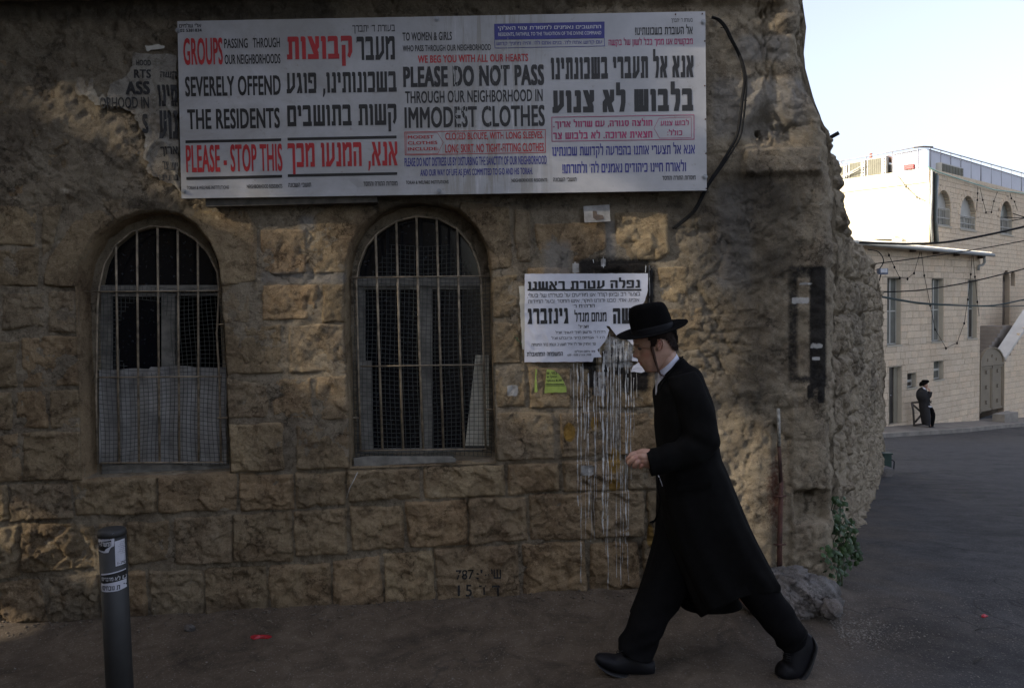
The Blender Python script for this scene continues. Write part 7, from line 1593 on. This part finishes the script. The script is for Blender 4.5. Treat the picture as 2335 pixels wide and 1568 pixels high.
# sidelocks: twisted locks
for sgn in (1, -1):
    axis = spline([Vector((P(*hz(x, y), YM).x, YM - sgn * dy, P(*hz(x, y), YM).z)) for x, y, dy in ((775, 925, .070), (790, 990, .076), (812, 1070, .078), (832, 1150, .076), (856, 1230, .074), (885, 1310, .074), (915, 1365, .074), (955, 1392, .074))], 6); m_ = MB()
    for st in range(5):
        pts = []; n_ = len(axis)
        for i, a in enumerate(axis):
            ph = st * 1.2566 + i * .55; rr = .0042 * (1 - .45 * i / n_); 
            if i > n_ - 8: rr += .0012 * (i - n_ + 8) * (.4 + .3 * st)
            pts.append(a + Vector((math.cos(ph) * rr, math.sin(ph) * rr, .3 * rr * math.sin(ph * 2))))
        m_.tube(pts, [.0040 * (1 - .75 * (i / n_) ** 2) for i in range(n_)], 5)
    m_.obj('sidelock', PAYOT, man, True)
# --- shirt collar
cl = [(*hz(890, 1400), *hz(1190, 1040), .058, YM), (*hz(900, 1440), *hz(1215, 1062), .061, YM), (*hz(890, 1500), *hz(1230, 1110), .066, YM), (*hz(905, 1600), *hz(1240, 1200), .075, YM)]
cl = [(1496, 848, 1541, 806, .058, YM), (1494.5, 856, 1543.5, 809, .062, YM), (1494, 872, 1550, 822, .068, YM), (1495, 892, 1558, 840, .075, YM)]
v, f = loft(cl, 40, 5, caps=False); mobj('shirt_collar', v, f, SHIRT, man)
v, f = loft([(1495, 862, 1530, 850, .04, YM), (1494, 880, 1530, 870, .045, YM), (1494, 900, 1530, 890, .05, YM)], 30, 3); mobj('shirt_front', v, f, SHIRT, man)
# --- coat
def cf(t, a, q):
    k = max(0.0, (t - .35)) / .65; return .010 * k * math.sin(5 * a + 3.0 * t) + .006 * k * math.sin(11 * a + 1 + 6 * t) + .003 * math.sin(t * 40 + 3 * a) * (1 - k)
coat = [(1508, 850, 1551, 813, .066, YM), (1502, 862, 1566, 826, .095, YM), (1497, 878, 1584, 838, .150, YM), (1494, 896, 1598, 862, .190, YM), (1495, 920, 1612, 900, .205, YM), (1496, 955, 1622, 945, .205, YM), (1499, 1000, 1628, 995, .195, YM), (1500, 1045, 1634, 1035, .19, YM), (1500, 1090, 1650, 1070, .195, YM),
        (1503, 1140, 1672, 1130, .205, YM), (1515, 1200, 1702, 1198, .20, YM), (1535, 1262, 1733, 1262, .19, YM), (1556, 1320, 1758, 1310, .18, YM), (1575, 1366, 1773, 1338, .17, YM), (1593, 1406, 1769, 1357, .165, YM)]
v, f = loft(coat, 72, 6, 2.9, cf, lift=.105); mobj('coat', v, f, BLACKCLOTH, man)
flap = [(1499, 1060, 1560, 1060, .10, 3.82), (1498, 1110, 1565, 1110, .10, 3.83), (1495, 1200, 1572, 1190, .10, 3.85), (1487, 1242, 1575, 1245, .10, 3.86), (1472, 1298, 1572, 1300, .10, 3.87), (1456, 1348, 1560, 1348, .095, 3.88), (1438, 1393, 1545, 1386, .09, 3.88)]
v, f = loft(flap, 48, 6, 2.3, lambda t, a, q: .006 * t * math.sin(4 * a + 2)); mobj('coat_front_flap', v, f, BLACKCLOTH, man)
v, f = loft([(1560, 1300, 1660, 1300, .10, 3.85), (1555, 1345, 1675, 1345, .12, 3.86), (1552, 1381, 1690, 1376, .12, 3.86)], 40, 4, 2.2); mobj('coat_back_panel', v, f, BLACKCLOTH, man)
sl_ = [(1523, 862, 1585, 846, .05, 3.57), (1527, 885, 1601, 872, .062, 3.545), (1540, 925, 1617, 912, .066, 3.53), (1552, 965, 1633, 960, .066, 3.525), (1553, 992, 1640, 997, .066, 3.52), (1544, 1003, 1634, 1024, .064, 3.515), (1530, 1008, 1606, 1052, .060, 3.512), (1514, 1014, 1560, 1066, .056, 3.512), (1498, 1019, 1530, 1075, .054, 3.513), (1484, 1023, 1504, 1081, .052, 3.514), (1471, 1028, 1485, 1085, .050, 3.515)]
v, f = loft(sl_, 40, 6, 2.1, lambda t, a, q: .004 * math.sin(t * 30 + 2 * a) * math.sin(math.pi * t)); mobj('sleeve', v, f, BLACKCLOTH, man)
v, f = loft([(1540, 880, 1590, 870, .05, 3.88), (1560, 940, 1620, 930, .055, 3.90), (1570, 1000, 1628, 1000, .055, 3.90), (1545, 1060, 1600, 1080, .05, 3.89)], 28, 4); mobj('sleeve', v, f, BLACKCLOTH, man)
# coat collar, lapel edge, pocket flap
m_ = MB(); pts = [P(x, y, Yc) for x, y, Yc in ((1503, 890, 3.60), (1514, 866, 3.62), (1529, 845, 3.638), (1543, 827, 3.65), (1554, 816, 3.68), (1556, 813, 3.72))]; m_.tube(spline(pts, 5), .0045, 6); m_.obj('coat_collar', BLACKCLOTH, man, True)
m_ = MB(); a = P(1545, 1106, 3.49); b = P(1622, 1099, 3.49); m_.add([a, b, b + Vector((.0, .012, -.028)), a + Vector((0, .012, -.028))], [(0, 1, 2, 3)]); m_.obj('pocket_flap', BLACKCLOTH, man)
m_ = MB()
for k in range(5): p0 = P(1480 + k * 2.0, 1190 + k * .6, 3.80); m_.tube([P(1497, 1183, 3.81), p0, p0 + Vector((-.006 + .002 * k, 0, -.020))], [.0025, .002, .001], 5)
m_.tube(spline([P(1502, 1088, 3.60), P(1500, 1110, 3.60), P(1505, 1140, 3.60), P(1499, 1170, 3.7), P(1492, 1188, 3.8)], 4), .004, 6); m_.obj('sash_tassel', BLACKCLOTH, man, True)
m_ = MB(); m_.tube(spline([P(1500, 1082, 3.66), P(1506, 1096, 3.64), P(1510, 1108, 3.64)], 4), [.002] * 9, 5); m_.obj('white_string', SHIRT, man, True)
# --- trousers
tf = lambda t, a, q: .006 * math.sin(t * 17 + 2 * a) * t + .004 * math.sin(t * 31 - 3 * a) * t
v, f = loft([(1515, 1130, 1610, 1130, .10, 3.80), (1498, 1230, 1600, 1230, .10, 3.81), (1474, 1310, 1580, 1315, .095, 3.80), (1448, 1372, 1552, 1372, .085, 3.78), (1434, 1408, 1531, 1405, .08, 3.76), (1420, 1442, 1511, 1438, .075, 3.74), (1410, 1466, 1497, 1468, .072, 3.73), (1411, 1482, 1492, 1502, .07, 3.72)], 44, 6, 2.1, tf); mobj('trouser_leg', v, f, TROUSER, man)
v, f = loft([(1560, 1150, 1670, 1150, .10, 3.64), (1625, 1280, 1735, 1262, .10, 3.65), (1686, 1366, 1778, 1345, .09, 3.66), (1733, 1420, 1808, 1390, .082, 3.66), (1762, 1458, 1828, 1420, .075, 3.66), (1779, 1476, 1836, 1437, .068, 3.66), (1788, 1482, 1838, 1448, .062, 3.66)], 44, 6, 2.1, tf); mobj('trouser_leg', v, f, TROUSER, man)
# --- shoes
def fz(x, y): return (1333.3 + x * .2427, 1333.3 + y * .2427)
def shoe(up_, so, Yc, lab, nm='shoe'):
    m__ = MB(); addloft(m__, [(*fz(*a), *fz(*b), w, Yc) for a, b, w in up_], 32, 5, 2.2); s = m__.obj(nm, LEATHER, man, True); s['label'] = lab
    m__ = MB(); addloft(m__, [(*fz(*a), *fz(*b), w, Yc) for a, b, w in so], 32, 5, 3.2); m__.obj('sole', RUBBER, s, True); return s
s1 = shoe([((96, 705), (94, 668), .012), ((122, 725), (130, 645), .034), ((190, 768), (215, 645), .045), ((290, 808), (292, 652), .049), ((400, 824), (372, 618), .046), ((500, 834), (470, 630), .042), ((590, 838), (585, 682), .039), ((640, 832), (645, 700), .03), ((655, 815), (656, 725), .015)],
          [((92, 712), (90, 690), .015), ((150, 768), (138, 736), .042), ((240, 814), (228, 784), .050), ((330, 834), (325, 810), .052), ((440, 848), (440, 824), .046), ((482, 868), (482, 828), .041), ((560, 886), (560, 832), .042), ((625, 882), (632, 828), .038), ((660, 860), (657, 818), .024)], 3.72, 'front shoe, toe lifted at heel strike')
s2 = shoe([((2125, 470), (2062, 436), .026), ((2150, 560), (1985, 530), .036), ((2122, 660), (1905, 590), .042), ((2090, 740), (1872, 640), .046), ((2050, 815), (1862, 708), .050), ((1970, 862), (1828, 730), .052), ((1870, 868), (1800, 778), .046), ((1805, 845), (1790, 812), .022)],
          [((2150, 500), (2118, 462), .024), ((2168, 560), (2136, 552), .036), ((2146, 650), (2112, 640), .040), ((2112, 740), (2080, 722), .045), ((2062, 828), (2030, 800), .052), ((1985, 876), (1968, 846), .056), ((1870, 884), (1868, 854), .050), ((1796, 856), (1800, 828), .026)], 3.66, 'rear shoe, heel lifted with the toe on the ground')
m_ = MB()
for k in range(4): 
    a = P(*fz(318 + k * 30, 640 + k * 6 - (18 if k == 0 else 0)), 3.675); m_.tube([a, a + Vector((.016, -.004, .004)), a + Vector((.03, .01, .0))], .0022, 5)
m_.tube(spline([P(*fz(330, 640), 3.68), P(*fz(310, 612), 3.67), P(*fz(296, 632), 3.665), P(*fz(330, 645), 3.675)], 4), .0018, 5); m_.obj('shoelace', CABLE, s1, True)
m_ = MB()
for k in range(4):
    a = P(*fz(1885 + k * 4, 640 + k * 22), 3.615); m_.tube([a + Vector((-.012, .01, 0)), a + Vector((0, -.003, .002)), a + Vector((.02, .0, -.004))], .0022, 5)
m_.obj('shoelace', CABLE, s2, True)
# --- hat
ht = [(1441, 768, 1533, 744, .088, YM), (1438, 752, 1531, 732, .087, YM), (1433.5, 728, 1525.5, 715, .083, YM), (1433, 711, 1519, 700, .079, YM), (1437.5, 702.5, 1514, 692.5, .073, YM), (1448, 696.5, 1508, 688.5, .060, YM), (1466, 692, 1500, 688, .036, YM)]
v, f = loft(ht, 56, 6, 2.15); hat = mobj('hat', v, f, FELT, man)
v, f = loft([(1440, 771, 1535, 746.5, .0905, YM), (1437.5, 757, 1532.5, 734, .0895, YM), (1436.6, 755, 1531.5, 732, .087, YM)], 56, 3, 2.15, caps=False); mobj('hat_band', v, f, RIBBON, hat)
L = P(1405, 768, YM); Rr = P(1566, 728.5, YM); c = (L + Rr) / 2; h = (Rr - L) / 2; upv = Vector((-h.z, 0, h.x)).normalized(); V = []; nB = 72; RI = (.46, .60, .74, .86, .94, .985, 1.0, .985, .94, .80, .60, .46); TH_ = (.002, .002, .002, .002, .002, .0015, 0, -.0015, -.002, -.002, -.002, -.002)
for r_, th in zip(RI, TH_):
    for j in range(nB):
        a = 2 * math.pi * j / nB; ca, sa = math.cos(a), math.sin(a); yy = -sa * r_ * .158
        up_z = th * 1.3 + .010 * r_ ** 4 - .006 + .018 * (r_ ** 2) * (ca * ca) * .8 - (.018 if True else 0) * (ca * ca) * (r_ ** 2) + (-.030 * r_ * sa if sa > 0 else .010 * r_ * -sa)
        V.append(c + h * (ca * r_) + Vector((0, yy, 0)) + upv * up_z)
F = [(i * nB + j, i * nB + (j + 1) % nB, (i + 1) * nB + (j + 1) % nB, (i + 1) * nB + j) for i in range(len(RI) - 1) for j in range(nB)]
mobj('hat_brim', V, F, FELT, hat)

# ------------------------------------------------ distant man leaning on the barrier
YD = 28.15
man2 = empty('person', P(2118, 980, YD), 'distant man in black hat and dark coat leaning on a barrier, hand at mouth', 'person')
def zl(rows, Y_=YD): return [(*z7(a, b), *z7(c, d), w, Y_ + dy) for a, b, c, d, w, dy in rows]
b2 = MB()
addloft(b2, zl([(450, 330, 560, 340, .07, 0), (440, 390, 572, 395, .085, 0), (455, 430, 572, 430, .08, 0), (480, 470, 555, 475, .06, 0), (470, 520, 540, 520, .06, 0), (400, 600, 560, 600, .15, 0), (410, 760, 580, 760, .14, 0), (430, 900, 600, 900, .14, 0)]), 24, 3)
b2.tube(spline([P(*z7(600, 640), YD - .15), P(*z7(612, 560), YD - .15), P(*z7(600, 505), YD - .14), P(*z7(570, 480), YD - .12)], 3), [.05, .045, .04, .035, .034, .033, .03, .028, .025, .02], 8, True)
b2.tube(spline([P(*z7(570, 480), YD - .12), P(*z7(552, 490), YD - .11)], 3), .016, 6, True); b2.tube([P(*z7(590, 490), YD - .13), P(*z7(615, 500), YD - .14)], .014, 6, True)
b2.tube([P(*z7(560, 900), YD), P(*z7(620, 1090), YD), P(*z7(640, 1290), YD)], [.06, .04, .03], 8, True); b2.tube([P(*z7(560, 900), YD + .1), P(*z7(660, 1090), YD + .1), P(*z7(655, 1290), YD + .06)], [.06, .035, .03], 8, True)
remesh('body', b2, .012, SKIN, man2, 1)
v, f = loft(zl([(450, 452, 490, 462, .07, 0), (400, 490, 530, 520, .16, 0), (352, 560, 560, 570, .22, 0), (338, 640, 585, 640, .23, 0), (352, 710, 600, 710, .21, 0), (390, 780, 600, 770, .19, 0), (402, 880, 600, 880, .19, 0), (420, 1000, 605, 1000, .20, 0), (445, 1150, 610, 1150, .20, 0), (470, 1262, 602, 1280, .20, 0)]), 28, 4, 2.2); mobj('coat', v, f, simple('charcoal_coat', (.012, .012, .014), .85, .3, 8, 0), man2)
v, f = loft(zl([(575, 545, 668, 560, .06, -.16), (585, 600, 660, 610, .065, -.16), (560, 660, 640, 670, .07, -.15), (480, 600, 600, 700, .08, -.12), (420, 540, 520, 620, .09, -.08)]), 20, 4); mobj('sleeve', v, f, simple('charcoal_coat', (.012, .012, .014), .85, .3, 8, 0), man2)
v, f = loft(zl([(590, 860, 650, 870, .08, .02), (600, 950, 700, 950, .10, .02), (605, 1050, 728, 1050, .10, .02), (605, 1150, 722, 1150, .09, .02), (610, 1230, 705, 1230, .08, .02), (620, 1290, 690, 1295, .07, .02)]), 22, 4); mobj('trousers', v, f, TROUSER, man2)
v, f = loft(zl([(600, 1290, 600, 1385, .05, 0), (640, 1290, 640, 1388, .055, 0), (700, 1310, 700, 1388, .055, 0), (760, 1335, 762, 1388, .05, 0), (805, 1355, 808, 1386, .03, 0)]), 20, 4); mobj('shoe', v, f, LEATHER, man2)
v, f = loft(zl([(455, 355, 560, 355, .10, 0), (440, 325, 575, 325, .10, 0), (470, 303, 560, 303, .08, 0)]), 24, 3); h2_ = mobj('hat', v, f, FELT, man2)
v, f = loft(zl([(398, 440, 420, 440, .03, 0), (402, 400, 470, 420, .13, 0), (430, 350, 540, 380, .17, 0), (500, 318, 580, 345, .15, 0), (560, 300, 592, 330, .06, 0)]), 24, 4); mobj('hat_brim', v, f, FELT, h2_)
m_ = MB(); m_.tube([P(*z7(470, 462), YD - .10), P(*z7(500, 490), YD - .13), P(*z7(525, 515), YD - .14)], [.02, .03, .02], 6); m_.obj('shirt_collar', SHIRT, man2, True)
m_ = MB(); m_.tube([P(*z7(592, 870), YD - .2), P(*z7(620, 880), YD - .22), P(*z7(650, 882), YD - .2)], [.015, .03, .015], 6, True); m_.obj('white_paper', SHIRT, man2, True)
m_ = MB(); 
for a in ((600, 735, 660, 755), (610, 755, 655, 790), (620, 760, 640, 800)): m_.tube([P(*z7(a[0], a[1]), YD - .2), P(*z7(a[2], a[3]), YD - .22)], .012, 5, True)
m_.obj('gloves', FELT, man2, True)
